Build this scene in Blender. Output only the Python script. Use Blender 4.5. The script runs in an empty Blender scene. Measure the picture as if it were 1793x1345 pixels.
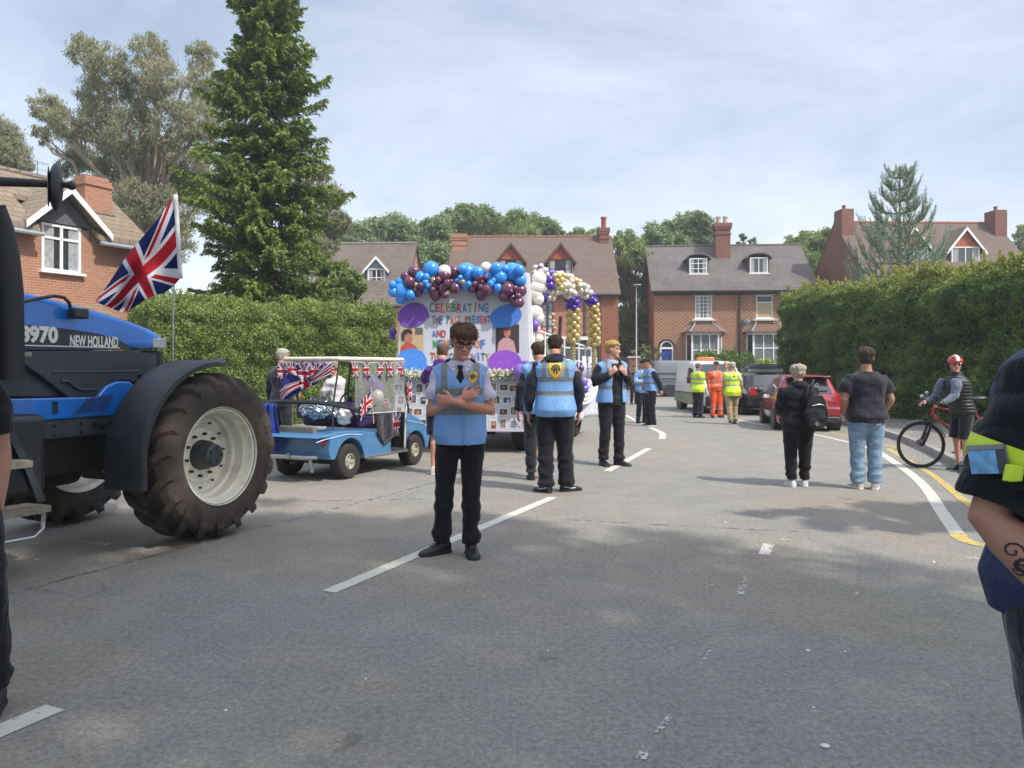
import bpy, math, random
import numpy as np
from mathutils import Vector, Matrix, noise as mnoise
from mathutils.bvhtree import BVHTree
R = math.radians
rng = np.random.default_rng(7)
random.seed(7)
scene = bpy.context.scene
COL = scene.collection
# ------------------------------------------------------------------ camera, sky, sun, exposure
F = 1345.0; CU = 896.5; HV = 643.0; EYE = 1.5
cd = bpy.data.cameras.new("camera"); cam = bpy.data.objects.new("camera", cd); COL.objects.link(cam)
cam.location = (0, 0, EYE); cam.rotation_euler = (R(90), 0, 0)
cd.sensor_width = 36; cd.lens = 36 * F / 1793; cd.sensor_fit = 'HORIZONTAL'
cd.shift_y = -(672.5 - HV) / 1793
cd.clip_start = 0.05; cd.clip_end = 2000
scene.camera = cam
SUN_EL = R(50); SUN_AZ = math.atan2(-0.62, 0.80)       # towards the sun: right and a little behind the camera
sdir = Vector((math.cos(SUN_EL) * math.cos(SUN_AZ), math.cos(SUN_EL) * math.sin(SUN_AZ), math.sin(SUN_EL)))
ld = bpy.data.lights.new("sun", 'SUN'); ld.energy = 2.3; ld.angle = R(0.7); ld.color = (1.0, 0.955, 0.89)
lo = bpy.data.objects.new("sun", ld); COL.objects.link(lo); lo.rotation_euler = sdir.to_track_quat('Z', 'Y').to_euler(); lo.location = (20, -20, 30)
world = bpy.data.worlds.new("World"); scene.world = world; world.use_nodes = True
wt = world.node_tree; wt.nodes.clear()
scene.view_settings.view_transform = 'Standard'; scene.view_settings.look = 'None'
scene.view_settings.exposure = 1.05; scene.view_settings.gamma = 1.0
try: scene.view_settings.use_curve_mapping = False
except Exception: pass

# ------------------------------------------------------------------ node helper
class NT:
    def __init__(s, tree): s.t = tree; s.n = tree.nodes; s.l = tree.links
    def node(s, typ, **kw):
        n = s.n.new(typ)
        for k, v in kw.items():
            if k.startswith('i_'): 
                key = k[2:].replace('_', ' ')
                s.put(n.inputs[key], v)
            else: setattr(n, k, v)
        return n
    def put(s, inp, v):
        if isinstance(v, bpy.types.NodeSocket): s.l.new(v, inp)
        elif isinstance(v, (tuple, list)) and len(v) == 3 and inp.type == 'RGBA': inp.default_value = (*v, 1)
        else: inp.default_value = v
    def m(s, op, a, b=None, c=None, clamp=False):
        n = s.n.new('ShaderNodeMath'); n.operation = op; n.use_clamp = clamp
        s.put(n.inputs[0], a)
        if b is not None: s.put(n.inputs[1], b)
        if c is not None: s.put(n.inputs[2], c)
        return n.outputs[0]
    def mix(s, fac, a, b, mode='MIX'):
        n = s.n.new('ShaderNodeMix'); n.data_type = 'RGBA'; n.blend_type = mode
        s.put(n.inputs[0], fac); s.put(n.inputs[6], a); s.put(n.inputs[7], b)
        return n.outputs[2]
    def noise(s, vec, scale, detail=2, rough=0.5, dist=0.0):
        n = s.node('ShaderNodeTexNoise'); s.put(n.inputs['Scale'], scale); n.inputs['Detail'].default_value = detail
        n.inputs['Roughness'].default_value = rough; n.inputs['Distortion'].default_value = dist
        if vec is not None: s.l.new(vec, n.inputs['Vector'])
        return n.outputs['Fac']
    def ramp(s, fac, stops):
        n = s.node('ShaderNodeValToRGB'); e = n.color_ramp.elements
        while len(e) < len(stops): e.new(0.5)
        for el, (p, c) in zip(e, stops):
            el.position = p; el.color = (*c, 1) if len(c) == 3 else c
        s.l.new(fac, n.inputs[0]); return n.outputs[0]
    def maprange(s, v, a, b, c=0.0, d=1.0):
        n = s.node('ShaderNodeMapRange'); s.put(n.inputs[0], v)
        for i, x in enumerate((a, b, c, d)): n.inputs[i + 1].default_value = x
        return n.outputs[0]
    def sep(s, v):
        n = s.node('ShaderNodeSeparateXYZ'); s.l.new(v, n.inputs[0]); return n.outputs
    def comb(s, x, y, z=0.0):
        n = s.node('ShaderNodeCombineXYZ'); s.put(n.inputs[0], x); s.put(n.inputs[1], y); s.put(n.inputs[2], z); return n.outputs[0]

def lin(c):
    if isinstance(c, str):
        c = [int(c[i:i + 2], 16) / 255 for i in (0, 2, 4)]
        return tuple(x / 12.92 if x <= .04045 else ((x + .055) / 1.055) ** 2.4 for x in c)
    return tuple(c)

# sky: Nishita with thin procedural cloud
w = NT(wt)
sky = w.node('ShaderNodeTexSky', sky_type='NISHITA', sun_disc=False, sun_elevation=SUN_EL, sun_rotation=R(90) - SUN_AZ, air_density=1.0, dust_density=1.6, ozone_density=1.0)
tc = w.node('ShaderNodeTexCoord')
gx, gy, gz = w.sep(tc.outputs['Generated'])
zc = w.m('MAXIMUM', w.m('ADD', gz, 0.10), 0.03)
cv = w.comb(w.m('DIVIDE', gx, zc), w.m('MULTIPLY', w.m('DIVIDE', gy, zc), 1.0), 0.3)
c1 = w.noise(cv, 0.55, 9, 0.66, 0.5)
c2 = w.noise(cv, 0.16, 4, 0.5, 0.2)
cover = w.maprange(w.m('ADD', w.m('MULTIPLY', c1, 0.6), w.m('MULTIPLY', c2, 0.62)), 0.50, 0.80, 0.0, 1.0)
low = w.maprange(gz, 0.0, 0.26, 0.35, 0.0)
cover = w.m('MINIMUM', w.m('ADD', w.m('ADD', w.m('MULTIPLY', cover, 0.74), low), 0.22), 0.95)
c3 = w.noise(w.comb(gx, gy, w.m('MULTIPLY', gz, 3.2)), 5.2, 6, 0.55, 0.3)
puff = w.m('MULTIPLY', w.maprange(c3, 0.50, 0.60), w.m('MULTIPLY', w.maprange(gz, 0.115, 0.20, 1.0, 0.0), w.maprange(gz, 0.0, 0.06)))
cloudcol = w.mix(c1, (6.5, 7.3, 8.7), (7.7, 8.2, 8.9))
skyc = w.mix(cover, w.mix(1.0, sky.outputs[0], (1.35, 1.22, 1.12), 'MULTIPLY'), cloudcol)
skyc = w.mix(w.m('MULTIPLY', puff, 0.5), skyc, (9.6, 9.6, 9.6))
zen = w.maprange(gz, 0.42, 0.85, 0.80, 1.75)
skyc = w.mix(1.0, skyc, w.comb(zen, zen, zen), 'MULTIPLY')
bg = w.node('ShaderNodeBackground'); w.l.new(skyc, bg.inputs[0]); bg.inputs[1].default_value = 0.089
wo = w.node('ShaderNodeOutputWorld'); w.l.new(bg.outputs[0], wo.inputs[0])

# ------------------------------------------------------------------ materials
MATS = {}
def newmat(name):
    m = bpy.data.materials.new(name); m.use_nodes = True; t = NT(m.node_tree)
    b = [n for n in t.n if n.type == 'BSDF_PRINCIPLED'][0]
    return m, t, b
def mat(name, col, rough=0.6, metal=0.0, var=0.12, vscale=6.0, bump=0.0, bscale=60.0, coat=0.0, spec=None, sheen=0.0, alpha=None, trans=0.0, dirt=None, dscale=3.0):
    """plain surface with a little mottling and bump"""
    if name in MATS: return MATS[name]
    m, t, b = newmat(name); c = lin(col)
    o = t.node('ShaderNodeTexCoord').outputs['Object']
    nz = t.noise(o, vscale, 4, 0.6)
    hi = tuple(min(1, x * (1 + var)) for x in c); lo_ = tuple(x * (1 - var) for x in c)
    cc = t.mix(t.maprange(nz, 0.3, 0.7), lo_, hi)
    if dirt:
        cc = t.mix(t.m('MULTIPLY', t.maprange(t.noise(o, dscale, 6, 0.7), 0.48, 0.70), 0.75), cc, lin(dirt))
    t.l.new(cc, b.inputs['Base Color'])
    b.inputs['Roughness'].default_value = rough; b.inputs['Metallic'].default_value = metal
    b.inputs['Coat Weight'].default_value = coat
    b.inputs['Coat Roughness'].default_value = 0.08
    if sheen: b.inputs['Sheen Weight'].default_value = sheen
    if spec is not None: b.inputs['Specular IOR Level'].default_value = spec
    if alpha is not None: b.inputs['Alpha'].default_value = alpha
    if trans: b.inputs['Transmission Weight'].default_value = trans
    if bump:
        bn = t.node('ShaderNodeBump'); bn.inputs['Strength'].default_value = bump; bn.inputs['Distance'].default_value = 0.01
        t.l.new(t.noise(o, bscale, 5, 0.6), bn.inputs['Height']); t.l.new(bn.outputs[0], b.inputs['Normal'])
    MATS[name] = m; return m
def cloth(name, col, var=0.18, sheen=0.25, bump=0.5):
    if name in MATS: return MATS[name]
    m, t, b = newmat(name); c = lin(col)
    o = t.node('ShaderNodeTexCoord').outputs['Object']
    nz = t.noise(o, 7, 4, 0.6)
    cc = t.mix(t.maprange(nz, 0.3, 0.7), tuple(x * (1 - var) for x in c), tuple(min(1, x * (1 + var)) for x in c))
    t.l.new(cc, b.inputs['Base Color']); b.inputs['Roughness'].default_value = 0.85
    b.inputs['Sheen Weight'].default_value = sheen; b.inputs['Specular IOR Level'].default_value = 0.25
    bn = t.node('ShaderNodeBump'); bn.inputs['Strength'].default_value = min(1, bump * 1.7); bn.inputs['Distance'].default_value = 0.03
    t.l.new(t.noise(t.comb(*[t.m('MULTIPLY', a, k) for a, k in zip(t.sep(o), (1, 1, .55))]), 16, 4, 0.55, 1.2), bn.inputs['Height']); t.l.new(bn.outputs[0], b.inputs['Normal'])
    MATS[name] = m; return m
def skin(name, col):
    if name in MATS: return MATS[name]
    m, t, b = newmat(name); c = lin(col)
    o = t.node('ShaderNodeTexCoord').outputs['Object']
    nz = t.noise(o, 14, 4, 0.6)
    cc = t.mix(t.maprange(nz, 0.35, 0.7), c, (c[0] * 1.05, c[1] * .80, c[2] * .76))
    t.l.new(cc, b.inputs['Base Color']); b.inputs['Roughness'].default_value = 0.55
    b.inputs['Subsurface Weight'].default_value = 0.08; b.inputs['Subsurface Radius'].default_value = (0.02, 0.008, 0.004); b.inputs['Subsurface Scale'].default_value = 0.4
    MATS[name] = m; return m
def walluv(t):
    """(along wall, up) from object coordinates and object normal"""
    tcn = t.node('ShaderNodeTexCoord'); x, y, z = t.sep(tcn.outputs['Object']); nx, ny, nz = t.sep(tcn.outputs['Normal'])
    sel = t.m('GREATER_THAN', t.m('ABSOLUTE', nx), t.m('ABSOLUTE', ny))
    u = t.m('ADD', t.m('MULTIPLY', x, t.m('SUBTRACT', 1.0, sel)), t.m('MULTIPLY', y, sel))
    return u, z, tcn.outputs['Object']
def brick(name, c1, c2, mortar, bw=0.225, rh=0.075, pale=None, ms=0.012, contrast=1.0):
    if name in MATS: return MATS[name]
    m, t, b = newmat(name)
    u, z, o = walluv(t)
    bt = t.node('ShaderNodeTexBrick'); t.l.new(t.comb(u, z), bt.inputs['Vector'])
    bt.inputs['Scale'].default_value = 1; bt.inputs['Brick Width'].default_value = bw; bt.inputs['Row Height'].default_value = rh
    bt.inputs['Mortar Size'].default_value = ms; bt.inputs['Mortar Smooth'].default_value = 0.3; bt.inputs['Bias'].default_value = 0.0
    bt.inputs['Color1'].default_value = (*lin(c1), 1); bt.inputs['Color2'].default_value = (*lin(c2), 1); bt.inputs['Mortar'].default_value = (*lin(mortar), 1)
    cc = bt.outputs['Color']
    if pale:   # Flemish-bond look: pale headers alternating on a lattice
        fu = t.m('FRACT', t.m('ADD', t.m('DIVIDE', u, 0.30), t.m('MULTIPLY', t.m('FLOOR', t.m('DIVIDE', z, 0.115)), 0.5)))
        fz = t.m('FRACT', t.m('DIVIDE', z, 0.115))
        du = t.m('LESS_THAN', t.m('ABSOLUTE', t.m('SUBTRACT', fu, 0.5)), 0.21)
        dz = t.m('LESS_THAN', t.m('ABSOLUTE', t.m('SUBTRACT', fz, 0.5)), 0.34)
        pm = t.m('MULTIPLY', t.m('MULTIPLY', du, dz), t.maprange(t.noise(o, 5.0, 5, 0.7), 0.32, 0.62, 0.25, 1.0))
        cc = t.mix(pm, cc, lin(pale))
    cc = t.mix(t.maprange(t.noise(o, 1.1, 6, 0.7), 0.35, 0.7, 0.0, 0.35), cc, t.mix(0.5, lin(c2), (0.05, 0.03, 0.025)))
    cc = t.mix(t.maprange(t.noise(o, 22, 3, 0.6), 0.3, 0.7, 0.0, 0.18), cc, (0.03, 0.02, 0.02))
    t.l.new(cc, b.inputs['Base Color']); b.inputs['Roughness'].default_value = 0.9; b.inputs['Specular IOR Level'].default_value = 0.2
    bn = t.node('ShaderNodeBump'); bn.inputs['Strength'].default_value = 0.5; bn.inputs['Distance'].default_value = 0.008; bn.invert = True
    t.l.new(bt.outputs['Fac'], bn.inputs['Height']); t.l.new(bn.outputs[0], b.inputs['Normal'])
    MATS[name] = m; return m
def rooftile(name, c1, c2, gap, bw=0.18, rh=0.085, moss=None):
    if name in MATS: return MATS[name]
    m, t, b = newmat(name)
    u, z, o = walluv(t)
    bt = t.node('ShaderNodeTexBrick'); t.l.new(t.comb(u, z), bt.inputs['Vector'])
    bt.inputs['Scale'].default_value = 1; bt.inputs['Brick Width'].default_value = bw; bt.inputs['Row Height'].default_value = rh
    bt.inputs['Mortar Size'].default_value = 0.010; bt.inputs['Mortar Smooth'].default_value = 0.6
    bt.inputs['Color1'].default_value = (*lin(c1), 1); bt.inputs['Color2'].default_value = (*lin(c2), 1); bt.inputs['Mortar'].default_value = (*lin(gap), 1)
    cc = t.mix(t.maprange(t.noise(o, 0.7, 7, 0.72), 0.35, 0.68, 0.0, 0.6), bt.outputs['Color'], lin(moss or gap))
    cc = t.mix(t.maprange(t.noise(o, 6, 4, 0.6), 0.4, 0.75, 0.0, 0.35), cc, lin(c2))
    t.l.new(cc, b.inputs['Base Color']); b.inputs['Roughness'].default_value = 0.92; b.inputs['Specular IOR Level'].default_value = 0.2
    fz = t.m('FRACT', t.m('DIVIDE', z, rh))
    bn = t.node('ShaderNodeBump'); bn.inputs['Strength'].default_value = 0.9; bn.inputs['Distance'].default_value = 0.03; bn.invert = True
    t.l.new(t.m('ADD', fz, t.m('MULTIPLY', bt.outputs['Fac'], 0.3)), bn.inputs['Height']); t.l.new(bn.outputs[0], b.inputs['Normal'])
    MATS[name] = m; return m
def leaf(name, cols, trans=0.35, scale=2.2, tip=None):
    """foliage: colour varies by clump and by leaf"""
    if name in MATS: return MATS[name]
    m, t, b = newmat(name)
    g = t.node('ShaderNodeNewGeometry'); o = t.node('ShaderNodeTexCoord').outputs['Object']
    f = t.m('ADD', t.m('MULTIPLY', g.outputs['Random Per Island'], 0.55), t.m('MULTIPLY', t.maprange(t.noise(o, scale, 4, 0.6), 0.3, 0.7), 0.45))
    n = len(cols)
    cc = t.ramp(f, [(0.08 + i * 0.84 / max(1, n - 1), lin(c)) for i, c in enumerate(cols)])
    if tip:
        at = t.node('ShaderNodeAttribute', attribute_name='tip'); cc = t.mix(at.outputs['Fac'], cc, lin(tip))
    t.l.new(cc, b.inputs['Base Color']); b.inputs['Roughness'].default_value = 0.6; b.inputs['Specular IOR Level'].default_value = 0.3
    tr = t.node('ShaderNodeBsdfTranslucent'); t.l.new(t.mix(1.0, cc, (1.1, 1.12, 0.75), 'MULTIPLY'), tr.inputs[0])
    ms = t.node('ShaderNodeMixShader'); ms.inputs[0].default_value = trans
    t.l.new(b.outputs[0], ms.inputs[1]); t.l.new(tr.outputs[0], ms.inputs[2])
    out = [q for q in t.n if q.type == 'OUTPUT_MATERIAL'][0]; t.l.new(ms.outputs[0], out.inputs[0])
    MATS[name] = m; return m

white_paint = mat('white_paint', (.78, .78, .76), 0.45, var=.04)
glass_dark = mat('window_glass', (.035, .042, .05), 0.06, var=.3, spec=0.9)
curtain_m = mat('net_curtain', (.30, .31, .32), 0.8, var=.25, vscale=9)
black_rubber = mat('black_rubber', (.022, .021, .02), 0.8, bump=.3)
black_plastic = mat('black_plastic', (.02, .021, .023), 0.42, bump=.1, bscale=200)
steel = mat('steel', (.42, .42, .42), 0.35, 0.9)
chrome = mat('chrome', (.7, .7, .7), 0.15, 1.0)

# ------------------------------------------------------------------ objects and tags
def link(o, parent=None):
    COL.objects.link(o)
    if parent is not None: o.parent = parent
    return o
def thing(name, label, cat, loc=(0, 0, 0), rz=0.0, group=None, scale=1.0):
    o = bpy.data.objects.new(name, None); o.empty_display_size = .2; COL.objects.link(o)
    o.location = loc; o.rotation_euler = (0, 0, rz); o.scale = (scale,) * 3
    o['label'] = label; o['category'] = cat
    if group: o['group'] = group
    return o
def tag(o, label, cat, group=None):
    o['label'] = label; o['category'] = cat
    if group: o['group'] = group
    return o
def structure(o, label=None):
    o['kind'] = 'structure'
    if label: o['label'] = label
    return o
def copy_tree(o, parent=None):
    c = o.copy(); COL.objects.link(c); c.parent = parent
    for ch in list(o.children): copy_tree(ch, c)
    return c
def G(u, v, z=0.0):
    y = (EYE - z) * F / (v - HV); return Vector(((u - CU) / F * y, y, z))
def P(u, v, y): return Vector(((u - CU) / F * y, y, EYE - (v - HV) / F * y))

# ------------------------------------------------------------------ mesh builder
class MB:
    def __init__(s): s.v = []; s.f = []; s.mi = []; s.cur = 0
    def add(s, vs, fs):
        n = len(s.v); s.v.extend([tuple(p) for p in vs]); s.f.extend([tuple(i + n for i in f) for f in fs]); s.mi.extend([s.cur] * len(fs)); return s
    def box(s, c, d, rz=0.0, M=None):
        x, y, z = d[0] / 2, d[1] / 2, d[2] / 2
        vs = [Vector((sx * x, sy * y, sz * z)) for sz in (-1, 1) for sy in (-1, 1) for sx in (-1, 1)]
        if M is not None: vs = [M @ p for p in vs]
        elif rz: q = Matrix.Rotation(rz, 3, 'Z'); vs = [q @ p for p in vs]
        c = Vector(c)
        return s.add([p + c for p in vs], [(0, 2, 3, 1), (4, 5, 7, 6), (0, 1, 5, 4), (1, 3, 7, 5), (3, 2, 6, 7), (2, 0, 4, 6)])
    def bx(s, x0, x1, y0, y1, z0, z1): return s.box(((x0 + x1) / 2, (y0 + y1) / 2, (z0 + z1) / 2), (abs(x1 - x0), abs(y1 - y0), abs(z1 - z0)))
    def quad(s, *p): return s.add(p, [tuple(range(len(p)))])
    def loft(s, rings, cap=True, closed=False):
        n = len(rings[0]); vs = [p for r in rings for p in r]; fs = []
        m = len(rings)
        for i in range(m if closed else m - 1):
            a = i * n; b = ((i + 1) % m) * n
            for j in range(n):
                k = (j + 1) % n; fs.append((a + j, a + k, b + k, b + j))
        if cap and not closed:
            fs.append(tuple(reversed(range(n)))); fs.append(tuple(range((m - 1) * n, m * n)))
        return s.add(vs, fs)
    def tube(s, pts, r, n=10, cap=True, ell=None, closed=False):
        """tube through points; r number or list; ell = (a, b) multipliers"""
        pts = [Vector(p) for p in pts]; k = len(pts)
        if not isinstance(r, (list, tuple)): r = [r] * k
        rings = []; prev = None
        for i, p in enumerate(pts):
            if closed: d = pts[(i + 1) % k] - pts[i - 1]
            else: d = pts[min(i + 1, k - 1)] - pts[max(i - 1, 0)]
            d.normalize()
            if prev is None:
                up = Vector((0, 1, 0)) if abs(d.z) > 0.7 else Vector((0, 0, 1))
                a = d.cross(up).normalized()
            else:
                a = (prev - d * prev.dot(d)).normalized()
            prev = a; b = d.cross(a)
            ea, eb = ell or (1, 1)
            rings.append([p + a * math.cos(t) * r[i] * ea + b * math.sin(t) * r[i] * eb for t in [2 * math.pi * j / n for j in range(n)]])
        return s.loft(rings, cap, closed)
    def cyl(s, p0, p1, r0, r1=None, n=16): return s.tube([p0, p1], [r0, r0 if r1 is None else r1], n)
    def sphere(s, c, r, nu=16, nv=10, M=None):
        if not isinstance(r, (tuple, list)): r = (r, r, r)
        c = Vector(c); vs = []; fs = []
        def tf(x, y, z):
            p = Vector((x * r[0], y * r[1], z * r[2])); p = M @ p if M is not None else p
            return p + c
        vs.append(tf(0, 0, -1))
        for i in range(1, nv):
            a = -math.pi / 2 + math.pi * i / nv
            for j in range(nu): b = 2 * math.pi * j / nu; vs.append(tf(math.cos(a) * math.cos(b), math.cos(a) * math.sin(b), math.sin(a)))
        vs.append(tf(0, 0, 1)); last = len(vs) - 1
        for j in range(nu):
            k = (j + 1) % nu; fs.append((0, 1 + k, 1 + j)); fs.append((last, last - nu + j, last - nu + k))
            for i in range(nv - 2): a = 1 + i * nu; fs.append((a + j, a + k, a + nu + k, a + nu + j))
        return s.add(vs, fs)
    def prism(s, poly, d0, d1, axis='y'):
        """poly of (a,b) extruded from d0 to d1 along an axis; axis y: (x,z); x: (y,z); z: (x,y)"""
        def tf(p, d): return {'y': (p[0], d, p[1]), 'x': (d, p[0], p[1]), 'z': (p[0], p[1], d)}[axis]
        n = len(poly); vs = [tf(p, d0) for p in poly] + [tf(p, d1) for p in poly]
        fs = [tuple(range(n)), tuple(reversed(range(n, 2 * n)))] + [(i, i + n, (i + 1) % n + n, (i + 1) % n) for i in range(n)]
        return s.add(vs, fs)
    def lathe(s, prof, c=(0, 0, 0), axis='z', n=32, closed=False):
        """profile of (radius, height along axis)"""
        c = Vector(c); rings = []
        for r_, h in prof:
            ring = []
            for j in range(n):
                a = 2 * math.pi * j / n; x, y = r_ * math.cos(a), r_ * math.sin(a)
                p = {'z': (x, y, h), 'y': (x, h, y), 'x': (h, x, y)}[axis]
                ring.append(Vector(p) + c)
            rings.append(ring)
        return s.loft(rings, not closed, closed)
    def build(s, name, mats, parent=None, smooth=True, bevel=0.0, bseg=2, loc=None, angle=35, solid=0.0, sub=0):
        me = bpy.data.meshes.new(name)
        me.from_pydata(s.v, [], s.f)
        if not isinstance(mats, (list, tuple)): mats = [mats]
        for m_ in mats: me.materials.append(m_)
        if len(mats) > 1: me.polygons.foreach_set('material_index', s.mi)
        fixn(me)
        o = bpy.data.objects.new(name, me); link(o, parent)
        if loc is not None: o.location = loc
        if solid: md = o.modifiers.new('solid', 'SOLIDIFY'); md.thickness = solid; md.offset = 0
        if sub: md = o.modifiers.new('sub', 'SUBSURF'); md.levels = sub; md.render_levels = sub
        if bevel:
            md = o.modifiers.new('bevel', 'BEVEL'); md.width = bevel; md.segments = bseg; md.limit_method = 'ANGLE'; md.angle_limit = R(40); md.use_clamp_overlap = True
        if smooth:
            me.polygons.foreach_set('use_smooth', [True] * len(me.polygons))
            if not sub: me.set_sharp_from_angle(angle=R(angle))
        me.update(); return o
import bmesh
def fixn(me):
    bm = bmesh.new(); bm.from_mesh(me); bmesh.ops.recalc_face_normals(bm, faces=bm.faces); bm.to_mesh(me); bm.free()

def rawmesh(name, v, faces, mats, parent=None, smooth=False, nper=4, tip=None, mi=None):
    """fast mesh from numpy: v (N,3), faces (M,nper)"""
    me = bpy.data.meshes.new(name); v = np.asarray(v, np.float32); faces = np.asarray(faces, np.int32)
    me.vertices.add(len(v)); me.vertices.foreach_set('co', v.ravel())
    me.loops.add(faces.size); me.loops.foreach_set('vertex_index', faces.ravel())
    me.polygons.add(len(faces)); me.polygons.foreach_set('loop_start', np.arange(0, faces.size, nper, dtype=np.int32))
    if not isinstance(mats, (list, tuple)): mats = [mats]
    for m_ in mats: me.materials.append(m_)
    if mi is not None: me.polygons.foreach_set('material_index', np.asarray(mi, np.int32))
    me.update(calc_edges=True)
    if tip is not None:
        a = me.attributes.new('tip', 'FLOAT', 'POINT'); a.data.foreach_set('value', np.asarray(tip, np.float32))
    if smooth: me.polygons.foreach_set('use_smooth', np.ones(len(faces), bool))
    return link(bpy.data.objects.new(name, me), parent)

def blob(mb, voxel, smooth=4, deform=None):
    """voxel-union closed shells into ONE continuous surface, returns a mesh"""
    me = bpy.data.meshes.new('tmp'); me.from_pydata(mb.v, [], mb.f); fixn(me)
    o = bpy.data.objects.new('tmp', me); COL.objects.link(o)
    md = o.modifiers.new('r', 'REMESH'); md.mode = 'VOXEL'; md.voxel_size = voxel; md.use_smooth_shade = True
    if smooth: sm = o.modifiers.new('s', 'SMOOTH'); sm.factor = 0.5; sm.iterations = smooth
    dg = bpy.context.evaluated_depsgraph_get(); dg.update()
    ev = o.evaluated_get(dg); out = bpy.data.meshes.new_from_object(ev, depsgraph=dg)
    bpy.data.objects.remove(o); bpy.data.meshes.remove(me)
    if deform:
        n = len(out.vertices); co = np.empty(n * 3, np.float32); out.vertices.foreach_get('co', co); co = co.reshape(-1, 3)
        no = np.empty(n * 3, np.float32); out.vertices.foreach_get('normal', no)
        co = deform(co.astype(float), no.reshape(-1, 3).astype(float)); out.vertices.foreach_set('co', co.astype(np.float32).ravel()); out.update()
    return out
def finish(me, name, mats, parent=None, cut=None, solid=0.0, smooth=True, zsnap=None):
    """cut(center)->True deletes the face"""
    if not isinstance(mats, (list, tuple)): mats = [mats]
    if cut:
        bm = bmesh.new(); bm.from_mesh(me)
        bmesh.ops.delete(bm, geom=[f for f in bm.faces if cut(f.calc_center_median())], context='FACES')
        for _ in range(2):
            for v in [v for v in bm.verts if v.is_boundary]:
                nb = [e.other_vert(v) for e in v.link_edges if e.is_boundary]
                if len(nb) == 2: v.co = v.co * .4 + (nb[0].co + nb[1].co) * .3
        bm.to_mesh(me); bm.free()
    me.name = name; me.materials.clear()
    for m_ in mats: me.materials.append(m_)
    me.polygons.foreach_set('material_index', np.zeros(len(me.polygons), np.int32))
    if smooth: me.polygons.foreach_set('use_smooth', np.ones(len(me.polygons), bool))
    o = link(bpy.data.objects.new(name, me), parent)
    if solid: md = o.modifiers.new('solid', 'SOLIDIFY'); md.thickness = solid; md.offset = 1
    return o

# smooth pseudo noise for numpy points
_K = [(rng.normal(size=3), rng.uniform(0, 6.28)) for _ in range(24)]
def nnoise(p, freq):
    p = np.asarray(p) * freq; s = np.zeros(len(p))
    for i, (k, ph) in enumerate(_K[:12]): s += np.sin(p @ (k * (1 + .12 * i)) + ph)
    return s / 3.5

def text_mesh(txt, size, cols=None, ext=0.004, spacing=1.0, bold=0.0):
    """returns mesh lying in XZ plane facing -Y, centred, per-letter material slots if cols"""
    cu = bpy.data.curves.new('t', 'FONT'); cu.body = txt; cu.size = size; cu.align_x = 'CENTER'; cu.align_y = 'CENTER'; cu.extrude = ext; cu.space_character = spacing; cu.offset = bold; cu.resolution_u = 3
    if cols:
        for c in cols: cu.materials.append(c)
        for i, ch in enumerate(cu.body_format): ch.material_index = i % len(cols)
    o = bpy.data.objects.new('t', cu); COL.objects.link(o)
    dg = bpy.context.evaluated_depsgraph_get(); dg.update()
    me = bpy.data.meshes.new_from_object(o.evaluated_get(dg), depsgraph=dg)
    bpy.data.objects.remove(o); bpy.data.curves.remove(cu)
    me.transform(Matrix.Rotation(R(90), 4, 'X')); return me
def text_obj(name, txt, size, mats, loc, rz=0.0, parent=None, sx=1.0, **kw):
    me = text_mesh(txt, size, mats if isinstance(mats, list) else None, **kw)
    if not isinstance(mats, list): me.materials.clear(); me.materials.append(mats)
    o = link(bpy.data.objects.new(name, me), parent); o.location = loc; o.rotation_euler = (0, 0, rz); o.scale = (sx, 1, 1); return o

def union_jack(name='union_flag_cloth', ang=None):
    """uv 0..1 : red-white-blue crosses, Image-free"""
    if name in MATS: return MATS[name]
    m, t, b = newmat(name)
    uv = t.node('ShaderNodeTexCoord').outputs['UV']; x, y, _ = t.sep(uv)
    x = t.m('MULTIPLY', t.m('SUBTRACT', x, .5), 5 / 3); y = t.m('SUBTRACT', y, .5)   # x in +-.83, y in +-.5
    L = math.hypot(5, 3)
    d1 = t.m('DIVIDE', t.m('SUBTRACT', t.m('MULTIPLY', x, 3), t.m('MULTIPLY', y, 5)), L)
    d2 = t.m('DIVIDE', t.m('ADD', t.m('MULTIPLY', x, 3), t.m('MULTIPLY', y, 5)), L)
    wd = t.m('LESS_THAN', t.m('MINIMUM', t.m('ABSOLUTE', d1), t.m('ABSOLUTE', d2)), .1)
    sg = t.m('SIGN', x)
    r1 = t.m('LESS_THAN', t.m('ABSOLUTE', t.m('ADD', d1, t.m('MULTIPLY', sg, .034))), .034)
    r2 = t.m('LESS_THAN', t.m('ABSOLUTE', t.m('SUBTRACT', d2, t.m('MULTIPLY', sg, -.034))), .034)
    rd = t.m('MAXIMUM', r1, r2)
    axy = t.m('MINIMUM', t.m('ABSOLUTE', x), t.m('ABSOLUTE', y))
    wc = t.m('LESS_THAN', axy, .167); rc = t.m('LESS_THAN', axy, .10)
    red, wh, bl = (.50, .015, .03), (.74, .74, .76), (.012, .022, .12)
    c = t.mix(wd, bl, wh); c = t.mix(rd, c, red); c = t.mix(wc, c, wh); c = t.mix(rc, c, red)
    t.l.new(c, b.inputs['Base Color']); b.inputs['Roughness'].default_value = .8; b.inputs['Specular IOR Level'].default_value = .2
    tr = t.node('ShaderNodeBsdfTranslucent'); t.l.new(c, tr.inputs[0]); ms = t.node('ShaderNodeMixShader'); ms.inputs[0].default_value = .3
    t.l.new(b.outputs[0], ms.inputs[1]); t.l.new(tr.outputs[0], ms.inputs[2])
    out = [q for q in t.n if q.type == 'OUTPUT_MATERIAL'][0]; t.l.new(ms.outputs[0], out.inputs[0])
    MATS[name] = m; return m
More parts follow.
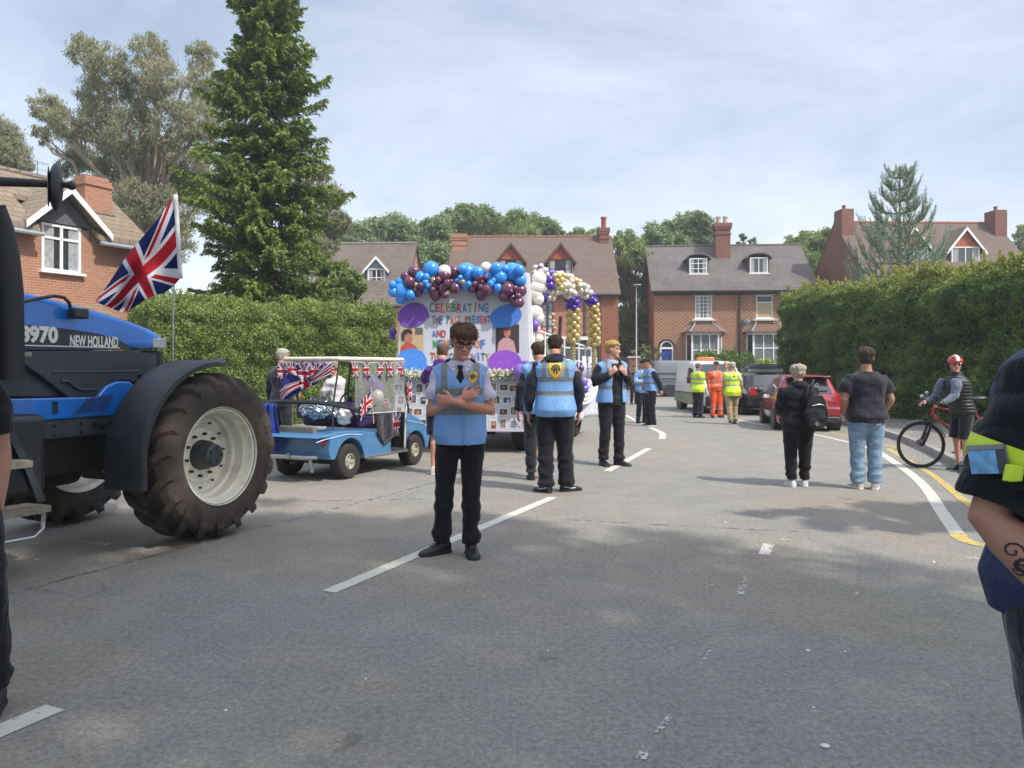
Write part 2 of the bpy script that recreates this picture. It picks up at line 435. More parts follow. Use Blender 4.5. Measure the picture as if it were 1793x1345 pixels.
def grid_cloth(name, fn, mats, parent=None, nu=24, nv=16, solid=0.003):
    """cloth patch: fn(u,v)->point, with uvs"""
    vs = [fn(i / nu, j / nv) for j in range(nv + 1) for i in range(nu + 1)]
    fs = [(j * (nu + 1) + i, j * (nu + 1) + i + 1, (j + 1) * (nu + 1) + i + 1, (j + 1) * (nu + 1) + i) for j in range(nv) for i in range(nu)]
    me = bpy.data.meshes.new(name); me.from_pydata([tuple(p) for p in vs], [], fs)
    uvl = me.uv_layers.new(name='uv')
    for p in me.polygons:
        for li in p.loop_indices:
            vi = me.loops[li].vertex_index; uvl.data[li].uv = ((vi % (nu + 1)) / nu, (vi // (nu + 1)) / nv)
    for m_ in (mats if isinstance(mats, (list, tuple)) else [mats]): me.materials.append(m_)
    me.polygons.foreach_set('use_smooth', [True] * len(me.polygons))
    o = link(bpy.data.objects.new(name, me), parent)
    if solid: md = o.modifiers.new('solid', 'SOLIDIFY'); md.thickness = solid; md.offset = 0
    return o
def decal(target, polys, mats, name, parent, origin, rz_fwd, off=0.004, sub=3):
    """project 2-D polygons (list of (poly, mat_index)) in the plane facing direction rz_fwd onto a target mesh (same local space)"""
    me = target.data; bvh = BVHTree.FromPolygons([v.co[:] for v in me.vertices], [tuple(p.vertices) for p in me.polygons])
    fwd = Vector((math.cos(rz_fwd), math.sin(rz_fwd), 0)); right = Vector((-fwd.y, fwd.x, 0))   # as seen by a viewer looking at it: x to viewer's right
    origin = Vector(origin); bm = bmesh.new()
    for k, (poly, mi) in enumerate(polys):
        vs = [bm.verts.new((p[0], 0, p[1])) for p in poly]
        if len(vs) < 3: continue
        try: f = bm.faces.new(vs)
        except Exception: continue
        f.material_index = mi
        for v in vs: v.tag = True
        for v in vs: v.co.y = k * 0.0007
    bmesh.ops.triangulate(bm, faces=bm.faces[:]); 
    for _ in range(sub): bmesh.ops.subdivide_edges(bm, edges=[e for e in bm.edges if e.calc_length() > 0.02], cuts=1, use_grid_fill=True)
    for v in bm.verts:
        lift = v.co.y; o = origin + right * v.co.x + Vector((0, 0, v.co.z)) + fwd * 0.6
        hit = bvh.ray_cast(o, -fwd, 2.0)
        p = hit[0] if hit[0] is not None else origin + right * v.co.x + Vector((0, 0, v.co.z))
        v.co = p + fwd * (off + lift)
    m2 = bpy.data.meshes.new(name); bm.to_mesh(m2); bm.free(); fixn(m2)
    for m_ in mats: m2.materials.append(m_)
    return link(bpy.data.objects.new(name, m2), parent)
def ellipse(cx, cy, rx, ry, n=24, rot=0.0, a0=0, a1=360):
    c, s_ = math.cos(rot), math.sin(rot); out = []
    m_ = n if abs(a1 - a0) >= 360 else n + 1
    for i in range(m_):
        a = R(a0 + (a1 - a0) * i / n); x, y = rx * math.cos(a), ry * math.sin(a); out.append((cx + x * c - y * s_, cy + x * s_ + y * c))
    return out
# ================================================================== GROUND, ROAD, KERBS, MARKINGS
def tuple_mul(t, c, k): return t.mix(1.0, c, (k, k, k), 'MULTIPLY')
def asphalt_mat(name, base, tint2, pale):
    m, t, b = newmat(name)
    o = t.node('ShaderNodeTexCoord').outputs['Object']
    big = t.noise(o, 0.35, 5, 0.6, 0.4); mid = t.noise(o, 2.2, 6, 0.65); fine = t.noise(o, 62, 4, 0.8); grit = t.noise(o, 38, 2, 0.6)
    x_, y_, z_ = t.sep(o)
    # dragged wheel tracks along the lane direction
    tr = t.noise(t.comb(t.m('ADD', t.m('MULTIPLY', x_, 0.91), t.m('MULTIPLY', y_, -0.415)), t.m('MULTIPLY', t.m('ADD', t.m('MULTIPLY', x_, 0.415), t.m('MULTIPLY', y_, 0.91)), 0.06)), 1.5, 3, 0.6)
    c = t.mix(t.maprange(big, 0.35, 0.65), lin(base), lin(tint2))
    c = t.mix(t.maprange(mid, 0.42, 0.72, 0.0, 0.38), c, lin(pale))
    c = t.mix(t.maprange(tr, 0.38, 0.62, 0.0, 0.30), c, lin(tint2))
    c = t.mix(t.maprange(t.noise(o, 30, 4, 0.8), 0.30, 0.70, 0.0, 1.0), tuple_mul(t, c, 0.66), tuple_mul(t, c, 1.34))
    c = t.mix(t.maprange(fine, 0.25, 0.46, 0.75, 0.0), c, (0.016, 0.017, 0.019))
    br = t.noise(t.comb(t.m('ADD', x_, 40), y_), 0.22, 4, 0.65, 0.8)
    c = t.mix(t.maprange(br, 0.50, 0.62, 0.0, 0.55), c, t.mix(1.0, c, (1.10, 1.0, 0.84), 'MULTIPLY'))
    sc_ = t.noise(o, 0.8, 7, 0.75, 2.0); c = t.mix(t.maprange(sc_, 0.58, 0.72, 0.0, 0.15), c, (0.30, 0.28, 0.25))
    c = t.mix(t.maprange(fine, 0.58, 0.70, 0.0, 0.75), c, (0.46, 0.45, 0.43))
    c = t.mix(t.maprange(grit, 0.68, 0.76, 0.0, 0.5), c, (0.5, 0.49, 0.46))
    # oil and damp spots with their own outline
    sp = t.noise(o, 1.05, 5, 0.7, 1.4)
    c = t.mix(t.maprange(sp, 0.66, 0.70, 0.0, 0.35), c, (0.04, 0.038, 0.037))
    vo = t.node('ShaderNodeTexVoronoi', feature='DISTANCE_TO_EDGE'); t.l.new(t.node('ShaderNodeVectorMath', operation='ADD').outputs[0], vo.inputs['Vector'])
    vm = vo.inputs['Vector'].links[0].from_node; t.l.new(o, vm.inputs[0])
    nn = t.node('ShaderNodeTexNoise'); nn.inputs['Scale'].default_value = 1.1; t.l.new(o, nn.inputs['Vector']); t.l.new(nn.outputs['Color'], vm.inputs[1]); vo.inputs['Scale'].default_value = 0.30
    crack = t.m('MULTIPLY', t.maprange(vo.outputs['Distance'], 0.0, 0.0035, 1.0, 0.0), t.maprange(t.noise(o, 0.5, 3), 0.52, 0.60))
    c = t.mix(t.m('MULTIPLY', crack, 0.30), c, (0.02, 0.02, 0.02))
    t.l.new(c, b.inputs['Base Color']); b.inputs['Roughness'].default_value = 0.88; b.inputs['Specular IOR Level'].default_value = 0.3
    bn = t.node('ShaderNodeBump'); bn.inputs['Strength'].default_value = 0.55; bn.inputs['Distance'].default_value = 0.006
    t.l.new(t.m('ADD', fine, t.m('MULTIPLY', grit, 0.7)), bn.inputs['Height']); t.l.new(bn.outputs[0], b.inputs['Normal'])
    return m
asphalt = asphalt_mat('asphalt', '777872', '827d76', '9d998f')
pave_m = asphalt_mat('pavement_asphalt', '77716a', '7e7a74', '908c86')
def paint_mat(name, col, wear):
    m, t, b = newmat(name); o = t.node('ShaderNodeTexCoord').outputs['Object']
    n1 = t.noise(o, 9, 6, 0.75); n2 = t.noise(o, 60, 3, 0.7)
    c = t.mix(t.maprange(n1, 0.3, 0.7), lin(col), tuple(x * 0.72 for x in lin(col)))
    t.l.new(c, b.inputs['Base Color']); b.inputs['Roughness'].default_value = 0.8
    a = t.m('GREATER_THAN', t.m('ADD', t.m('MULTIPLY', n1, 0.7), t.m('MULTIPLY', n2, 0.5)), wear); t.l.new(a, b.inputs['Alpha'])
    return m
line_m = paint_mat('white_road_paint', 'cbc8b9', 0.475); worn_m = paint_mat('worn_road_paint', 'd6d3c8', 0.635); yel_m = paint_mat('yellow_road_paint', 'c9b168', 0.55)
verge_m = mat('soil_and_grass', '4d5a2c', 0.95, var=.35, vscale=.8, bump=.4)

def catmull(pts, n=8):
    pts = [Vector(p) for p in pts]; out = []
    for i in range(len(pts) - 1):
        p0, p1, p2, p3 = pts[max(i - 1, 0)], pts[i], pts[i + 1], pts[min(i + 2, len(pts) - 1)]
        for k in range(n):
            t = k / n; out.append(0.5 * ((2 * p1) + (-p0 + p2) * t + (2 * p0 - 5 * p1 + 4 * p2 - p3) * t * t + (-p0 + 3 * p1 - 3 * p2 + p3) * t ** 3))
    out.append(pts[-1]); return out
gm = MB().quad((-600, -200, -.012), (600, -200, -.012), (600, 900, -.012), (-600, 900, -.012)).build('ground', verge_m, smooth=False); structure(gm)
rd = MB().quad((-34, -16, 0), (26, -16, 0), (30, 46.3, 0), (-34, 46.3, 0)).build('road', asphalt, smooth=False); structure(rd)
kerb = catmull([(5.0, -14, 0), (4.75, -4, 0), (4.8, 3, 0), (5.0, 6.4, 0), (5.75, 9.1, 0), (6.55, 11.3, 0), (7.35, 13.7, 0), (8.0, 16.2, 0), (8.6, 20, 0), (8.95, 25, 0), (9.4, 30, 0), (11.5, 34.5, 0), (17, 36.5, 0), (26, 37, 0)], 8)
def offs(path, d):
    out = []
    for i, p in enumerate(path):
        t = (path[min(i + 1, len(path) - 1)] - path[max(i - 1, 0)]); t.z = 0; t.normalize(); out.append(p + Vector((t.y, -t.x, 0)) * d)
    return out
inner = offs(kerb, 0.13)
mb = MB(); poly = [(p.x, p.y, .112) for p in inner] + [(26, -14, .112)]
mb.quad(*poly); structure(mb.build('pavement', pave_m, smooth=False))
kerb_m = mat('kerb_stone', '8d8a84', 0.85, var=.2, vscale=3, bump=.5, bscale=80)
mb = MB()
acc = 0
for i in range(len(kerb) - 1):
    a, b_, c, d = kerb[i], kerb[i + 1], inner[i + 1], inner[i]
    L = (b_ - a).length; k = max(1, round(L / .9))
    for j in range(k):
        t0, t1 = j / k + .006, (j + 1) / k - .006
        q = [a.lerp(b_, t0), a.lerp(b_, t1), d.lerp(c, t1), d.lerp(c, t0)]
        mb.loft([[(p.x, p.y, -.01) for p in q], [(p.x, p.y, .095) for p in q], [(p.x * .99 + q[(n_ + 2) % 4].x * .01, p.y * .99 + q[(n_ + 2) % 4].y * .01, .118) for n_, p in enumerate(q)]])
structure(mb.build('kerb', kerb_m, smooth=False))
# left pavement along the hedge
mb = MB(); mb.prism([(-9.6, 18.9), (-3.0, 21.4), (-3.0, 24), (-13, 20), (-13, 17.4)], -.01, .11, 'z'); structure(mb.build('pavement', pave_m, smooth=False))
mb = MB(); mb.bx(-34, 26, 44.6, 46.3, -.01, .12); structure(mb.build('pavement', pave_m, smooth=False))

def ribbon(pts, w, z=.004):
    pts = catmull([(p[0], p[1], 0) for p in pts], 6) if len(pts) > 2 else [Vector((p[0], p[1], 0)) for p in pts]
    a, b_ = offs(pts, w / 2), offs(pts, -w / 2); mb = MB()
    for i in range(len(pts) - 1): mb.quad((a[i].x, a[i].y, z), (a[i + 1].x, a[i + 1].y, z), (b_[i + 1].x, b_[i + 1].y, z), (b_[i].x, b_[i].y, z))
    return mb
def g2(u, v): p = G(u, v); return (p.x, p.y)
def marking(pts, w, m): structure(ribbon(pts, w).build('road_marking', m, smooth=False))
marking([(-1.22, 5.12), (.47, 8.84)], .115, line_m)
marking([(-3.1, 1.0), (-2.01, 3.38)], .125, line_m)
marking([(1.37, 11.05), (2.52, 14.15)], .12, line_m)
marking([(3.12, 16.0), (3.40, 17.4), (3.42, 18.9)], .14, line_m)
marking([(3.42, 20.2), (3.55, 23.9)], .12, line_m)
marking([(3.9, 28), (4.9, 35)], .12, line_m)
marking([(6.70, 15.0), (6.72, 17.2), (6.5, 20.2), (6.4, 24)], .10, line_m)
marking([(6.55, 13.8), (6.70, 15.0)], .10, line_m)
marking([(6.55, 13.8), (5.67, 11.0), (5.12, 9.5), (4.5, 8.07), (4.02, 6.95)], .13, line_m)
marking([(4.02, 6.95), (3.92, 6.55), (4.25, 6.15)], .14, yel_m)
marking([(6.9, 14.1), (6.05, 11.3), (5.6, 10.0), (5.0, 8.4), (4.62, 7.0), (4.5, 6.15)], .10, yel_m)
marking([(7.15, 14.1), (7.3, 17), (7.5, 20)], .08, yel_m)
marking([(3.55, 6.02), (4.5, 6.0)], .07, worn_m)
marking([g2(1338, 972), g2(1346, 953)], .09, paint_mat('chipped_road_paint', 'd6d3c8', 0.565))
marking([g2(1294, 1042), g2(1308, 1012)], .06, worn_m); marking([g2(1228, 1030), g2(1250, 1024)], .02, worn_m)
marking([g2(1122, 1330), g2(1145, 1290)], .04, worn_m); marking([g2(1150, 1285), g2(1178, 1250)], .025, worn_m); marking([g2(1232, 1155), g2(1244, 1140)], .02, worn_m)
marking([g2(92, 941), g2(190, 954)], .045, worn_m); marking([g2(62, 981), g2(188, 955)], .03, worn_m)
marking([g2(1365, 945), g2(1395, 947)], .05, worn_m)
marking([(.2, 12.6), (5.2, 13.2)], .018, worn_m)
seam_m = paint_mat('bitumen_seam', '55565a', 0.62)
marking([(-4.6, 2.2), (-2.9, 6.0), (-.9, 10.2), (1.0, 14.6)], .022, seam_m); marking([(-.6, 7.9), (1.4, 7.3), (2.6, 7.0)], .018, seam_m); marking([(-8, 9.0), (-3, 8.6), (-.5, 8.8)], .02, seam_m)
# small litter: pale chips and petals lying on the asphalt
mb = MB(); chip_m = mat('pale_chip', 'd8d5ca', .8)
for u, v, r_ in [(1415, 1140, .012), (1445, 1307, .018), (1480, 1142, .006), (1425, 1240, .007), (960, 1140, .006), (1270, 915, .012), (1500, 1040, .01), (395, 1245, .008), (640, 1190, .006), (985, 1012, .008), (1660, 925, .01), (1635, 985, .012)]:
    p = G(u, v); mb.lathe([(r_ * .9, 0), (r_, .003), (r_ * .7, .006)], (p.x, p.y, .001), n=9)
o = mb.build('gravel_chips', chip_m); o['kind'] = 'stuff'; o['label'] = 'small pale stone chips and petals scattered on the asphalt'

# ================================================================== HOUSES
def wallface(mb, x0, x1, z0, z1, holes, y=0.0, depth=0.11):
    xs = sorted({x0, x1, *[h[0] for h in holes], *[h[0] + h[2] for h in holes]}); zs = sorted({z0, z1, *[h[1] for h in holes], *[h[1] + h[3] for h in holes]})
    for i in range(len(xs) - 1):
        for j in range(len(zs) - 1):
            cx, cz = (xs[i] + xs[i + 1]) / 2, (zs[j] + zs[j + 1]) / 2
            if any(h[0] < cx < h[0] + h[2] and h[1] < cz < h[1] + h[3] for h in holes): continue
            mb.quad((xs[i], y, zs[j]), (xs[i + 1], y, zs[j]), (xs[i + 1], y, zs[j + 1]), (xs[i], y, zs[j + 1]))
    for a, b_, w, h in holes:
        mb.quad((a, y, b_), (a + w, y, b_), (a + w, y + depth, b_), (a, y + depth, b_)); mb.quad((a, y, b_ + h), (a, y + depth, b_ + h), (a + w, y + depth, b_ + h), (a + w, y, b_ + h))
        mb.quad((a, y, b_), (a, y + depth, b_), (a, y + depth, b_ + h), (a, y, b_ + h)); mb.quad((a + w, y, b_), (a + w, y, b_ + h), (a + w, y + depth, b_ + h), (a + w, y + depth, b_))
def window(parent, x, z, w, h, cols=2, rows=2, fm=None, y=0.05, t=.06, bar=.025, sill=True, transom=None, bay=0, curtain=True, glass=None, blind=None, lintel=None):
    fm = fm or white_paint; mb = MB()
    mb.bx(x, x + t, y, y + .07, z, z + h); mb.bx(x + w - t, x + w, y, y + .07, z, z + h); mb.bx(x + t, x + w - t, y, y + .07, z, z + t); mb.bx(x + t, x + w - t, y, y + .07, z + h - t, z + h)
    for i in range(1, cols):
        cx = x + w * i / cols; mb.bx(cx - bar, cx + bar, y + .008, y + .058, z + t, z + h - t)
    for j in range(1, rows):
        cz = z + h * j / rows; mb.bx(x + t, x + w - t, y + .014, y + .052, cz - bar * .8, cz + bar * .8)
    if transom: mb.bx(x + t, x + w - t, y + .003, y + .063, z + h * transom - t * .45, z + h * transom + t * .45)
    if sill: mb.bx(x - .08, x + w + .08, y - .14, y + .05, z - .07, z - .003)
    f = mb.build('window', fm, parent, smooth=False)
    p = MB(); p.bx(x + t * .5, x + w - t * .5, y + .045, y + .057, z + t * .5, z + h - t * .5); p.build('pane', glass or glass_dark, f, smooth=False)
    if curtain:   # pleated curtain behind the glass edge, seen as paler folds
        for side in (0, 1):
            c = MB(); cw = w * (.30 if curtain is True else curtain); n = 10; pts = []
            for i in range(n + 1):
                xx = (x + t + cw * i / n) if side == 0 else (x + w - t - cw * i / n); pts.append((xx, y + .036 + .006 * math.sin(i * 2.4)))
            for i in range(n): c.quad((pts[i][0], pts[i][1], z + t), (pts[i + 1][0], pts[i + 1][1], z + t), (pts[i + 1][0], pts[i + 1][1], z + h - t), (pts[i][0], pts[i][1], z + h - t))
            c.build('curtain', curtain_m, f, smooth=False)
    if blind: MB().bx(x + t, x + w - t, y + .03, y + .042, z + t, z + h * blind).build('blind', mat('roller_blind', 'a8977a', .9), f, smooth=False)
    return f
def roof(parent, W, D, ze, zr, m, ov=.3, th=.14, vo=.12, name='roof', ridge_m=None, yoff=0):
    """ridge along x, slopes to y=-ov and y=D+ov"""
    k = (zr - ze) / (D / 2); mb = MB()
    a = [(-ov, ze - k * ov), (D / 2, zr), (D + ov, ze - k * ov)]
    lo = [(-ov, ze - k * ov), (-ov, ze - k * ov + th * .9), (D / 2, zr + th * 1.25), (D + ov, ze - k * ov + th * .9), (D + ov, ze - k * ov), (D / 2, zr + .01)]
    mb.prism([(p[0] + yoff, p[1]) for p in lo], -vo, W + vo, 'x')
    r_ = mb.build(name, m, parent, smooth=False)
    if ridge_m:
        mb = MB(); n = int((W + 2 * vo) / .33)
        for i in range(n):
            x0 = -vo + (W + 2 * vo) * i / n; mb.cyl((x0, D / 2 + yoff, zr + th * 1.1), (x0 + .31, D / 2 + yoff, zr + th * 1.1), .09, .10, 10)
        mb.build('ridge_tiles', ridge_m, r_)
    return r_
def gable_walls(mb, W, D, z0, ze, zr, back=True):
    for x in (0, W): mb.quad((x, 0, z0), (x, D, z0), (x, D, ze), (x, D / 2, zr), (x, 0, ze))
    if back: mb.quad((0, D, z0), (W, D, z0), (W, D, ze), (0, D, ze))
def chimney(parent, x, y, z0, z1, w, d, bm, pots=2, potm=None, bands=True, pr=.11, ph=.4, pcols=None, corb=.07):
    mb = MB(); mb.bx(x - w / 2, x + w / 2, y - d / 2, y + d / 2, z0, z1 - .25)
    if bands:
        mb.bx(x - w / 2 - corb * .5, x + w / 2 + corb * .5, y - d / 2 - corb * .5, y + d / 2 + corb * .5, z1 - .75, z1 - .66)
        mb.bx(x - w / 2 - corb * .6, x + w / 2 + corb * .6, y - d / 2 - corb * .6, y + d / 2 + corb * .6, z1 - .40, z1 - .248)
    mb.bx(x - w / 2 - corb, x + w / 2 + corb, y - d / 2 - corb, y + d / 2 + corb, z1 - .252, z1)
    c = mb.build('chimney', bm, parent, smooth=False)
    for i in range(pots):
        px = x + (i - (pots - 1) / 2) * (w / max(pots, 1)) * .95
        p = MB(); p.lathe([(pr, z1 - .02), (pr * .92, z1 + ph * .8), (pr * 1.15, z1 + ph * .82), (pr * 1.12, z1 + ph), (pr * .7, z1 + ph), (pr * .7, z1 + ph * .5)], (px, y, 0), n=14)
        p.build('chimney_pot', potm or mat('clay_pot', 'b08a6c', .9), c)
    return c
def dormer_gable(parent, x, w, yf, zb, zw, zap, slope_y, wallm, roofm, barge=None, tri=None, fm=None, cols=2, rows=2, ov=.18, wy=.0, rows_t=None, wh=None):
    """gabled dormer: window between zb..zw, apex zap, running back to slope_y"""
    mb = MB(); x0, x1 = x, x + w; xc = x + w / 2
    for xx in (x0, x1 - .06): mb.bx(xx, xx + .06, yf, slope_y, zb - .3, zw)
    mb.bx(x0 + .06, x1 - .06, yf + .03, yf + .08, zb - .35, zb)
    d = mb.build('dormer', wallm, parent, smooth=False)
    t_ = MB(); t_.prism([(x0 + .02, zw), (x1 - .02, zw), (xc, zap - .08)], yf + .02, yf + .07); t_.build('gable_panel', tri or wallm, d, smooth=False)
    r_ = MB(); k = (zap - zw) / (w / 2)
    for sx in (-1, 1):
        xe = xc + sx * (w / 2 + ov); ze = zw - k * ov
        r_.prism([(xc, zap), (xe, ze), (xe, ze + .09), (xc, zap + .11)], yf - .15, slope_y + .5)
    r_.build('dormer_roof', roofm, d, smooth=False)
    if barge:
        b_ = MB()
        for sx in (-1, 1):
            xe = xc + sx * (w / 2 + ov + .02); ze = zw - k * (ov + .02)
            b_.prism([(xc, zap - .13), (xe, ze - .12), (xe, ze + .05), (xc, zap + .06)], yf - .19, yf - .153)
        b_.build('bargeboard', barge, d, smooth=False)
    window(parent, x0 + .06, zb, w - .12, (wh or (zw - zb)), cols, rows, fm, y=yf - .02, sill=True, curtain=.22)

tile_brown = rooftile('brown_clay_tiles', '5f534b', '6e625a', '35302c', moss='77706a')
tile_red = rooftile('weathered_red_tiles', '65544b', '756459', '3b302b', moss='696059')
tile_grey = rooftile('grey_brown_plain_tiles', '57524f', '66605c', '2f2c2a', moss='7a7570')
tile_tan = rooftile('tan_concrete_tiles', '7a6d5b', '887a68', '3e362d', bw=.33, rh=.17, moss='766c5e')
ridge_red = mat('red_ridge_tile', '8a5644', .9, var=.3)
brick_orange = brick('orange_brick', 'a56b53', 'b57c62', 'ac9c88')
brick_red = brick('red_brick', '7a483c', '885447', '84736a')
brick_flem = brick('flemish_bond_brick', '8b5a46', '9a6850', '978470', pale='c49f7a')
dark_frame = mat('dark_window_frame', '24262b', .5)
slate_dark = mat('lead_grey', '55585e', .7, var=.2)
stone_pale = mat('pale_stone', 'b5b0a2', .85, var=.15)

# ---- red brick detached house, left, seen obliquely
def left_house():
    L = 11.0; rz = math.atan2(.889, .457); E = Vector((-11.75, 24.5, 0)); o0 = E - Vector((.457, .889, 0)) * L
    h = thing('brick_house', 'orange brick house with tan tiled roof and white dormer window behind the tractor', 'house', o0, rz)
    D = 4.4; ze, zr = 5.55, 7.22
    holes = [(L - 3.25, 4.22, 1.16, ze - 4.22)]
    mb = MB(); wallface(mb, 0, L, 0, ze, holes); gable_walls(mb, L, D, 0, ze, zr); mb.build('wall', brick_orange, h, smooth=False)
    xa, xb = L - 3.25 - .28, L - 3.25 + 1.18 + .28; k = (zr - ze) / (D / 2); mb = MB()
    for x0_, x1_, y0_ in ((-.12, xa, -.35), (xa, xb, 1.0), (xb, L + .12, -.35)):
        mb.prism([(y0_, ze + k * y0_), (y0_, ze + k * y0_ + .13), (D / 2, zr + .17), (D + .35, ze - k * .35 + .13), (D + .35, ze - k * .35), (D / 2, zr + .01)], x0_, x1_, 'x')
    rf = mb.build('roof', tile_tan, h, smooth=False); mb = MB(); n = 33
    for i in range(n): mb.cyl((-.12 + (L + .24) * i / n, D / 2, zr + .15), (-.12 + (L + .24) * i / n + .31, D / 2, zr + .15), .09, .10, 10)
    mb.build('ridge_tiles', mat('tan_ridge', '76685a', .9, var=.3), rf)
    g = MB(); g.tube([(-.1, -.42, ze - .38), (L - 3.45, -.42, ze - .38)], .06, 8); g.tube([(L - 1.75, -.42, ze - .38), (L + .2, -.42, ze - .38)], .06, 8); g.bx(-.1, L - 3.5, -.34, -.31, ze - .42, ze - .2); g.bx(L - 1.7, L + .15, -.34, -.31, ze - .42, ze - .2)
    g.build('gutter', mat('grey_gutter', '8d9298', .5), h, smooth=False)
    x0 = L - 3.25; zb = 4.24; zt = 5.62; zap = 6.62; w = 1.18
    window(h, x0, zb, 1.16, zt - zb - .03, 2, 1, y=.0, t=.075, bar=.04, transom=.70, curtain=.25)
    mb = MB()
    for xx in (x0 - .3, x0 + w + .22): mb.bx(xx, xx + .06, -.02, 1.6, ze - .3, zt)
    d = mb.build('dormer', slate_dark, h, smooth=False)
    MB().prism([(x0 - .3, zt), (x0 + w + .28, zt), (x0 + w / 2, zap - .1)], -.04, .02).build('gable_panel', slate_dark, d, smooth=False)
    r_ = MB(); b_ = MB(); xc = x0 + w / 2; hw = 1.25; zE = 5.42
    for sx in (-1, 1):
        r_.prism([(xc, zap), (xc + sx * hw, zE), (xc + sx * hw, zE + .1), (xc, zap + .12)], -.42, 1.9)
        b_.prism([(xc, zap - .16), (xc + sx * (hw + .02), zE - .13), (xc + sx * (hw + .02), zE + .06), (xc, zap + .05)], -.47, -.425)
    r_.build('dormer_roof', tile_tan, d, smooth=False); b_.build('bargeboard', white_paint, d, smooth=False)
    # chimney on the front slope near the gable
    mb = MB(); mb.bx(L - 1.40, L - .50, .85, 1.55, 5.8, 7.35); mb.bx(L - 1.44, L - .46, .81, 1.59, 7.15, 7.22); mb.bx(L - 1.34, L - .56, .91, 1.49, 7.351, 7.47)
    c = mb.build('chimney', brick_orange, h, smooth=False)
    MB().bx(L - 1.45, L - .45, .74, 1.62, 6.05, 6.32).build('flashing', slate_dark, c, smooth=False)
    a = MB(); a.cyl((L - 2.1, 2.1, 7.0), (L - 2.1, 2.1, 7.85), .018, n=6)
    for i in range(3): a.cyl((L - 2.6, 2.1 - .01 * i, 7.8 - .22 * i), (L - 1.75, 2.1, 7.8 - .22 * i), .008, n=5)
    for i in range(5): a.cyl((L - 2.55 + i * .18, 1.92, 7.8), (L - 2.55 + i * .18, 2.28, 7.8), .006, n=5)
    a.build('aerial', steel, h)
    # lean-to roof over the ground floor bay
    p = MB(); p.prism([(-1.2, 2.70), (.02, 3.25), (.02, 3.34), (-1.25, 2.78)], L - 4.0, L - 1.4, 'x'); p.build('porch_roof', tile_tan, h, smooth=False)
    p = MB(); p.bx(L - 3.8, L - 1.6, -1.05, -.01, 0, 2.72); p.build('porch_wall', brick_orange, h, smooth=False)
    window(h, L - 3.4, 1.0, 1.5, 1.4, 3, 1, y=-1.12, sill=True)
left_house()

# ---- dark roofed house behind the spruce
def back_house():
    Y0 = 42.5; h = thing('dormer_house', 'house with dark brown roof and small white dormers between the spruce and the float', 'house', (-14.2, Y0, 0), R(-2))
    W, D, ze, zr = 8.3, 7.4, 5.15, 8.75
    mb = MB(); wallface(mb, 0, W, 0, ze, [(5.6, 3.3, 1.0, 1.15), (1.2, 3.3, 1.2, 1.15)]); gable_walls(mb, W, D, 0, ze, zr); mb.build('wall', brick_orange, h, smooth=False)
    roof(h, W, D, ze, zr, tile_brown, ov=.35, vo=.1, ridge_m=mat('grey_ridge', '7a7369', .9, var=.3))
    MB().bx(0, W, -.03, -.004, 4.55, 4.86).build('cream_band', mat('cream_render', 'b9ab8b', .9), h, smooth=False)
    g = MB(); g.tube([(-.1, -.42, ze - .35), (W + .1, -.42, ze - .35)], .06, 8); g.build('gutter', black_plastic, h)
    b_ = MB()
    for k in (-1, 1): b_.prism([(D / 2, zr - .02), (D / 2 + k * (D / 2 + .35), ze - .35), (D / 2 + k * (D / 2 + .35), ze - .2), (D / 2, zr + .16)], W + .105, W + .13, 'x')
    b_.build('bargeboard', mat('dark_fascia', '3a2f2a', .7), h, smooth=False)
    window(h, 5.6, 3.3, 1.0, 1.15, 2, 2); window(h, 1.2, 3.3, 1.2, 1.15, 2, 2)
    for x in (5.95, 1.9):
        dormer_gable(h, x, 1.1, 1.15, 6.05, 7.1, 7.72, 2.6, mat('blue_grey_cladding', '8592a3', .7), tile_brown, white_paint, fm=white_paint, cols=2, rows=2, wh=1.02)
back_house()

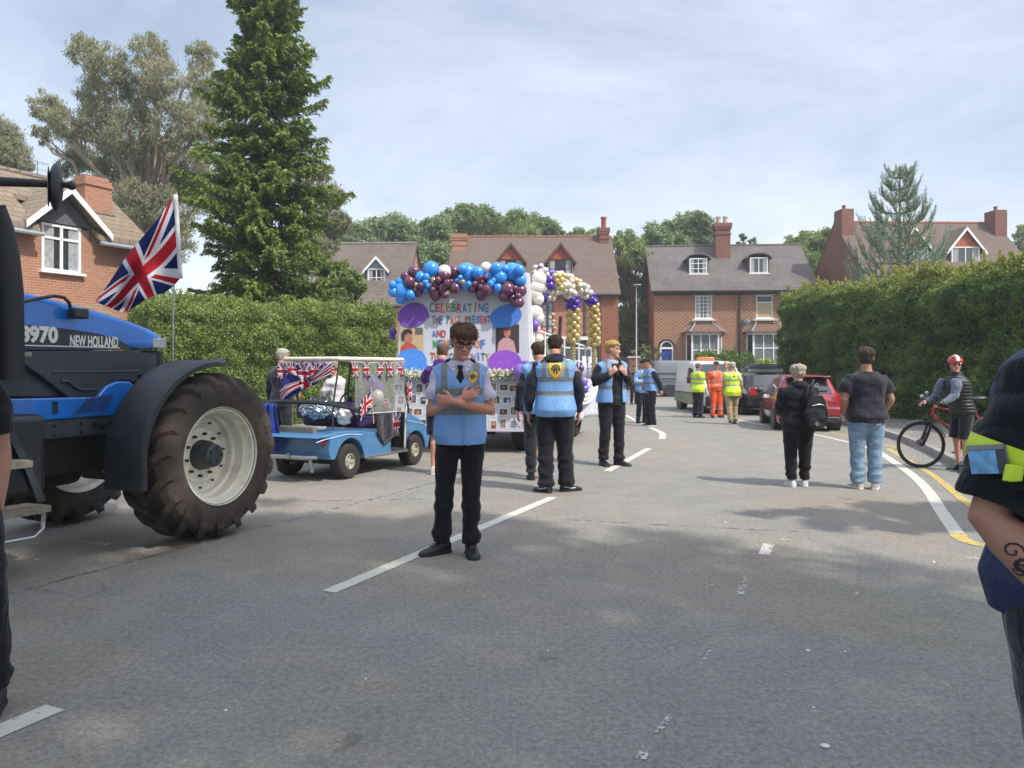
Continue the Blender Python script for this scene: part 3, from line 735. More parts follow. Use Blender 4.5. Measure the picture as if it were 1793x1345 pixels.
# ---- centre house behind the float
def centre_house():
    Y0 = 47; h = thing('gabled_house', 'tall house with reddish tiled roof, two gabled dormers and salmon walls behind the float', 'house', (-3.9, Y0, 0), 0)
    W, D, ze, zr = 10.4, 8.0, 6.2, 10.0
    wins = [(5.7, 3.5, .75, 2.0), (8.25, 3.5, .75, 2.0), (2.2, 3.5, .8, 2.0)]
    sm = mat('salmon_render', 'a06a56', .9, var=.15, vscale=2)
    mb = MB(); wallface(mb, 0, W, 0, ze, wins); gable_walls(mb, W, D, 0, ze, zr); mb.build('wall', sm, h, smooth=False)
    p = MB(); p.bx(W - 1.05, W - .02, -.16, -.003, 0, ze - .2); p.bx(W - 2.0, W - 1.6, -.05, -.003, 3.2, ze - .2); p.build('brick_pier', brick('pier_brick', '8f5340', '9c6049', '7d6250'), h, smooth=False)
    roof(h, W, D, ze, zr, tile_red, ov=.35, vo=.1, ridge_m=ridge_red)
    g = MB(); g.tube([(-.1, -.45, ze - .3), (W + .1, -.45, ze - .3)], .07, 8); g.cyl((W - 1.35, -.1, 0), (W - 1.35, -.1, ze - .4), .05, n=8); g.build('gutter', black_plastic, h)
    for wi in wins: window(h, *wi, 2, 4, dark_frame, curtain=.3)
    MB().bx(3.2, W - 1.1, -.22, -.01, 3.16, 3.36).build('white_fascia', white_paint, h, smooth=False)
    sf = MB(); sf.bx(4.6, W - 1.2, -.12, -.01, 1.0, 3.1); s_ = sf.build('shopfront', mat('dark_shopfront', '22262c', .5), h, smooth=False)
    MB().bx(4.9, W - 1.5, -.14, -.125, 1.3, 2.7).build('shop_window', glass_dark, s_, smooth=False)
    for x, in ((3.05,), (6.15,)):
        dormer_gable(h, x, 1.55, 1.0, 7.05, 8.25, 9.2, 3.2, mat('pale_cladding', '8a8580', .8), tile_red, mat('brown_barge', '5a3b30', .8), tri=mat('hung_red_tiles', '9a4e3c', .9, var=.3), fm=dark_frame, cols=3, rows=2, ov=.22)
    chimney(h, W - .45, D / 2 - .3, 9.0, 10.65, .62, .62, brick_red, 1, mat('red_pot', '8a4436', .8), pr=.17, ph=.75)
    chimney(h, .45, D / 2 - .8, 8.3, 10.15, .95, .7, brick_orange, 0)
centre_house()

# ---- Victorian semi-detached pair
def victorian():
    h = thing('semi_detached_house', 'pair of Victorian brick houses with blue door, bay windows and grey tiled roof', 'house', (8.95, 48.4, 0), R(-5))
    W, D, ze, zr = 9.85, 8.0, 6.45, 9.55; F_ = .9
    wins = [(2.55, 4.55, 1.05, 1.42), (6.30, 4.55, 1.0, 1.42)]
    door = (.38, F_, .80, 2.25)
    mb = MB(); wallface(mb, 0, W, 0, ze, wins + [door]); gable_walls(mb, W, D, 0, ze, zr); mb.build('wall', brick_flem, h, smooth=False)
    e = MB(); e.bx(-.02, W + .02, -.10, -.003, ze - .42, ze - .2); e.bx(-.04, W + .04, -.2, -.003, ze - .2, ze - .02)
    for i in range(33): e.bx(.05 + i * .3, .17 + i * .3, -.15, -.101, ze - .36, ze - .21)
    e.build('cornice', mat('dark_corbels', '3c2c27', .9), h, smooth=False)
    roof(h, W, D, ze, zr, tile_grey, ov=.42, vo=.22, ridge_m=mat('dark_ridge', '5c534e', .9, var=.3))
    MB().tube([(-.2, -.5, ze - .22), (W + .2, -.5, ze - .22)], .065, 8).build('gutter', black_plastic, h)
    MB().cyl((5.25, -.07, .3), (5.25, -.07, ze - .4), .05, n=8).build('downpipe', black_plastic, h)
    window(h, *wins[0], 4, 6, white_paint, bar=.016, curtain=.3); window(h, *wins[1], 1, 1, white_paint, transom=.70, curtain=False, blind=.68)
    for x, z, w, hh in wins:
        MB().bx(x - .14, x + w + .14, -.03, -.004, z + hh + .01, z + hh + .22).build('lintel', stone_pale, h, smooth=False)
        b_ = MB(); b_.bx(x - .25, x + w + .25, -.17, -.004, z - .16, z - .072)
        for xx in (x - .1, x + w): b_.bx(xx, xx + .1, -.12, -.004, z - .32, z - .162)
        b_.build('sill', stone_pale, h, smooth=False)
    # door with fanlight
    d = MB(); d.bx(door[0] + .07, door[0] + .73, .06, .10, F_, F_ + 1.72)
    for i in range(2):
        for j in range(3): d.bx(door[0] + .13 + i * .30, door[0] + .37 + i * .30, .045, .059, F_ + .12 + j * .54, F_ + .52 + j * .54)
    dd = d.build('door', mat('blue_door_paint', '1f3f8a', .4), h, smooth=False)
    MB().bx(door[0] + .37, door[0] + .43, .03, .045, F_ + .95, F_ + 1.1).build('door_knocker', steel, dd, smooth=False)
    fr = MB(); cx = door[0] + .40
    for xx in (door[0], door[0] + .73): fr.bx(xx, xx + .07, -.02, .10, F_, F_ + 1.85)
    fr.bx(door[0] + .07, door[0] + .73, -.02, .10, F_ + 1.74, F_ + 1.85)
    fr.tube([(cx + .365 * math.cos(R(a)), .02, F_ + 1.85 + .365 * math.sin(R(a))) for a in range(0, 181, 15)], .045, 6)
    fr.build('door_frame', white_paint, h, smooth=False)
    MB().prism(ellipse(cx, F_ + 1.85, .34, .34, 16, 0, 0, 180), .03, .05).build('fanlight', glass_dark, h, smooth=False)
    ar = MB(); ar.tube([(cx + .47 * math.cos(R(a)), -.01, F_ + 1.85 + .47 * math.sin(R(a))) for a in range(0, 181, 15)], .055, 6); ar.build('arch_bricks', mat('dark_arch', '37302f', .9), h, smooth=False)
    # bays
    for x, w, zb in ((2.0, 2.15, 1.62), (5.72, 2.35, 1.32)):
        b_ = MB(); b_.prism([(x, 0), (x + .28, -.6), (x + w - .28, -.6), (x + w, 0)], 0, zb - .1, 'z'); b_.build('bay_base', brick_flem, h, smooth=False)
        zt = 3.5; fr = MB(); fr.prism([(x - .05, .0), (x + .25, -.66), (x + w - .25, -.66), (x + w + .05, 0)], zb - .1, zb, 'z'); fr.prism([(x - .03, .0), (x + .26, -.63), (x + w - .26, -.63), (x + w + .03, 0)], zt, zt + .14, 'z')
        for (ax, ay) in ((x + .02, -.03), (x + .28, -.58), (x + w - .28, -.58), (x + w - .02, -.03)): fr.box((ax, ay, (zb + zt) / 2), (.11, .09, zt - zb))
        n = 3; x0, x1 = x + .28, x + w - .28
        for i in range(1, n): fr.bx(x0 + (x1 - x0) * i / n - .03, x0 + (x1 - x0) * i / n + .03, -.615, -.555, zb, zt)
        zm = zb + (zt - zb) * (.5 if x < 4 else .62); fr.bx(x0, x1, -.61, -.56, zm - .03, zm + .03)
        f = fr.build('bay_window', white_paint, h, smooth=False)
        g = MB(); g.quad((x0, -.575, zb), (x1, -.575, zb), (x1, -.575, zt), (x0, -.575, zt)); g.quad((x, -.02, zb), (x0, -.575, zb), (x0, -.575, zt), (x, -.02, zt)); g.quad((x + w, -.02, zb), (x1, -.575, zb), (x1, -.575, zt), (x + w, -.02, zt)); g.build('pane', glass_dark, f, smooth=False)
        c = MB(); m_ = 40
        for i in range(m_):
            if x > 4 and 12 <= i % 14 <= 14: continue
            xa = x0 + (x1 - x0) * i / m_; xb = x0 + (x1 - x0) * (i + 1) / m_; ya, yb = -.583 + .006 * math.sin(i * 1.9), -.583 + .006 * math.sin(i * 1.9 + 1.9)
            c.quad((xa, ya, zb + .02), (xb, yb, zb + .02), (xb, yb, zt - .03), (xa, ya, zt - .03))
        c.build('curtain', mat('net_curtain_grey', '6b7072' if x < 4 else '4a4f56', .9, var=.35, vscale=14), f, smooth=False)
        r_ = MB(); r_.loft([[(x - .3, 0, zt + .14), (x + .1, -.9, zt + .14), (x + w - .1, -.9, zt + .14), (x + w + .3, 0, zt + .14)], [(x - .3, 0, zt + .2), (x + .1, -.9, zt + .2), (x + w - .1, -.9, zt + .2), (x + w + .3, 0, zt + .2)], [(x + .35, 0, zt + .66), (x + .5, -.2, zt + .66), (x + w - .5, -.2, zt + .66), (x + w - .35, 0, zt + .66)]])
        r_.build('bay_roof', rooftile('red_brown_tiles', '6f5348', '7d5f52', '42342e', moss='6d6058'), h, smooth=False)
        tr = MB()
        for a, b2 in (((x - .3, 0, zt + .2), (x + .35, 0, zt + .68)), ((x + .1, -.9, zt + .2), (x + .5, -.2, zt + .68)), ((x + w - .1, -.9, zt + .2), (x + w - .5, -.2, zt + .68)), ((x + w + .3, 0, zt + .2), (x + w - .35, 0, zt + .68))): tr.tube([a, b2], .045, 6)
        tr.build('bay_flashing', mat('lead_flashing', '8b8d90', .7), h)
    # eyebrow dormers
    for x, kc in ((2.35, 3), (6.15, 1)):
        w = 1.15; yf = 1.25; mb = MB()
        mb.bx(x - .06, x, yf, 3.4, 7.3, 8.55); mb.bx(x + w, x + w + .06, yf, 3.4, 7.3, 8.55); mb.bx(x, x + w, yf + .06, yf + .1, 7.25, 8.55); dd = mb.build('dormer', mat('tile_hung_dark', '4a4542', .9, var=.3), h, smooth=False)
        arc = [(x - .25, 8.42)] + [(x + w / 2 + (w / 2 + .12) * math.cos(R(a)), 8.52 + .22 * math.sin(R(a))) for a in range(180, -1, -20)] + [(x + w + .25, 8.42)]
        top = [(p[0], p[1] + .07) for p in arc]; r_ = MB(); r_.prism(arc + top[::-1], yf - .14, 4.0); r_.build('dormer_roof', tile_grey, dd, smooth=False)
        window(h, x + .02, 7.5, w - .04, 1.0, 2, kc, y=yf - .04, bar=.022, curtain=.2)
    chimney(h, 4.75, D / 2 - .9, 8.2, 11.0, .95, .9, brick_red, 2, mat('pale_pot', 'b59f8a', .9), pr=.16, ph=.5, corb=.11)
    s = MB(); s.lathe([(.0, .06), (.16, .03), (.26, -.03)], n=18); dsh = s.build('satellite_dish', mat('dish_grey', '5f6164', .6), h); dsh.location = (5.6, -.22, 4.35); dsh.rotation_euler = (R(70), 0, R(-20))
victorian()

# ---- right house behind the hedge and the pine
def right_house():
    h = thing('tall_gable_house', 'house with brown tiled roof, two brick end chimneys and white dormers behind the right hedge', 'house', (20.3, 44.0, 0), R(2))
    W, D, ze, zr = 10.3, 8.0, 6.5, 10.4
    mb = MB(); wallface(mb, 0, W, 0, ze, [(1.5, 3.4, 1.1, 1.5), (7.2, 3.4, 1.1, 1.5)]); gable_walls(mb, W, D, 0, ze, zr); mb.build('wall', brick_red, h, smooth=False)
    roof(h, W, D, ze, zr, tile_red, ov=.35, vo=.04, ridge_m=ridge_red)
    window(h, 1.5, 3.4, 1.1, 1.5); window(h, 7.2, 3.4, 1.1, 1.5)
    for x in (2.5, 5.6):
        dormer_gable(h, x, 1.8, 1.1, 7.55, 8.6, 9.7, 3.3, slate_dark, tile_red, white_paint, tri=mat('hung_orange_tiles', 'a05a3c', .9, var=.3), fm=white_paint, cols=2, rows=1, ov=.3)
    for x, s in ((.35, 0), (W - .35, 1)):
        chimney(h, x, D / 2 - .5, 8.6, 11.2, .75, 1.05, brick_red, 1, mat('brick_pot', '8a5040', .9), bands=False, corb=.0, ph=.3)
right_house()

# ---- garden wall, hedges in front of the Victorian houses; gate and side fence
gw = thing('garden_wall', 'low red brick garden wall in front of the Victorian houses', 'wall', (10.3, 43.6, 0), R(-4))
MB().bx(0, 8.6, 0, .24, 0, .78).build('wall', brick('garden_brick', '8e5545', '9f6654', '8b7a6c'), gw, smooth=False)
MB().bx(-.03, 8.63, -.03, .27, .782, .86).build('coping', mat('coping', '7d6a5c', .9), gw, smooth=False)
fn = thing('side_gate', 'dark wooden gate and fence between the two houses', 'gate', (6.9, 49.0, 0), 0)
mb = MB()
for i in range(11): mb.bx(i * .18, i * .18 + .165, 0, .03, 0, 2.1 + .02 * (i % 2))
mb.build('boards', mat('dark_fence_wood', '2c2826', .8, var=.3), fn, smooth=False); MB().bx(-.06, 1.98, .03, .08, 1.9, 2.0).build('rail', mat('green_rail', '6f8a3a', .8), fn, smooth=False)
gp = thing('gate_pillar', 'short brick gate pillar beside the lamp post', 'pillar', (7.25, 45.9, 0)); MB().bx(-.3, .3, -.3, .3, 0, 2.05).build('shaft', brick_red, gp, smooth=False); MB().bx(-.36, .36, -.36, .36, 2.05, 2.15).build('cap', stone_pale, gp, smooth=False)
# lamp post
lp = thing('street_lamp', 'thin pale grey street lamp with flat head in front of the houses', 'street lamp', (6.88, 42.5, 0))
MB().lathe([(.085, 0), (.085, 1.3), (.08, 1.35), (.05, 1.4), (.035, 6.0)], n=12).build('pole', mat('galvanised', '989b9b', .5, .3), lp)
MB().box((.02, -.12, 6.03), (.40, .50, .05)).build('lamp_head', mat('galvanised', '989b9b', .5, .3), lp, bevel=.02)
# ================================================================== FOLIAGE
def unit(n, g=rng):
    v = g.normal(size=(n, 3)); return v / np.linalg.norm(v, axis=1, keepdims=True)
def quads(pts, d, w, l, wd, bend=None):
    """leaf quads: centre pts, along d (unit), across w (unit), lengths l, widths wd"""
    l = np.asarray(l).reshape(-1, 1) / 2; wd = np.asarray(wd).reshape(-1, 1) / 2
    a = pts - d * l; b = pts + w * wd; c = pts + d * l; e = pts - w * wd
    v = np.stack([a, b, c, e], 1).reshape(-1, 3); f = np.arange(len(v)).reshape(-1, 4); return v, f
def perp(d, g=rng):
    w = np.cross(d, unit(len(d), g)); return w / (np.linalg.norm(w, axis=1, keepdims=True) + 1e-9)
bark = mat('bark', '5b4c3e', .95, var=.3, vscale=8, bump=.8, bscale=14)
bark_pale = mat('pale_bark', '8d8272', .9, var=.35, vscale=5, bump=.5, bscale=14)
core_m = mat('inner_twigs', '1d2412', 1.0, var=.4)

def limb(mb, p0, p1, r0, r1, wob=.12, n=6, seed=0, nn=7):
    g = random.Random(seed); p0, p1 = Vector(p0), Vector(p1); L = (p1 - p0).length; pts = []; rs = []
    for i in range(n + 1):
        t = i / n; q = p0.lerp(p1, t) + Vector((g.uniform(-1, 1), g.uniform(-1, 1), g.uniform(-.5, .8))) * wob * L * math.sin(math.pi * t) * .4
        pts.append(q); rs.append(r0 + (r1 - r0) * t)
    mb.tube(pts, rs, nn)
def clump_leaves(c, r, n, l, wd, hang=0.0, squash=(1, 1, .8), g=rng, shell=.55):
    """leaf positions in a ragged ellipsoidal clump made of smaller tufts"""
    k = max(6, int(n / 60)); td = unit(k, g); tr = g.uniform(shell, 1.06, k) ** 1.0
    tuft = np.array(c) + td * (tr * r)[:, None] * np.array(squash)
    idx = g.integers(0, k, n); p = tuft[idx] + g.normal(size=(n, 3)) * r * .15 * np.array((1, 1, .8))
    d = unit(n, g); d[:, 2] -= hang; d /= np.linalg.norm(d, axis=1, keepdims=True)
    return p, d, g.uniform(.6, 1.25, n) * l, g.uniform(.7, 1.2, n) * wd
def tree(name, label, cat, base, trunk_top, clumps, n, l, wd, lm, tr=.25, hang=0.2, bm=None, group=None, seed=1, squash=(1, 1, .82), limbs=True, local=None):
    g = np.random.default_rng(seed); base = Vector(base)
    h = thing(name, label, cat, base, 0, group)
    mb = MB(); tt = Vector(trunk_top) - base
    limb(mb, (0, 0, -.2), tt, tr, tr * .35, .08, 8, seed, 10)
    tot = sum(c[3] ** 2 for c in clumps); P_, D_, L_, W_ = [], [], [], []
    for i, c in enumerate(clumps):
        cc = Vector(c[:3]) - base
        if limbs:
            t = min(.95, max(.25, (cc.z * .62) / max(.1, tt.z))); s0 = tt * t
            limb(mb, s0, cc, tr * .42, .03, .18, 6, seed + i, 6)
            for j in range(4):
                v = unit(1, g)[0]; limb(mb, cc.lerp(s0, .25), cc + Vector(v) * c[3] * .8, .05, .012, .2, 4, seed * 7 + i * 5 + j, 5)
        p, d, ll, ww = clump_leaves(cc, c[3], max(50, int(n * c[3] ** 2 / tot)), l, wd, hang, squash, g)
        P_.append(p); D_.append(d); L_.append(ll); W_.append(ww)
    mb.build('trunk', bm or bark, h)
    p = np.concatenate(P_); d = np.concatenate(D_); v, f = quads(p, d, perp(d, g), np.concatenate(L_), np.concatenate(W_))
    rawmesh('crown', v, f, lm, h); return h

# ---- materials
lf_hedge = leaf('privet_leaves', ['4f6130', '6c7d3e', '8c9b54', 'b3bd78'], .3, 1.6)
lf_beech = leaf('right_hedge_leaves', ['354a2b', '506a36', '72884a', '9aa65a'], .3, 1.2, tip='a9a656')
lf_spruce = leaf('spruce_needles', ['34491f', '4e642e', '6d823c', '8a9d4c'], .2, 1.1, tip='a3ad55')
lf_euc = leaf('grey_olive_leaves', ['62684e', '7c8064', '979678', 'ab9f82'], .3, .5)
lf_broad = leaf('broad_leaves', ['5f7350', '778b62', '8fa174', 'a5b588'], .32, .35)
lf_willow = leaf('willow_leaves', ['5a6c3f', '70834c', '87985c', '9ca96e'], .35, .35)
lf_pine = leaf('blue_green_needles', ['5a7058', '758b72', '93a88d', 'b5c4ab'], .2, .8)
lf_lime = leaf('lime_leaves', ['7f9a2c', '9cb53a', 'b9c94e', '6a8a2a'], .35, 1.5)
lf_shrub = leaf('shrub_leaves', ['3b5523', '56742f', '78903c', '98a850'], .35, 1.5)

def hedge(name, label, p0, p1, th, h0, h1, n, l, wd, lm, seed, side=1, tipz=None, group=None, bulge=.12):
    """clipped hedge from p0 to p1 (its visible foot line), thickness th away from the viewer, with ragged shoots on top"""
    g = np.random.default_rng(seed); p0 = np.array(p0, float); p1 = np.array(p1, float); ax = p1 - p0; L = np.linalg.norm(ax); ax /= L
    nrm = np.array((ax[1], -ax[0])) * side      # outward, to the road
    H = thing(name, label, 'hedge', (p0[0], p0[1], 0), 0, group)
    A3 = np.array((ax[0], ax[1], 0)); N3 = np.array((nrm[0], nrm[1], 0)); Z = np.array((0, 0, 1.))
    hh = lambda s: h0 + (h1 - h0) * s / L + .06 * np.sin(s * 1.3) + .05 * np.sin(s * 3.7)
    def place(s, q, z):   # s along, q depth (0 = front), z
        return A3 * s[:, None] - N3 * q[:, None] + Z * z[:, None]
    parts = []
    areas = [('front', L * (h0 + h1) / 2, .55), ('top', L * th * .9, .27), ('ends', 2 * th * h0, .18)]
    for nm, a, share in areas:
        m_ = int(n * share); u = g.uniform(0, 1, m_); v = g.uniform(0, 1, m_)
        if nm == 'front': s = u * L; z = v ** .92 * hh(s); q = np.zeros(m_); o = N3 + Z * .0
        elif nm == 'top': s = u * L; q = v * th; z = hh(s); o = Z
        else: s = np.where(u < .5, 0, L).astype(float); q = v * th; z = g.uniform(0, 1, m_) * hh(s); o = None
        # rounded shoulders
        r_ = .70 if tipz else .35; H_ = hh(s); over = np.clip(z - (H_ - r_), 0, r_) / r_; q = q + (1 - np.sqrt(np.clip(1 - over ** 2, 0, 1))) * r_ * (1 if nm == 'front' else 0)
        over2 = np.clip(r_ - q, 0, r_) / r_ if nm == 'top' else 0
        if nm == 'top': z = z - (1 - np.sqrt(np.clip(1 - over2 ** 2, 0, 1))) * r_ * .8
        p = place(s, q, z)
        nz = nnoise(p + seed, 1.3) * bulge + nnoise(p + 3 * seed, 4.1) * bulge * .55
        if nm == 'ends': o3 = np.where(u[:, None] < .5, -A3, A3)
        else: o3 = np.broadcast_to(o, (m_, 3))
        depth = g.exponential(.05, m_)
        p = p + o3 * (nz - depth)[:, None] + g.normal(size=(m_, 3)) * .02
        d = unit(m_, g) + o3 * .5 + Z * .35; d /= np.linalg.norm(d, axis=1, keepdims=True); parts.append((p, d, g.uniform(.6, 1.3, m_) * l, g.uniform(.7, 1.2, m_) * wd, np.clip((z / hh(s) - .86) / .12, 0, 1) * g.uniform(0, 1, m_) ** 1.2 if tipz else np.zeros(m_)))
    # shoots sticking up
    m_ = int(n * .05); k = int(L * 16); ss = g.uniform(0, L, k); qq = g.uniform(0, th, k); hs = g.uniform(.05, .30, k); idx = g.integers(0, k, m_); t = g.uniform(0, 1, m_)
    p = place(ss[idx], qq[idx], hh(ss[idx]) + hs[idx] * t) + g.normal(size=(m_, 3)) * .018; d = unit(m_, g) * .7 + Z; d /= np.linalg.norm(d, axis=1, keepdims=True)
    parts.append((p, d, g.uniform(.6, 1.1, m_) * l, g.uniform(.7, 1.1, m_) * wd, (.4 + .6 * t) if tipz else np.zeros(m_)))
    p, d, ll, ww, tp = [np.concatenate(x) for x in zip(*parts)]
    v, f = quads(p, d, perp(d, g), ll, ww); rawmesh('foliage', v, f, lm, H, tip=np.repeat(tp, 4))
    # solid twiggy core
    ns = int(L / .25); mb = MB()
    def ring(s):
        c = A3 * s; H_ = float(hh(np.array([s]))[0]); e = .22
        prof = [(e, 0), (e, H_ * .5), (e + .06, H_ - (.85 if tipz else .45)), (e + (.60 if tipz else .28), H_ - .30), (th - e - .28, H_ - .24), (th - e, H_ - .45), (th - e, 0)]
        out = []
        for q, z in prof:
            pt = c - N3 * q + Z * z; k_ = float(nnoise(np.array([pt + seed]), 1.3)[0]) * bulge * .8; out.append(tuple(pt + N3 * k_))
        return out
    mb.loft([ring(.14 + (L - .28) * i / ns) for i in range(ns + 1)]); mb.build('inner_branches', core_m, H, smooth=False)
    return H
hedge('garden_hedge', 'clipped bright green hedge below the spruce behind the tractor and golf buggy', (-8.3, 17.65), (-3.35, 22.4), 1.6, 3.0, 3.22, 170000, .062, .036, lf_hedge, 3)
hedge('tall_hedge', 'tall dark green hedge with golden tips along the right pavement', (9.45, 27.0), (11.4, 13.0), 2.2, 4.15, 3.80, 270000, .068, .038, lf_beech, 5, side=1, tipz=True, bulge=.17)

# ---- spruce
def spruce():
    g = np.random.default_rng(21); base = Vector((-7.45, 23.3, 0)); H_ = 14.9
    h = thing('spruce_tree', 'tall dark green spruce towering over the left hedge', 'tree', base)
    mb = MB(); mb.tube([(0, 0, -.1), (.03, 0, 5), (-.02, .02, 10), (0, 0, H_)], [.26, .2, .1, .02], 10)
    PP, DD, TT, LL, WW = [], [], [], [], []
    z = 1.2
    while z < H_ - .15:
        t = z / H_; rad = float(np.interp(z, [0, 1.5, 4.3, 6.9, 9.5, 12.6, 14.0, 15], [2.3, 2.5, 2.45, 2.25, 1.75, 1.2, .75, .1])) * .84 * (1 + .10 * math.sin(z * 2.1) + .06 * math.sin(z * 5.3))
        nb = g.integers(8, 12)
        a0 = g.uniform(0, 6.28)
        for i in range(nb):
            a = a0 + 6.283 * i / nb + g.normal() * .25; L = rad * g.uniform(.62, 1.18) * (1 + .22 * math.sin(a * 2 + z * .9))
            out = np.array((math.cos(a), math.sin(a), 0)); side = np.array((-out[1], out[0], 0)); z0 = z + g.normal() * .12
            up0 = .35 if t > .6 else (.05 if t > .3 else -.12)
            def bp(s): return out * L * s + np.array((0, 0, z0 + L * (up0 * s - .30 * s * s + .26 * s ** 4)))
            mb.tube([tuple(bp(s)) for s in (0, .3, .6, .85, 1)], [.045 * L / 2, .03, .02, .012, .006], 5)
            nt = int(10 + L * 18)
            for k in range(nt):
                s = .22 + .78 * (k + g.uniform()) / nt; b0 = bp(s); tl = (.16 + .34 * (1 - s)) * g.uniform(.7, 1.3) * min(1, L / 1.6 + .2)
                sd = -1 if k % 2 else 1; tdir = out * g.uniform(.45, .9) + side * sd * g.uniform(.3, 1.0) + np.array((0, 0, g.uniform(-.75, .12))); tdir /= np.linalg.norm(tdir)
                m_ = 17; tt = (np.arange(m_) + g.uniform(0, 1, m_)) / m_
                p = b0 + tdir * (tl * 1.15 * tt)[:, None] + g.normal(size=(m_, 3)) * .022 + np.array((0, 0, -1)) * (tt ** 2 * tl * .22)[:, None]
                d = tdir + unit(m_, g) * .75; d /= np.linalg.norm(d, axis=1, keepdims=True)
                PP.append(p); DD.append(d); TT.append(np.clip((s - .62) * 1.5, 0, 1) * tt * (.4 + .6 * g.uniform()) * np.ones(m_)); LL.append(g.uniform(.05, .105, m_)); WW.append(g.uniform(.014, .030, m_))
        z += g.uniform(.20, .28)
    mb.build('trunk', bark, h)
    p = np.concatenate(PP); d = np.concatenate(DD); v, f = quads(p, d, perp(d, g), np.concatenate(LL) * 1.75, np.concatenate(WW) * 2.0)
    rawmesh('crown', v, f, lf_spruce, h, tip=np.repeat(np.concatenate(TT), 4))
    print('spruce leaves', len(p))
spruce()

# ---- eucalyptus behind the left house
def px(u, v, y, r): p = P(u, v, y); return (p.x, p.y, p.z, r / F * y)
gE = random.Random(4)
cl = [px(u, v, 35 + gE.uniform(-2.2, 2.2), r) for u, v, r in [(150, 92, 34), (188, 118, 40), (165, 165, 34), (262, 92, 34), (280, 140, 44), (240, 160, 34), (352, 100, 30), (362, 150, 38), (80, 190, 30), (112, 218, 36), (70, 236, 20), (175, 215, 44), (232, 230, 48), (300, 220, 46), (350, 215, 44), (150, 268, 38), (205, 290, 44), (268, 300, 48), (330, 295, 48), (240, 350, 42), (300, 370, 46), (205, 345, 24), (365, 340, 40), (120, 290, 24), (255, 395, 34), (310, 420, 38)]]
tree('eucalyptus_tree', 'big loose grey-green eucalyptus behind the brick house and the spruce', 'tree', (-17.0, 35.5, 0), (-16.6, 35, 13.2), [(c[0], c[1], c[2], c[3] * .88) for c in cl], 105000, .19, .042, lf_euc, .38, 1.1, bark_pale, seed=11, squash=(1, .9, 1.05))
cl = [px(u, v, 36, r) for u, v, r in [(575, 345, 26), (590, 390, 24), (560, 300, 20), (545, 400, 30), (540, 340, 26), (565, 430, 26)]]
tree('eucalyptus_tree', 'grey-green tree showing just right of the spruce', 'tree', (-9.3, 36.2, 0), (-9.2, 36, 8), cl, 24000, .20, .05, lf_euc, .25, 1.0, bark_pale, seed=13)
cl = [px(u, v, 40, r) for u, v, r in [(0, 245, 34), (-30, 230, 40), (22, 270, 28), (-10, 290, 36), (40, 292, 18), (-50, 270, 40)]]
tree('eucalyptus_tree', 'grey-green tree top at the far left edge above the brick roof', 'tree', (-28.5, 40, 0), (-28, 40, 11), cl, 30000, .22, .05, lf_euc, .3, 1.0, bark_pale, seed=12)

# ---- trees behind the houses
def bg(label, spots, y, lm, seed, n=27000, l=.24, wd=.13, name='broadleaf_tree', hang=.25, sq=(1, 1, .85)):
    g = random.Random(seed); cl = [px(u, v, y + g.uniform(-1.5, 1.5), r) for u, v, r in spots]
    cx = sum(c[0] for c in cl) / len(cl); top = max(c[2] for c in cl)
    return tree(name, label, 'tree', (cx, y, 0), (cx + .2, y, top * .78), cl, n, l, wd, lm, .3, hang, seed=seed, group='trees behind the houses', squash=sq)
bg('mid green tree right beside the spruce top of the row', [(600, 400, 18), (630, 420, 30), (655, 405, 24), (618, 440, 26), (590, 440, 28), (645, 440, 20)], 60, lf_broad, 31)
bg('low green tree above the dark dormer house roof', [(690, 400, 26), (715, 415, 28), (672, 425, 22), (740, 420, 22), (700, 440, 26)], 63, lf_broad, 32)
bg('dense dark green tree between the dormer house and the tall gabled house', [(765, 400, 26), (748, 430, 28), (780, 420, 28), (765, 455, 32), (745, 470, 26), (790, 380, 16), (785, 460, 28)], 56, lf_broad, 33)
bg('tallest rounded pale green tree behind the salmon house chimney', [(815, 375, 22), (840, 385, 26), (800, 395, 22), (865, 395, 24), (830, 410, 30)], 66, lf_willow, 34)
bg('pale green tree with thin twigs above the salmon house ridge', [(905, 390, 22), (930, 398, 24), (885, 402, 22), (955, 400, 20), (915, 415, 28), (975, 408, 14)], 68, lf_willow, 35)
bg('small round tree top just left of the red chimney pot', [(1020, 412, 16), (1045, 412, 15), (1000, 420, 14), (1030, 425, 20)], 66, lf_broad, 36, n=9000)
bg('tall bushy willow filling the gap between the two houses', [(1100, 425, 24), (1118, 455, 26), (1088, 460, 26), (1112, 500, 28), (1090, 510, 26), (1122, 545, 26), (1098, 560, 28), (1120, 590, 24), (1095, 605, 28), (1078, 425, 14)], 53.5, lf_willow, 37, n=30000, l=.26, wd=.09, hang=.7)
bg('large dark green tree behind the Victorian chimney', [(1205, 392, 24), (1235, 395, 20), (1180, 410, 26), (1150, 412, 24), (1215, 418, 30), (1250, 420, 20), (1130, 425, 16), (1185, 432, 24), (1170, 395, 13), (1224, 380, 13)], 60, lf_broad, 38, n=24000)
bg('thin leggy tree sprigs right of the Victorian chimney', [(1302, 416, 7), (1318, 425, 8), (1330, 432, 7), (1296, 428, 8)], 60, lf_broad, 39, n=1800)
bg('rounded mid green tree between the Victorian houses and the tall gable house', [(1400, 425, 22), (1425, 430, 26), (1385, 435, 18), (1445, 420, 20), (1430, 460, 30), (1455, 450, 26), (1410, 460, 26), (1440, 490, 28)], 57, lf_willow, 40, n=22000)
bg('green tree top at the far right edge', [(1800, 410, 22), (1815, 440, 30), (1790, 430, 14)], 55, lf_broad, 41, n=6000)
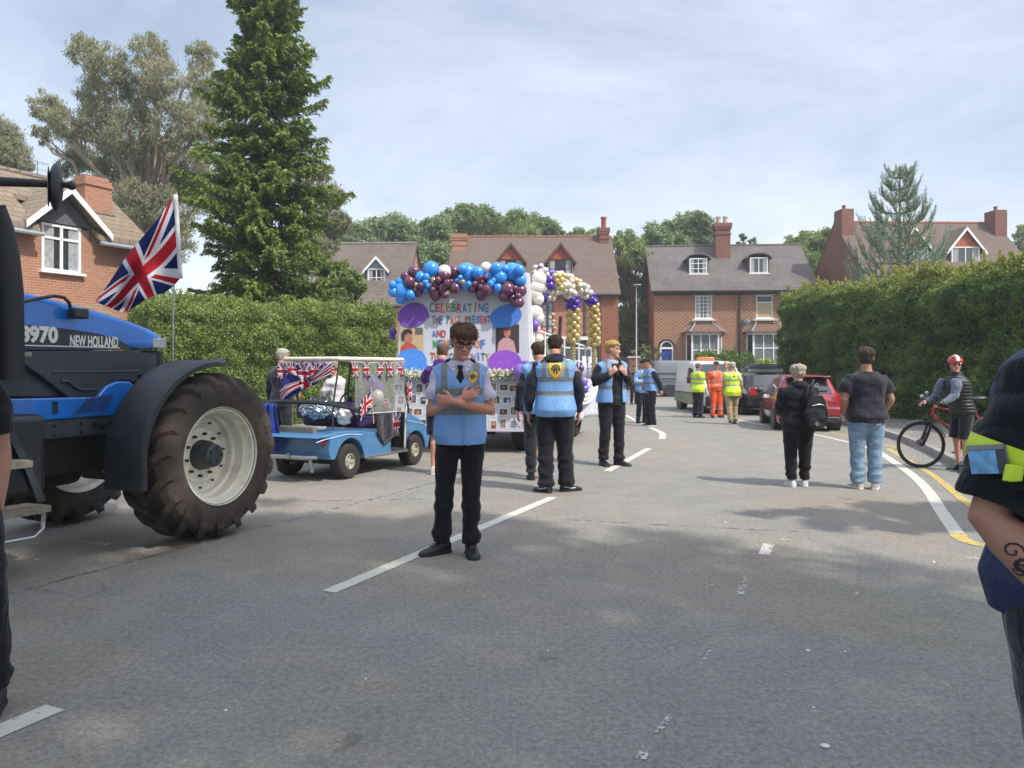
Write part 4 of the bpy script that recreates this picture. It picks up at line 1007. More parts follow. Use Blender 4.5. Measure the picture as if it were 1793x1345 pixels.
bg('thin pale green young tree between the spruce and the dark roofed house', [(590, 470, 20), (612, 490, 20), (578, 500, 22), (630, 505, 14), (600, 515, 22), (568, 470, 18)], 27, lf_willow, 42, n=13000, l=.13, wd=.07)

# far wood that reads as one mass behind the gardens
def far_wood():
    g = np.random.default_rng(88); PP = []
    for i in range(90): 
        x = -75 + 170 * i / 90; z = g.uniform(1.5, 5.5); PP.append(clump_leaves((x, 74 + g.uniform(-3, 3), z), g.uniform(2.5, 3.6), 420, .6, .4, .2, (1, 1, .9), g))
    p, d, ll, ww = [np.concatenate(x) for x in zip(*PP)]; v, f = quads(p, d, perp(d, g), ll, ww); o = rawmesh('distant_wood', v, f, lf_broad); o['kind'] = 'stuff'; o['label'] = 'low mass of distant trees behind the houses'
far_wood()
# ---- open pine on the right
def pine():
    g = np.random.default_rng(9); Y = 33.0; base = Vector(((1575 - CU) / F * Y, Y, 0)); top = 1.5 + 352 / F * Y
    h = thing('pine_tree', 'young open blue-green pine with upturned tips above the right hedge', 'tree', base)
    mb = MB(); mb.tube([(0, 0, -.1), (0, 0, 5), (.02, 0, top)], [.16, .1, .015], 8); PP, DD, LL = [], [], []
    def fox(pts, nn, l0):
        pts = np.array(pts); seg = len(pts) - 1; m_ = nn; t = g.uniform(0, seg, m_); i = np.minimum(t.astype(int), seg - 1); fr = (t - i)[:, None]
        p = pts[i] * (1 - fr) + pts[i + 1] * fr; dd = pts[i + 1] - pts[i]; dd /= np.linalg.norm(dd, axis=1, keepdims=True)
        d = dd * .55 + unit(m_, g) * .8; d /= np.linalg.norm(d, axis=1, keepdims=True); l = g.uniform(.7, 1.2, m_) * l0
        PP.append(p + d * l[:, None] * .45); DD.append(d); LL.append(l)
    z = 3.6
    while z < top - .5:
        t = (z - 3.6) / (top - 3.6); rad = (2.55 * (1 - t) ** .72 + .12) ; nb = int(g.integers(5, 7)); a0 = g.uniform(0, 6.28)
        for i in range(nb):
            a = a0 + 6.283 * i / nb + g.normal() * .2; L = rad * g.uniform(.75, 1.15); o = np.array((math.cos(a), math.sin(a), 0))
            rise = .25 + .9 * t
            def bp(s): return o * L * (s - .30 * s ** 3) * 1.15 + np.array((0, 0, z + L * (rise * s * .12 + .62 * s ** 4)))
            pts = [bp(s) for s in np.linspace(0, 1, 8)]; mb.tube([tuple(p) for p in pts], [.035, .03, .025, .02, .017, .014, .01, .006], 5)
            fox(pts[2:], int(150 + 170 * L), .11)
            for k in range(int(3 + 4 * L)):
                s = g.uniform(.35, .97); b0 = bp(s); side = np.array((-o[1], o[0], 0)) * g.choice((-1, 1)); tl = g.uniform(.25, .6) * (L / 2 + .3)
                q = [b0 + (side * .7 + o * .45) * tl * x + np.array((0, 0, tl * (.05 * x + 1.15 * x ** 2.4))) for x in (0, .35, .7, 1.)]; mb.tube([tuple(p) for p in q], [.014, .012, .009, .005], 4); fox(q, int(150 * tl + 60), .10)
        z += .60 - .12 * t
    fox([(0, 0, top - 1.3), (0, 0, top - .6), (0, 0, top)], 260, .09)
    mb.build('trunk', bark, h); p = np.concatenate(PP); d = np.concatenate(DD); v, f = quads(p, d, perp(d, g), np.concatenate(LL), np.full(len(p), .014)); rawmesh('crown', v, f, lf_pine, h)
pine()

# ---- shrubs in front of the Victorian houses
def shrub(name, label, u, vtop, Y, w, hgt, lm, seed, n=2500, l=.13, wd=.08, blobs=7, flowers=None):
    g = random.Random(seed); c = P(u, vtop, Y); h = thing(name, label, 'shrub', (c.x, Y, 0)); G_ = np.random.default_rng(seed)
    PP = []; top = c.z; mb = MB()
    for i in range(blobs):
        x = g.uniform(-w / 2, w / 2); z = top - hgt + g.uniform(.2, .85) * hgt; r_ = hgt * g.uniform(.22, .36)
        p = clump_leaves((x, g.uniform(-.3, .3), z), r_, n // blobs, l, wd, .1, (1.1, 1, .9), G_); PP.append(p); mb.tube([(x * .4, 0, -.05), (x, 0, z)], [.03, .01], 5)
    p, d, ll, ww = [np.concatenate(x) for x in zip(*PP)]; v, f = quads(p, d, perp(d, G_), ll, ww); rawmesh('foliage', v, f, lm, h); mb.build('stems', bark, h)
    if flowers:
        k = G_.integers(0, len(p), 90); v, f = quads(p[k] + np.array((0, -.12, .05)), unit(90, G_), perp(unit(90, G_), G_), np.full(90, .12), np.full(90, .11)); rawmesh('flowers', v, f, flowers, h)
hedge('low_hedge', 'small square clipped hedge under the left bay window', (10.75, 44.6), (14.0, 44.4), .9, 2.25, 2.25, 15000, .14, .08, lf_shrub, 61, side=1)
shrub('garden_shrub', 'rounded green shrub beside the clipped hedge', 1272, 622, 44.5, 2.6, 1.5, lf_shrub, 62, 6000)
shrub('garden_shrub', 'bright lime green shrub under the right bay window', 1352, 627, 45.0, 1.7, 1.0, lf_lime, 63, 3500)
shrub('garden_shrub', 'loose shrub spilling over the low garden wall', 1312, 652, 43.9, 2.3, 1.2, lf_shrub, 64, 4500)
shrub('flower_bush', 'low bush with yellow flowers on top of the garden wall', 1330, 664, 43.75, 2.2, .5, lf_shrub, 65, 2200, flowers=mat('yellow_petals', 'e0bd2a', .7))
shrub('flower_bush', 'green bush with white flowers right of the lime shrub', 1335, 640, 44.2, 1.6, 1.0, lf_shrub, 66, 2500, flowers=mat('white_petals', 'e0e2da', .7))
shrub('climbing_plant', 'leafy climber on the side fence between the houses', 1135, 602, 48.5, 1.2, 1.5, lf_willow, 67, 1500)

# ---- street trees behind the camera, which cast the foreground shade
def shade_trees():
    off = Vector((math.cos(SUN_AZ), math.sin(SUN_AZ))) / math.tan(SUN_EL)
    bound = [(-14, 11), (-8, 10.2), (-4.2, 9.3), (-3, 8.9), (-2.0, 7.75), (-.7, 8.0), (.6, 7.55), (1.2, 6.8), (1.9, 5.9), (2.6, 5.85), (3.6, 6.0), (5.0, 5.9), (7, 5.0)]
    def by(x):
        for (x0, y0), (x1, y1) in zip(bound, bound[1:]):
            if x0 <= x <= x1: return y0 + (y1 - y0) * (x - x0) / (x1 - x0)
        return 0
    g = random.Random(77); gr = [[], []]
    x = -12.0
    while x < 6.8:
        y = -3.0
        while y < by(x) - .35:
            hz = g.uniform(11.5, 15.0); gx, gy = x + g.uniform(-.4, .4), y + g.uniform(-.4, .4); r_ = g.uniform(.85, 1.3)
            r_ = max(.45, min(r_, by(gx) - gy + .1))
            gr[0 if gx > -2.5 else 1].append((gx + off.x * hz, gy + off.y * hz, hz, r_))
            y += 1.1
        x += 1.1
    tree('street_tree', 'large leafy street tree behind the viewer shading the near road', 'tree', (14.6, -9.2, 0), (13.6, -8.0, 11.5), gr[0], 80000, .20, .13, lf_broad, .35, .1, seed=71)
    tree('street_tree', 'leafy street tree behind the viewer on the left shading the tractor', 'tree', (3.0, -8.5, 0), (2.4, -7.4, 11.5), gr[1], 66000, .20, .13, lf_broad, .35, .1, seed=72)
shade_trees()
# one more low branch shadow on the right of the road
tree('street_tree', 'small street tree beyond the right pavement edge', 'tree', (13.2, 2.4, 0), (12.0, 2.7, 5.5), [(3.0 + 4.6, 7.7 - 3.6, 6.9, .5), (3.8 + 4.6, 7.5 - 3.6, 6.9, .6), (4.6 + 4.7, 7.8 - 3.7, 7.0, .8), (5.6 + 4.7, 7.6 - 3.7, 7.0, .9), (11.6, 3.6, 6.6, 1.3)], 9000, .2, .13, lf_broad, .2, .1, seed=73)
# ================================================================== VEHICLES
class Frame:
    """plan frame: x forward, y left"""
    def __init__(s, ox, oy, rz): s.o = Vector((ox, oy, 0)); s.rz = rz; s.f = Vector((math.cos(rz), math.sin(rz), 0)); s.l = Vector((-math.sin(rz), math.cos(rz), 0))
    def sp(s, u, v, y):
        """point of the plane at lateral offset y that shows at pixel (u,v): (forward, up)"""
        k = (u - CU) / F; b = s.o + s.l * y
        t = (k * b.y - b.x) / (s.f.x - k * s.f.y); q = b + s.f * t
        return (t, EYE - (v - HV) / F * q.y)
def wheel(parent, x, y, R_, w, rr, out, style='spoke', rim_m=None, tyre_m=None, ns=7, z=None):
    """wheel with its axle along y; out = -1 right side, +1 left side"""
    z = R_ if z is None else z; c = (x, y, z); o = out
    wo = MB(); prof = [(rr, -w / 2 * .8), (rr + (R_ - rr) * .5, -w / 2), (R_ - .02, -w / 2 * .9), (R_, -w / 2 * .62), (R_, w / 2 * .62), (R_ - .02, w / 2 * .9), (rr + (R_ - rr) * .5, w / 2), (rr, w / 2 * .8), (rr * .9, w / 2 * .6), (rr * .9, -w / 2 * .6)]
    wo.lathe(prof, c, 'y', 36, closed=True); t_ = wo.build('wheel', tyre_m or black_rubber, parent)
    m = MB(); rm = rim_m or mat('alloy', 'b9bcbe', .35, .8)
    m.lathe([(rr * 1.0, o * w * .44), (rr * .93, o * w * .46), (rr * .9, o * w * .3), (rr * .86, o * w * .1), (rr * .84, -o * w * .4), (rr * .9, -o * w * .4)], c, 'y', 36, closed=True)
    m.lathe([(.001, o * w * .38), (rr * .2, o * w * .40), (rr * .24, o * w * .3), (.001, o * w * .28)], c, 'y', 20)
    for i in range(ns):
        a = 2 * math.pi * i / ns; d = Vector((math.cos(a), 0, math.sin(a))); p = Vector((x, y + o * w * .34, z)); sdv = Vector((-math.sin(a), 0, math.cos(a)))
        k = rr * (.10 if style == 'spoke' else .2)
        m.loft([[p + d * rr * .15 + sdv * k, p + d * rr * .15 - sdv * k, p + d * rr * .15 - sdv * k + Vector((0, -o * .03, 0)), p + d * rr * .15 + sdv * k + Vector((0, -o * .03, 0))], [p + d * rr * .9 + sdv * k * .8, p + d * rr * .9 - sdv * k * .8, p + d * rr * .9 - sdv * k * .8 + Vector((0, -o * .03, 0)), p + d * rr * .9 + sdv * k * .8 + Vector((0, -o * .03, 0))]])
    m.build('rim', rm, t_)
    MB().lathe([(.001, o * w * .05), (rr * .83, o * w * .05), (rr * .83, o * w * .02), (.001, o * w * .02)], c, 'y', 24).build('brake_disc', mat('brake_dark', '2a2a2b', .6, .4), t_)
    return t_

# ------------------------------------------------------------------ TRACTOR
def tractor():
    O = Vector((-3.545, 7.14, 0)); rz = math.atan2(.92, .39); fr = Frame(O.x, O.y, rz)
    T = thing('tractor', 'big blue tractor with black mudguards, white wheel rims and white lettering on the bonnet', 'tractor', O, rz)
    blue = mat('tractor_blue', '1b70cc', .3, var=.06, coat=.5, dirt='2a5690', dscale=2.5); grey = mat('tractor_charcoal', '2e3237', .5, var=.12, vscale=4, dirt='3c3d3d', dscale=5)
    fend = mat('mudguard_plastic', '25282c', .48, var=.15, vscale=5, dirt='34373a', bump=.12, bscale=150)
    rimw = mat('cream_rim_paint', 'dcd9c9', .4, var=.05, dirt='a39d8c', dscale=6)
    tyre = mat('dusty_tractor_tyre', '3a332d', .9, var=.25, vscale=5, bump=.5, bscale=40, dirt='574b40', dscale=4)
    YS = .34
    S = lambda u, v, y=-YS: fr.sp(u, v, y)
    # bonnet
    bot_r = S(289, 612); zb = bot_r[1]
    top = [S(-60, 492), S(36, 508), S(100, 524), S(170, 543), S(225, 560), S(262, 574), S(284, 587), S(291, 597), S(292, 612)]
    L0 = S(-60, 615)
    mb = MB(); mb.prism([(p[0], p[1]) for p in top] + [(L0[0], L0[1])], -YS, YS); mb.build('bonnet', blue, T, bevel=.075, bseg=4)
    x1 = bot_r[0]
    # dark side stripe with lettering, sits a few mm proud
    for sg in (-1, 1):
        pts = [S(-60, 556), S(36, 568), S(110, 575), S(165, 583), S(200, 592), S(218, 601), S(230, 612.5), S(-60, 612.5)]
        q = MB(); q.prism(pts, sg * (YS - .02), sg * (YS + .006)); st = q.build('side_stripe', grey, T, smooth=False)
        if sg == -1:
            lm = mat('white_lettering', 'dcdcd8', .5, var=.02)
            a = S(118, 601); b_ = S(208, 601); za = a[1] + .02
            text_obj('lettering', 'NEW HOLLAND', .125, lm, ((a[0] + b_[0]) / 2, -YS - .009, za - .005), 0, st, sx=(b_[0] - a[0]) / .97, ext=.001, bold=.004)
            c = S(19, 600); d_ = S(112, 600)
            text_obj('lettering', '8970', .165, lm, ((c[0] + d_[0]) / 2, -YS - .009, za + .035), 0, st, sx=(d_[0] - c[0]) / .46, ext=.001, bold=.008)
            e = S(36, 608); f_ = S(208, 609.5); MB().bx(e[0] - .4, f_[0], -YS - .010, -YS - .008, f_[1] - .003, f_[1] + .006).build('underline', lm, st, smooth=False)
    # charcoal engine cover
    low = [S(-60, 613), S(292, 613), S(291, 636), S(290, 652), S(250, 652), S(248, 700), S(236, 706), S(226, 672), S(205, 665), S(188, 673), S(168, 698), S(124, 699), S(95, 672), S(72, 650), S(-60, 560)]
    mb = MB(); mb.prism([S(-60, 613.5), S(292, 613.5), S(290.5, 640), S(290, 700), S(-60, 700)], -YS + .05, YS - .05); mb.build('engine_cover', grey, T, bevel=.03)
    for sg in (-1, 1):
        q = MB(); q.prism([S(30, 614), S(247, 614), S(250, 668), S(232, 668), S(214, 666), S(196, 669), S(170, 693), S(122, 698), S(80, 665), S(36, 634)], sg * (YS - .045), sg * (YS + .002)); q.build('side_panel', mat('panel_grey', '33373c', .45, var=.1), T, bevel=.01)
        q = MB(); a, b_ = S(92, 652), S(246, 650); q.tube([(a[0], sg * (YS + .006), a[1]), (b_[0], sg * (YS + .006), b_[1])], .008, 6); a = [S(106, 668), S(118, 668), S(130, 678), S(140, 683), S(168, 682)]; q.tube([(p[0], sg * (YS + .012), p[1]) for p in a], .011, 6); q.build('panel_crease', grey, T)
        # blue side skirt with louvres
        q = MB(); q.prism([S(-60, 700), S(166, 695), S(182, 676), S(200, 668), S(222, 668), S(236, 680), S(232, 700), S(208, 727), S(120, 733), S(18, 741), S(-60, 748)], sg * (YS - .03), sg * (YS + .035)); sk = q.build('side_skirt', blue, T, bevel=.012)
        q = MB()
        for i in range(8):
            a = S(124 + i * 7.2, 724 - i * .6); b_ = S(149 + i * 6.0, 697 - i * .9)
            q.tube([(a[0], sg * (YS + .036), a[1]), (b_[0], sg * (YS + .036), b_[1])], .007, 5)
        a, b_ = S(86, 703), S(96, 724); q.bx(a[0], b_[0], sg * (YS + .03), sg * (YS + .038), b_[1], a[1]); q.build('louvres', mat('louvre_dark', '0f1d3d', .6), sk)
    a, b_ = S(36, 616), S(55, 624); MB().bx(a[0], b_[0], -YS - .006, -YS - .001, b_[1], a[1]).build('data_plate', mat('plate_green_grey', '7d8a7c', .5), T, smooth=False)
    # nose: grille and headlamps
    g = MB(); nx = x1; g.bx(nx - .05, nx + .02, -YS + .05, YS - .05, zb - .5, zb - .02)
    for i in range(12): g.bx(nx + .02, nx + .035, -YS + .07, YS - .07, zb - .48 + i * .038, zb - .465 + i * .038)
    g.build('grille', grey, T, smooth=False)
    a, b_ = S(267, 591), S(292.6, 611)
    for sg in (-1, 1):
        q = MB(); q.bx(a[0], b_[0] - .004, sg * (YS - .14), sg * (YS + .004), b_[1], a[1]); hl = q.build('headlight', mat('lamp_lens', '9aa0a2', .12, .3, var=.3, vscale=30), T, bevel=.015)
        q = MB(); [q.bx(a[0] + .01 + i * .02, a[0] + .014 + i * .02, sg * (YS + .004), sg * (YS + .006), b_[1] + .01, a[1] - .01) for i in range(5)]; q.build('lens_ribs', chrome, hl, smooth=False)
    # chassis, axle, oil pan, front weights bracket
    c = MB(); c.prism([S(-80, 749), S(20, 741.5), S(208, 727.5), S(215, 745), S(205, 757), S(62, 770), S(-80, 778)], -YS - .02, -YS + .05); c.prism([S(-80, 749), S(20, 741.5), S(208, 727.5), S(215, 745), S(205, 757), S(62, 770), S(-80, 778)], YS - .05, YS + .02)
    c.build('chassis_rail', mat('chassis_grey', '3d4146', .55, var=.2), T, smooth=False)
    q = MB()
    for (u, v, r_) in ((95, 746, .012), (95, 762, .012), (142, 742, .012), (142, 757, .012), (167, 742, .026), (179, 747, .024), (193, 741, .022)):
        p = S(u, v, -YS - .02); q.cyl((p[0], -YS - .035, p[1]), (p[0], -YS - .019, p[1]), r_, n=8)
    q.build('frame_bolts', black_plastic, T)
    q = MB(); q.bx(-2.4, -.2, -.27, .27, .62, 1.3); q.bx(-.35, .12, -.22, .22, .5, 1.25); q.cyl((-1.6, 0, .7), (-.6, 0, .7), .2, n=12); q.build('engine_block', mat('oily_black', '1a1b1c', .6, var=.3, vscale=9, bump=.6, bscale=25), T, bevel=.03)
    q = MB(); q.tube([(0, -.78, .62), (0, -.4, .60), (0, 0, .60), (0, .4, .60), (0, .78, .62)], [.11, .09, .16, .09, .11], 12); q.tube([(-.18, -.7, .70), (-.12, -.1, .66), (-.12, .1, .66), (-.18, .7, .70)], .03, 8); q.build('front_axle', mat('axle_grey', '2b2d2f', .6, var=.3), T)
    q = MB(); q.tube([(-.3, -.36, .95), (-.35, -.5, .72), (-.2, -.55, .6), (.0, -.58, .62)], .014, 7); q.tube([(-.25, -.36, 1.0), (-.45, -.45, .8), (-.35, -.5, .66)], .012, 7); q.build('hydraulic_hose', black_rubber, T)
    # wheels
    def twheel(x, y, R_, w, rr, out, nl, name='wheel'):
        c = (x, y, R_); m = MB(); Rc = R_ - .045
        m.lathe([(rr, -w * .46), (rr + .04, -w * .50), (rr + (Rc - rr) * .55, -w * .53), (Rc - .05, -w * .47), (Rc - .012, -w * .36), (Rc, 0), (Rc - .012, w * .36), (Rc - .05, w * .47), (rr + (Rc - rr) * .55, w * .53), (rr + .04, w * .50), (rr, w * .46), (rr - .02, w * .3), (rr - .02, -w * .3)], c, 'y', 64, closed=True)
        for sg in (-1, 1):
            for i in range(nl):
                a0 = 2 * math.pi * (i + (.5 if sg > 0 else 0)) / nl; rings = []
                for k in range(7):
                    t = k / 6; yy = sg * w * (.53 - .55 * t); ang = a0 + (.34 * t ** .8) * (1 if True else 1)
                    hw = (.030 + .016 * (1 - t)) ; rt = R_ - (.05 * max(0, 1 - t * 3.2)) - (.0 if t > 0 else .03); rb = Rc - .03 - (.05 * max(0, 1 - t * 3))
                    if k == 0: yy = sg * w * .54; rt = Rc - .055; rb = Rc - .12
                    d = hw / R_
                    def q_(a, r_): return Vector((x + r_ * math.cos(a), y + yy, R_ + r_ * math.sin(a)))
                    rings.append([q_(ang - d * 1.25, rb), q_(ang - d * .8, rt), q_(ang + d * .8, rt), q_(ang + d * 1.25, rb)])
                m.loft(rings)
        t_ = m.build(name, tyre, T, angle=30)
        o = out; q = MB()
        q.lathe([(rr + .012, o * w * .50), (rr + .015, o * w * .47), (rr - .015, o * w * .44), (rr - .03, o * w * .30), (rr - .045, o * w * .26), (rr - .045, o * w * .06), (rr - .07, o * w * .02), (rr - .075, -o * w * .10), (rr * .62, -o * w * .14), (rr * .58, -o * w * .04), (.10, -o * w * .03), (.10, -o * w * .07), (rr * .5, -o * w * .08), (rr - .03, -o * w * .18), (rr - .03, -o * w * .46), (rr + .012, -o * w * .50), (rr + .02, -o * w * .45), (rr + .0, -o * w * .2), (rr - .01, o * w * .25), (rr + .0, o * w * .44)], c, 'y', 56, closed=True)
        q.build('rim', rimw, t_)
        q = MB(); hb = [(.001, o * w * .33), (.085, o * w * .33), (.10, o * w * .30), (.112, o * w * .16), (.125, o * w * .12), (.135, -o * w * .05), (.001, -o * w * .05)]; q.lathe(hb, c, 'y', 28)
        for i in range(5): a = R(72 * i); q.cyl((x + .06 * math.cos(a), y + o * w * .33, R_ + .06 * math.sin(a)), (x + .06 * math.cos(a), y + o * (w * .33 + .012), R_ + .06 * math.sin(a)), .017, n=8)
        q.build('hub', mat('hub_dark', '33373b', .5, var=.15), t_)
        q = MB()
        for i in range(10): a = R(36 * i + 10); q.cyl((x + .185 * math.cos(a), y - o * w * .04, R_ + .185 * math.sin(a)), (x + .185 * math.cos(a), y + o * (w * .04), R_ + .185 * math.sin(a)), .014, n=6)
        for i in range(12): a = R(30 * i + 4); q.cyl((x + (rr * .72) * math.cos(a), y - o * w * .12, R_ + (rr * .72) * math.sin(a)), (x + (rr * .72) * math.cos(a), y - o * (w * .07), R_ + (rr * .72) * math.sin(a)), .010, n=6)
        q.build('wheel_nuts', mat('nut_dark', '3a3a38', .5, .4), t_)
    twheel(0, -.875, .725, .47, .415, -1, 19); twheel(0, .875, .725, .47, .415, 1, 19)
    twheel(-3.5, -1.0, .98, .60, .50, -1, 22); twheel(-3.5, 1.0, .98, .60, .50, 1, 22)
    # front mudguards
    for sg in (-1, 1):
        m = MB(); rings = []; R1 = .83
        for k in range(25):
            a = R(78 + (186 - 78) * k / 24); Rk = R1 + (.03 if k == 0 else 0); w0, w1 = (.875 - .22), (.875 + .20)
            if k < 3: w0 += .05 * (3 - k); w1 -= .03 * (3 - k)
            def q_(y_, r_): return Vector((r_ * math.cos(a), sg * y_, .735 + r_ * math.sin(a)))
            rings.append([q_(w0, Rk - .02), q_(w0 + .02, Rk), q_(w1 - .03, Rk), q_(w1, Rk - .02), q_(w1, Rk - .06), q_(w1 - .012, Rk - .06), q_(w1 - .015, Rk - .03), q_(w1 - .035, Rk - .014), q_(w0 + .02, Rk - .014), q_(w0 + .012, Rk - .03)])
        # straight tail below the axle line
        a = R(186); b0 = rings[-1]; rings.append([p + Vector((-.0, 0, -.12)) for p in b0])
        m.loft(rings); m.prism([(-.80, .54), (-.80, .78), (-.70, 1.05), (-.58, 1.22), (-.56, .54)], sg * (.875 - .222), sg * (.875 - .205)); f_ = m.build('mudguard', fend, T)
        q = MB(); [q.cyl((-.77 + .09 * i, sg * (.64 - .02), .66), (-.77 + .09 * i, sg * .60, .66), .012, n=8) for i in range(2)]; q.build('mudguard_bolts', steel, f_)
        q = MB(); q.tube([(-.1, sg * .62, .74), (-.35, sg * .60, 1.2), (-.45, sg * .62, 1.45)], .02, 6); q.build('mudguard_stay', black_plastic, T)
    # exhaust / air stack by the cab pillar
    e = []
    for (u, v, r_) in ((-4, 360, .05), (4, 400, .075), (12, 450, .085), (17, 510, .09), (18, 560, .09), (18, 664, .095)):
        s_, z_ = fr.sp(u, v, -.43); e.append((Vector((s_, -.43, z_)), r_))
    MB().tube([p for p, r_ in e], [r_ for p, r_ in e], 16).build('exhaust_stack', mat('stack_black', '15171a', .55, bump=.3, bscale=200), T)
    # work lamp on its stalk
    pts = []
    for (u, v) in ((14, 534), (60, 524), (95, 518), (112, 521), (121, 530), (124, 542)):
        s_, z_ = fr.sp(u, v, -.40); pts.append((s_, -.40, z_))
    MB().tube(pts, .014, 8).build('lamp_stalk', black_plastic, T)
    s_, z_ = fr.sp(137, 549, -.42); MB().box((s_, -.42, z_), (.13, .10, .085)).build('work_lamp', black_plastic, T, bevel=.015)
    # mirror
    def W(u, v, Y): p = P(u, v, Y) - O; return Vector((p.dot(fr.f), p.dot(fr.l), p.z))
    m = MB(); m.tube([W(-260, 296, 4.6), W(-40, 316, 5.05), W(84, 322, 5.25)], [.05, .036, .026], 10); m.cyl(W(84, 322, 5.25), W(126, 325, 5.28), .02); m.sphere(W(125, 325, 5.28), .032, 10, 8); m.build('mirror_arm', black_plastic, T)
    c = W(98, 328, 5.25); m = MB(); Mx = Matrix.Rotation(R(8), 3, 'Y') @ Matrix.Rotation(R(-12), 3, 'Z'); m.sphere(c, (.045, .10, .165), 20, 14, Matrix.Rotation(-rz, 3, 'Z') @ Matrix.Rotation(R(28), 3, 'Z')); mm = m.build('mirror_housing', black_plastic, T)
    m = MB(); m.sphere(c + Matrix.Rotation(-rz, 3, 'Z') @ Vector((-.040, -.019, 0)), (.010, .08, .14), 18, 12, Matrix.Rotation(-rz, 3, 'Z') @ Matrix.Rotation(R(28), 3, 'Z')); m.build('mirror_glass', mat('mirror', '6f7468', .12, .9), mm)
    # cab steps
    def SB(u, v, y): s_, z_ = fr.sp(u, v, y); return s_, z_
    m = MB(); a = SB(-60, 742, -.62); pl = [SB(18, 744, -.62), SB(78, 876, -.62), SB(64, 880, -.62), SB(40, 820, -.62), SB(2, 744, -.62)]
    m.prism(pl, -.64, -.62); m.prism([SB(18, 744, -.62), SB(62, 744, -.62), SB(74, 770, -.62), SB(78, 850, -.62), SB(66, 850, -.62)], -.50, -.40); m.build('step_frame', mat('step_grey', '2c3035', .5), T, smooth=False)
    alu = mat('worn_aluminium_tread', '8d877a', .5, .4, var=.25, vscale=14, bump=.8, bscale=90)
    for (u, v) in ((48, 806), (80, 884)):
        s_, z_ = SB(u, v, -.70); m = MB(); m.bx(s_ - .50, s_, -.76, -.50, z_ - .045, z_)
        for i in range(7): m.bx(s_ - .49, s_ - .01, -.75 + i * .036, -.735 + i * .036, z_, z_ + .006)
        m.build('step', alu, T, smooth=False)
    s1, z1 = SB(74, 905, -.70); m = MB(); m.tube([(s1 - .05, -.72, z1 + .05), (s1 + .0, -.72, z1 + .02), (s1 - .01, -.72, z1 - .08), (s1 - .08, -.72, z1 - .13), (s1 - .5, -.72, z1 - .12)], .017, 8); m.build('lower_step_loop', steel, T)
    q = MB(); q.bx(-2.3, -1.25, -.60, -.30, .55, 1.15); q.build('fuel_tank', mat('tank_black', '1d1f22', .45), T, bevel=.05)
    # cab (just outside the picture)
    cb = MB(); cb.bx(-4.35, -2.6, -.75, .75, 1.15, 1.5); cb.build('cab_floor', grey, T, bevel=.03)
    q = MB()
    for x_, y_ in ((-2.65, -.72), (-2.65, .72), (-4.3, -.72), (-4.3, .72)): q.tube([(x_, y_, 1.4), (x_ - .08, y_ * .93, 2.75)], .04, 8)
    q.build('cab_pillars', black_plastic, T)
    cr = MB(); cr.bx(-4.45, -2.5, -.82, .82, 2.75, 2.98); cr.build('cab_roof', blue, T, bevel=.09, bseg=3)
    cg = MB(); cg.bx(-2.68, -2.66, -.66, .66, 1.5, 2.74); cg.bx(-4.25, -2.71, -.735, -.725, 1.52, 2.74); cg.bx(-4.25, -2.71, .725, .735, 1.52, 2.74); cg.build('cab_glass', mat('tinted_glass', '1c2422', .05, spec=.8), T, smooth=False)
    for sg in (-1, 1):
        m = MB(); rings = []
        for k in range(14):
            a = R(20 + 150 * k / 13); rings.append([Vector((-3.5 + r_ * math.cos(a), sg * y_, .98 + r_ * math.sin(a))) for y_, r_ in ((.68, 1.06), (1.32, 1.06), (1.34, 1.02), (.68, 1.04))])
        m.loft(rings); m.build('rear_mudguard', fend, T)
    # ---- flag on its whip pole at the nose
    Yp = 7.9
    fl = thing('union_flag', 'large Union Jack flying from a thin pole at the nose of the tractor', 'flag', (P(303, 643, Yp).x, Yp, 0))
    def L(u, v, y): p = P(u, v, y); return Vector((p.x - fl.location.x, p.y - fl.location.y, p.z))
    m = MB(); m.tube([L(303, 668, Yp), L(303, 560, Yp), L(305, 480, Yp), L(309, 337, Yp)], [.008, .008, .009, .008], 6); m.build('pole', steel, fl)
    base_z = L(303, 668, Yp).z; m = MB(); m.cyl((0, 0, base_z - .02), (0, 0, base_z + .02), .025); m.tube([(0, 0, base_z), (-.02, -.3, base_z - .02), (-.05, -.75, base_z - .05)], .012, 6); m.build('pole_bracket', black_plastic, fl)
    A_, B_, Cc, Dd = (306, 341), (315, 488), (214, 546), (166, 527)
    def surf(u, v):   # u from hoist to fly, v bottom to top
        top_ = Vector((A_[0] + (Dd[0] - A_[0]) * u - 8 * math.sin(math.pi * u), A_[1] + (Dd[1] - A_[1]) * u + 10 * math.sin(math.pi * u)))
        bo = Vector((B_[0] + (Cc[0] - B_[0]) * u, B_[1] + (Cc[1] - B_[1]) * u + 12 * math.sin(math.pi * u) * (1 - u)))
        q = bo.lerp(top_, v); d = .11 * math.sin(u * 9 + v * 1.2) * (u ** .6) + .05 * math.sin(u * 17 - v * 5) * u + .04 * math.sin(v * 11 + u * 4) * (.4 + u) + .55 * u * (1 - v) * .4
        return L(q.x, q.y + 3 * math.sin(u * 9), Yp - .05 - .35 * u + d)
    f_ = grid_cloth('flag_cloth', surf, union_jack(), fl, 48, 32)
    def hem(u, v): 
        a = surf(0, v); return a + Vector((.0 + u * .045 - .01, -.012, 0))
    grid_cloth('hoist_band', hem, mat('white_webbing', 'd8d6d2', .8), fl, 2, 12)
tractor()

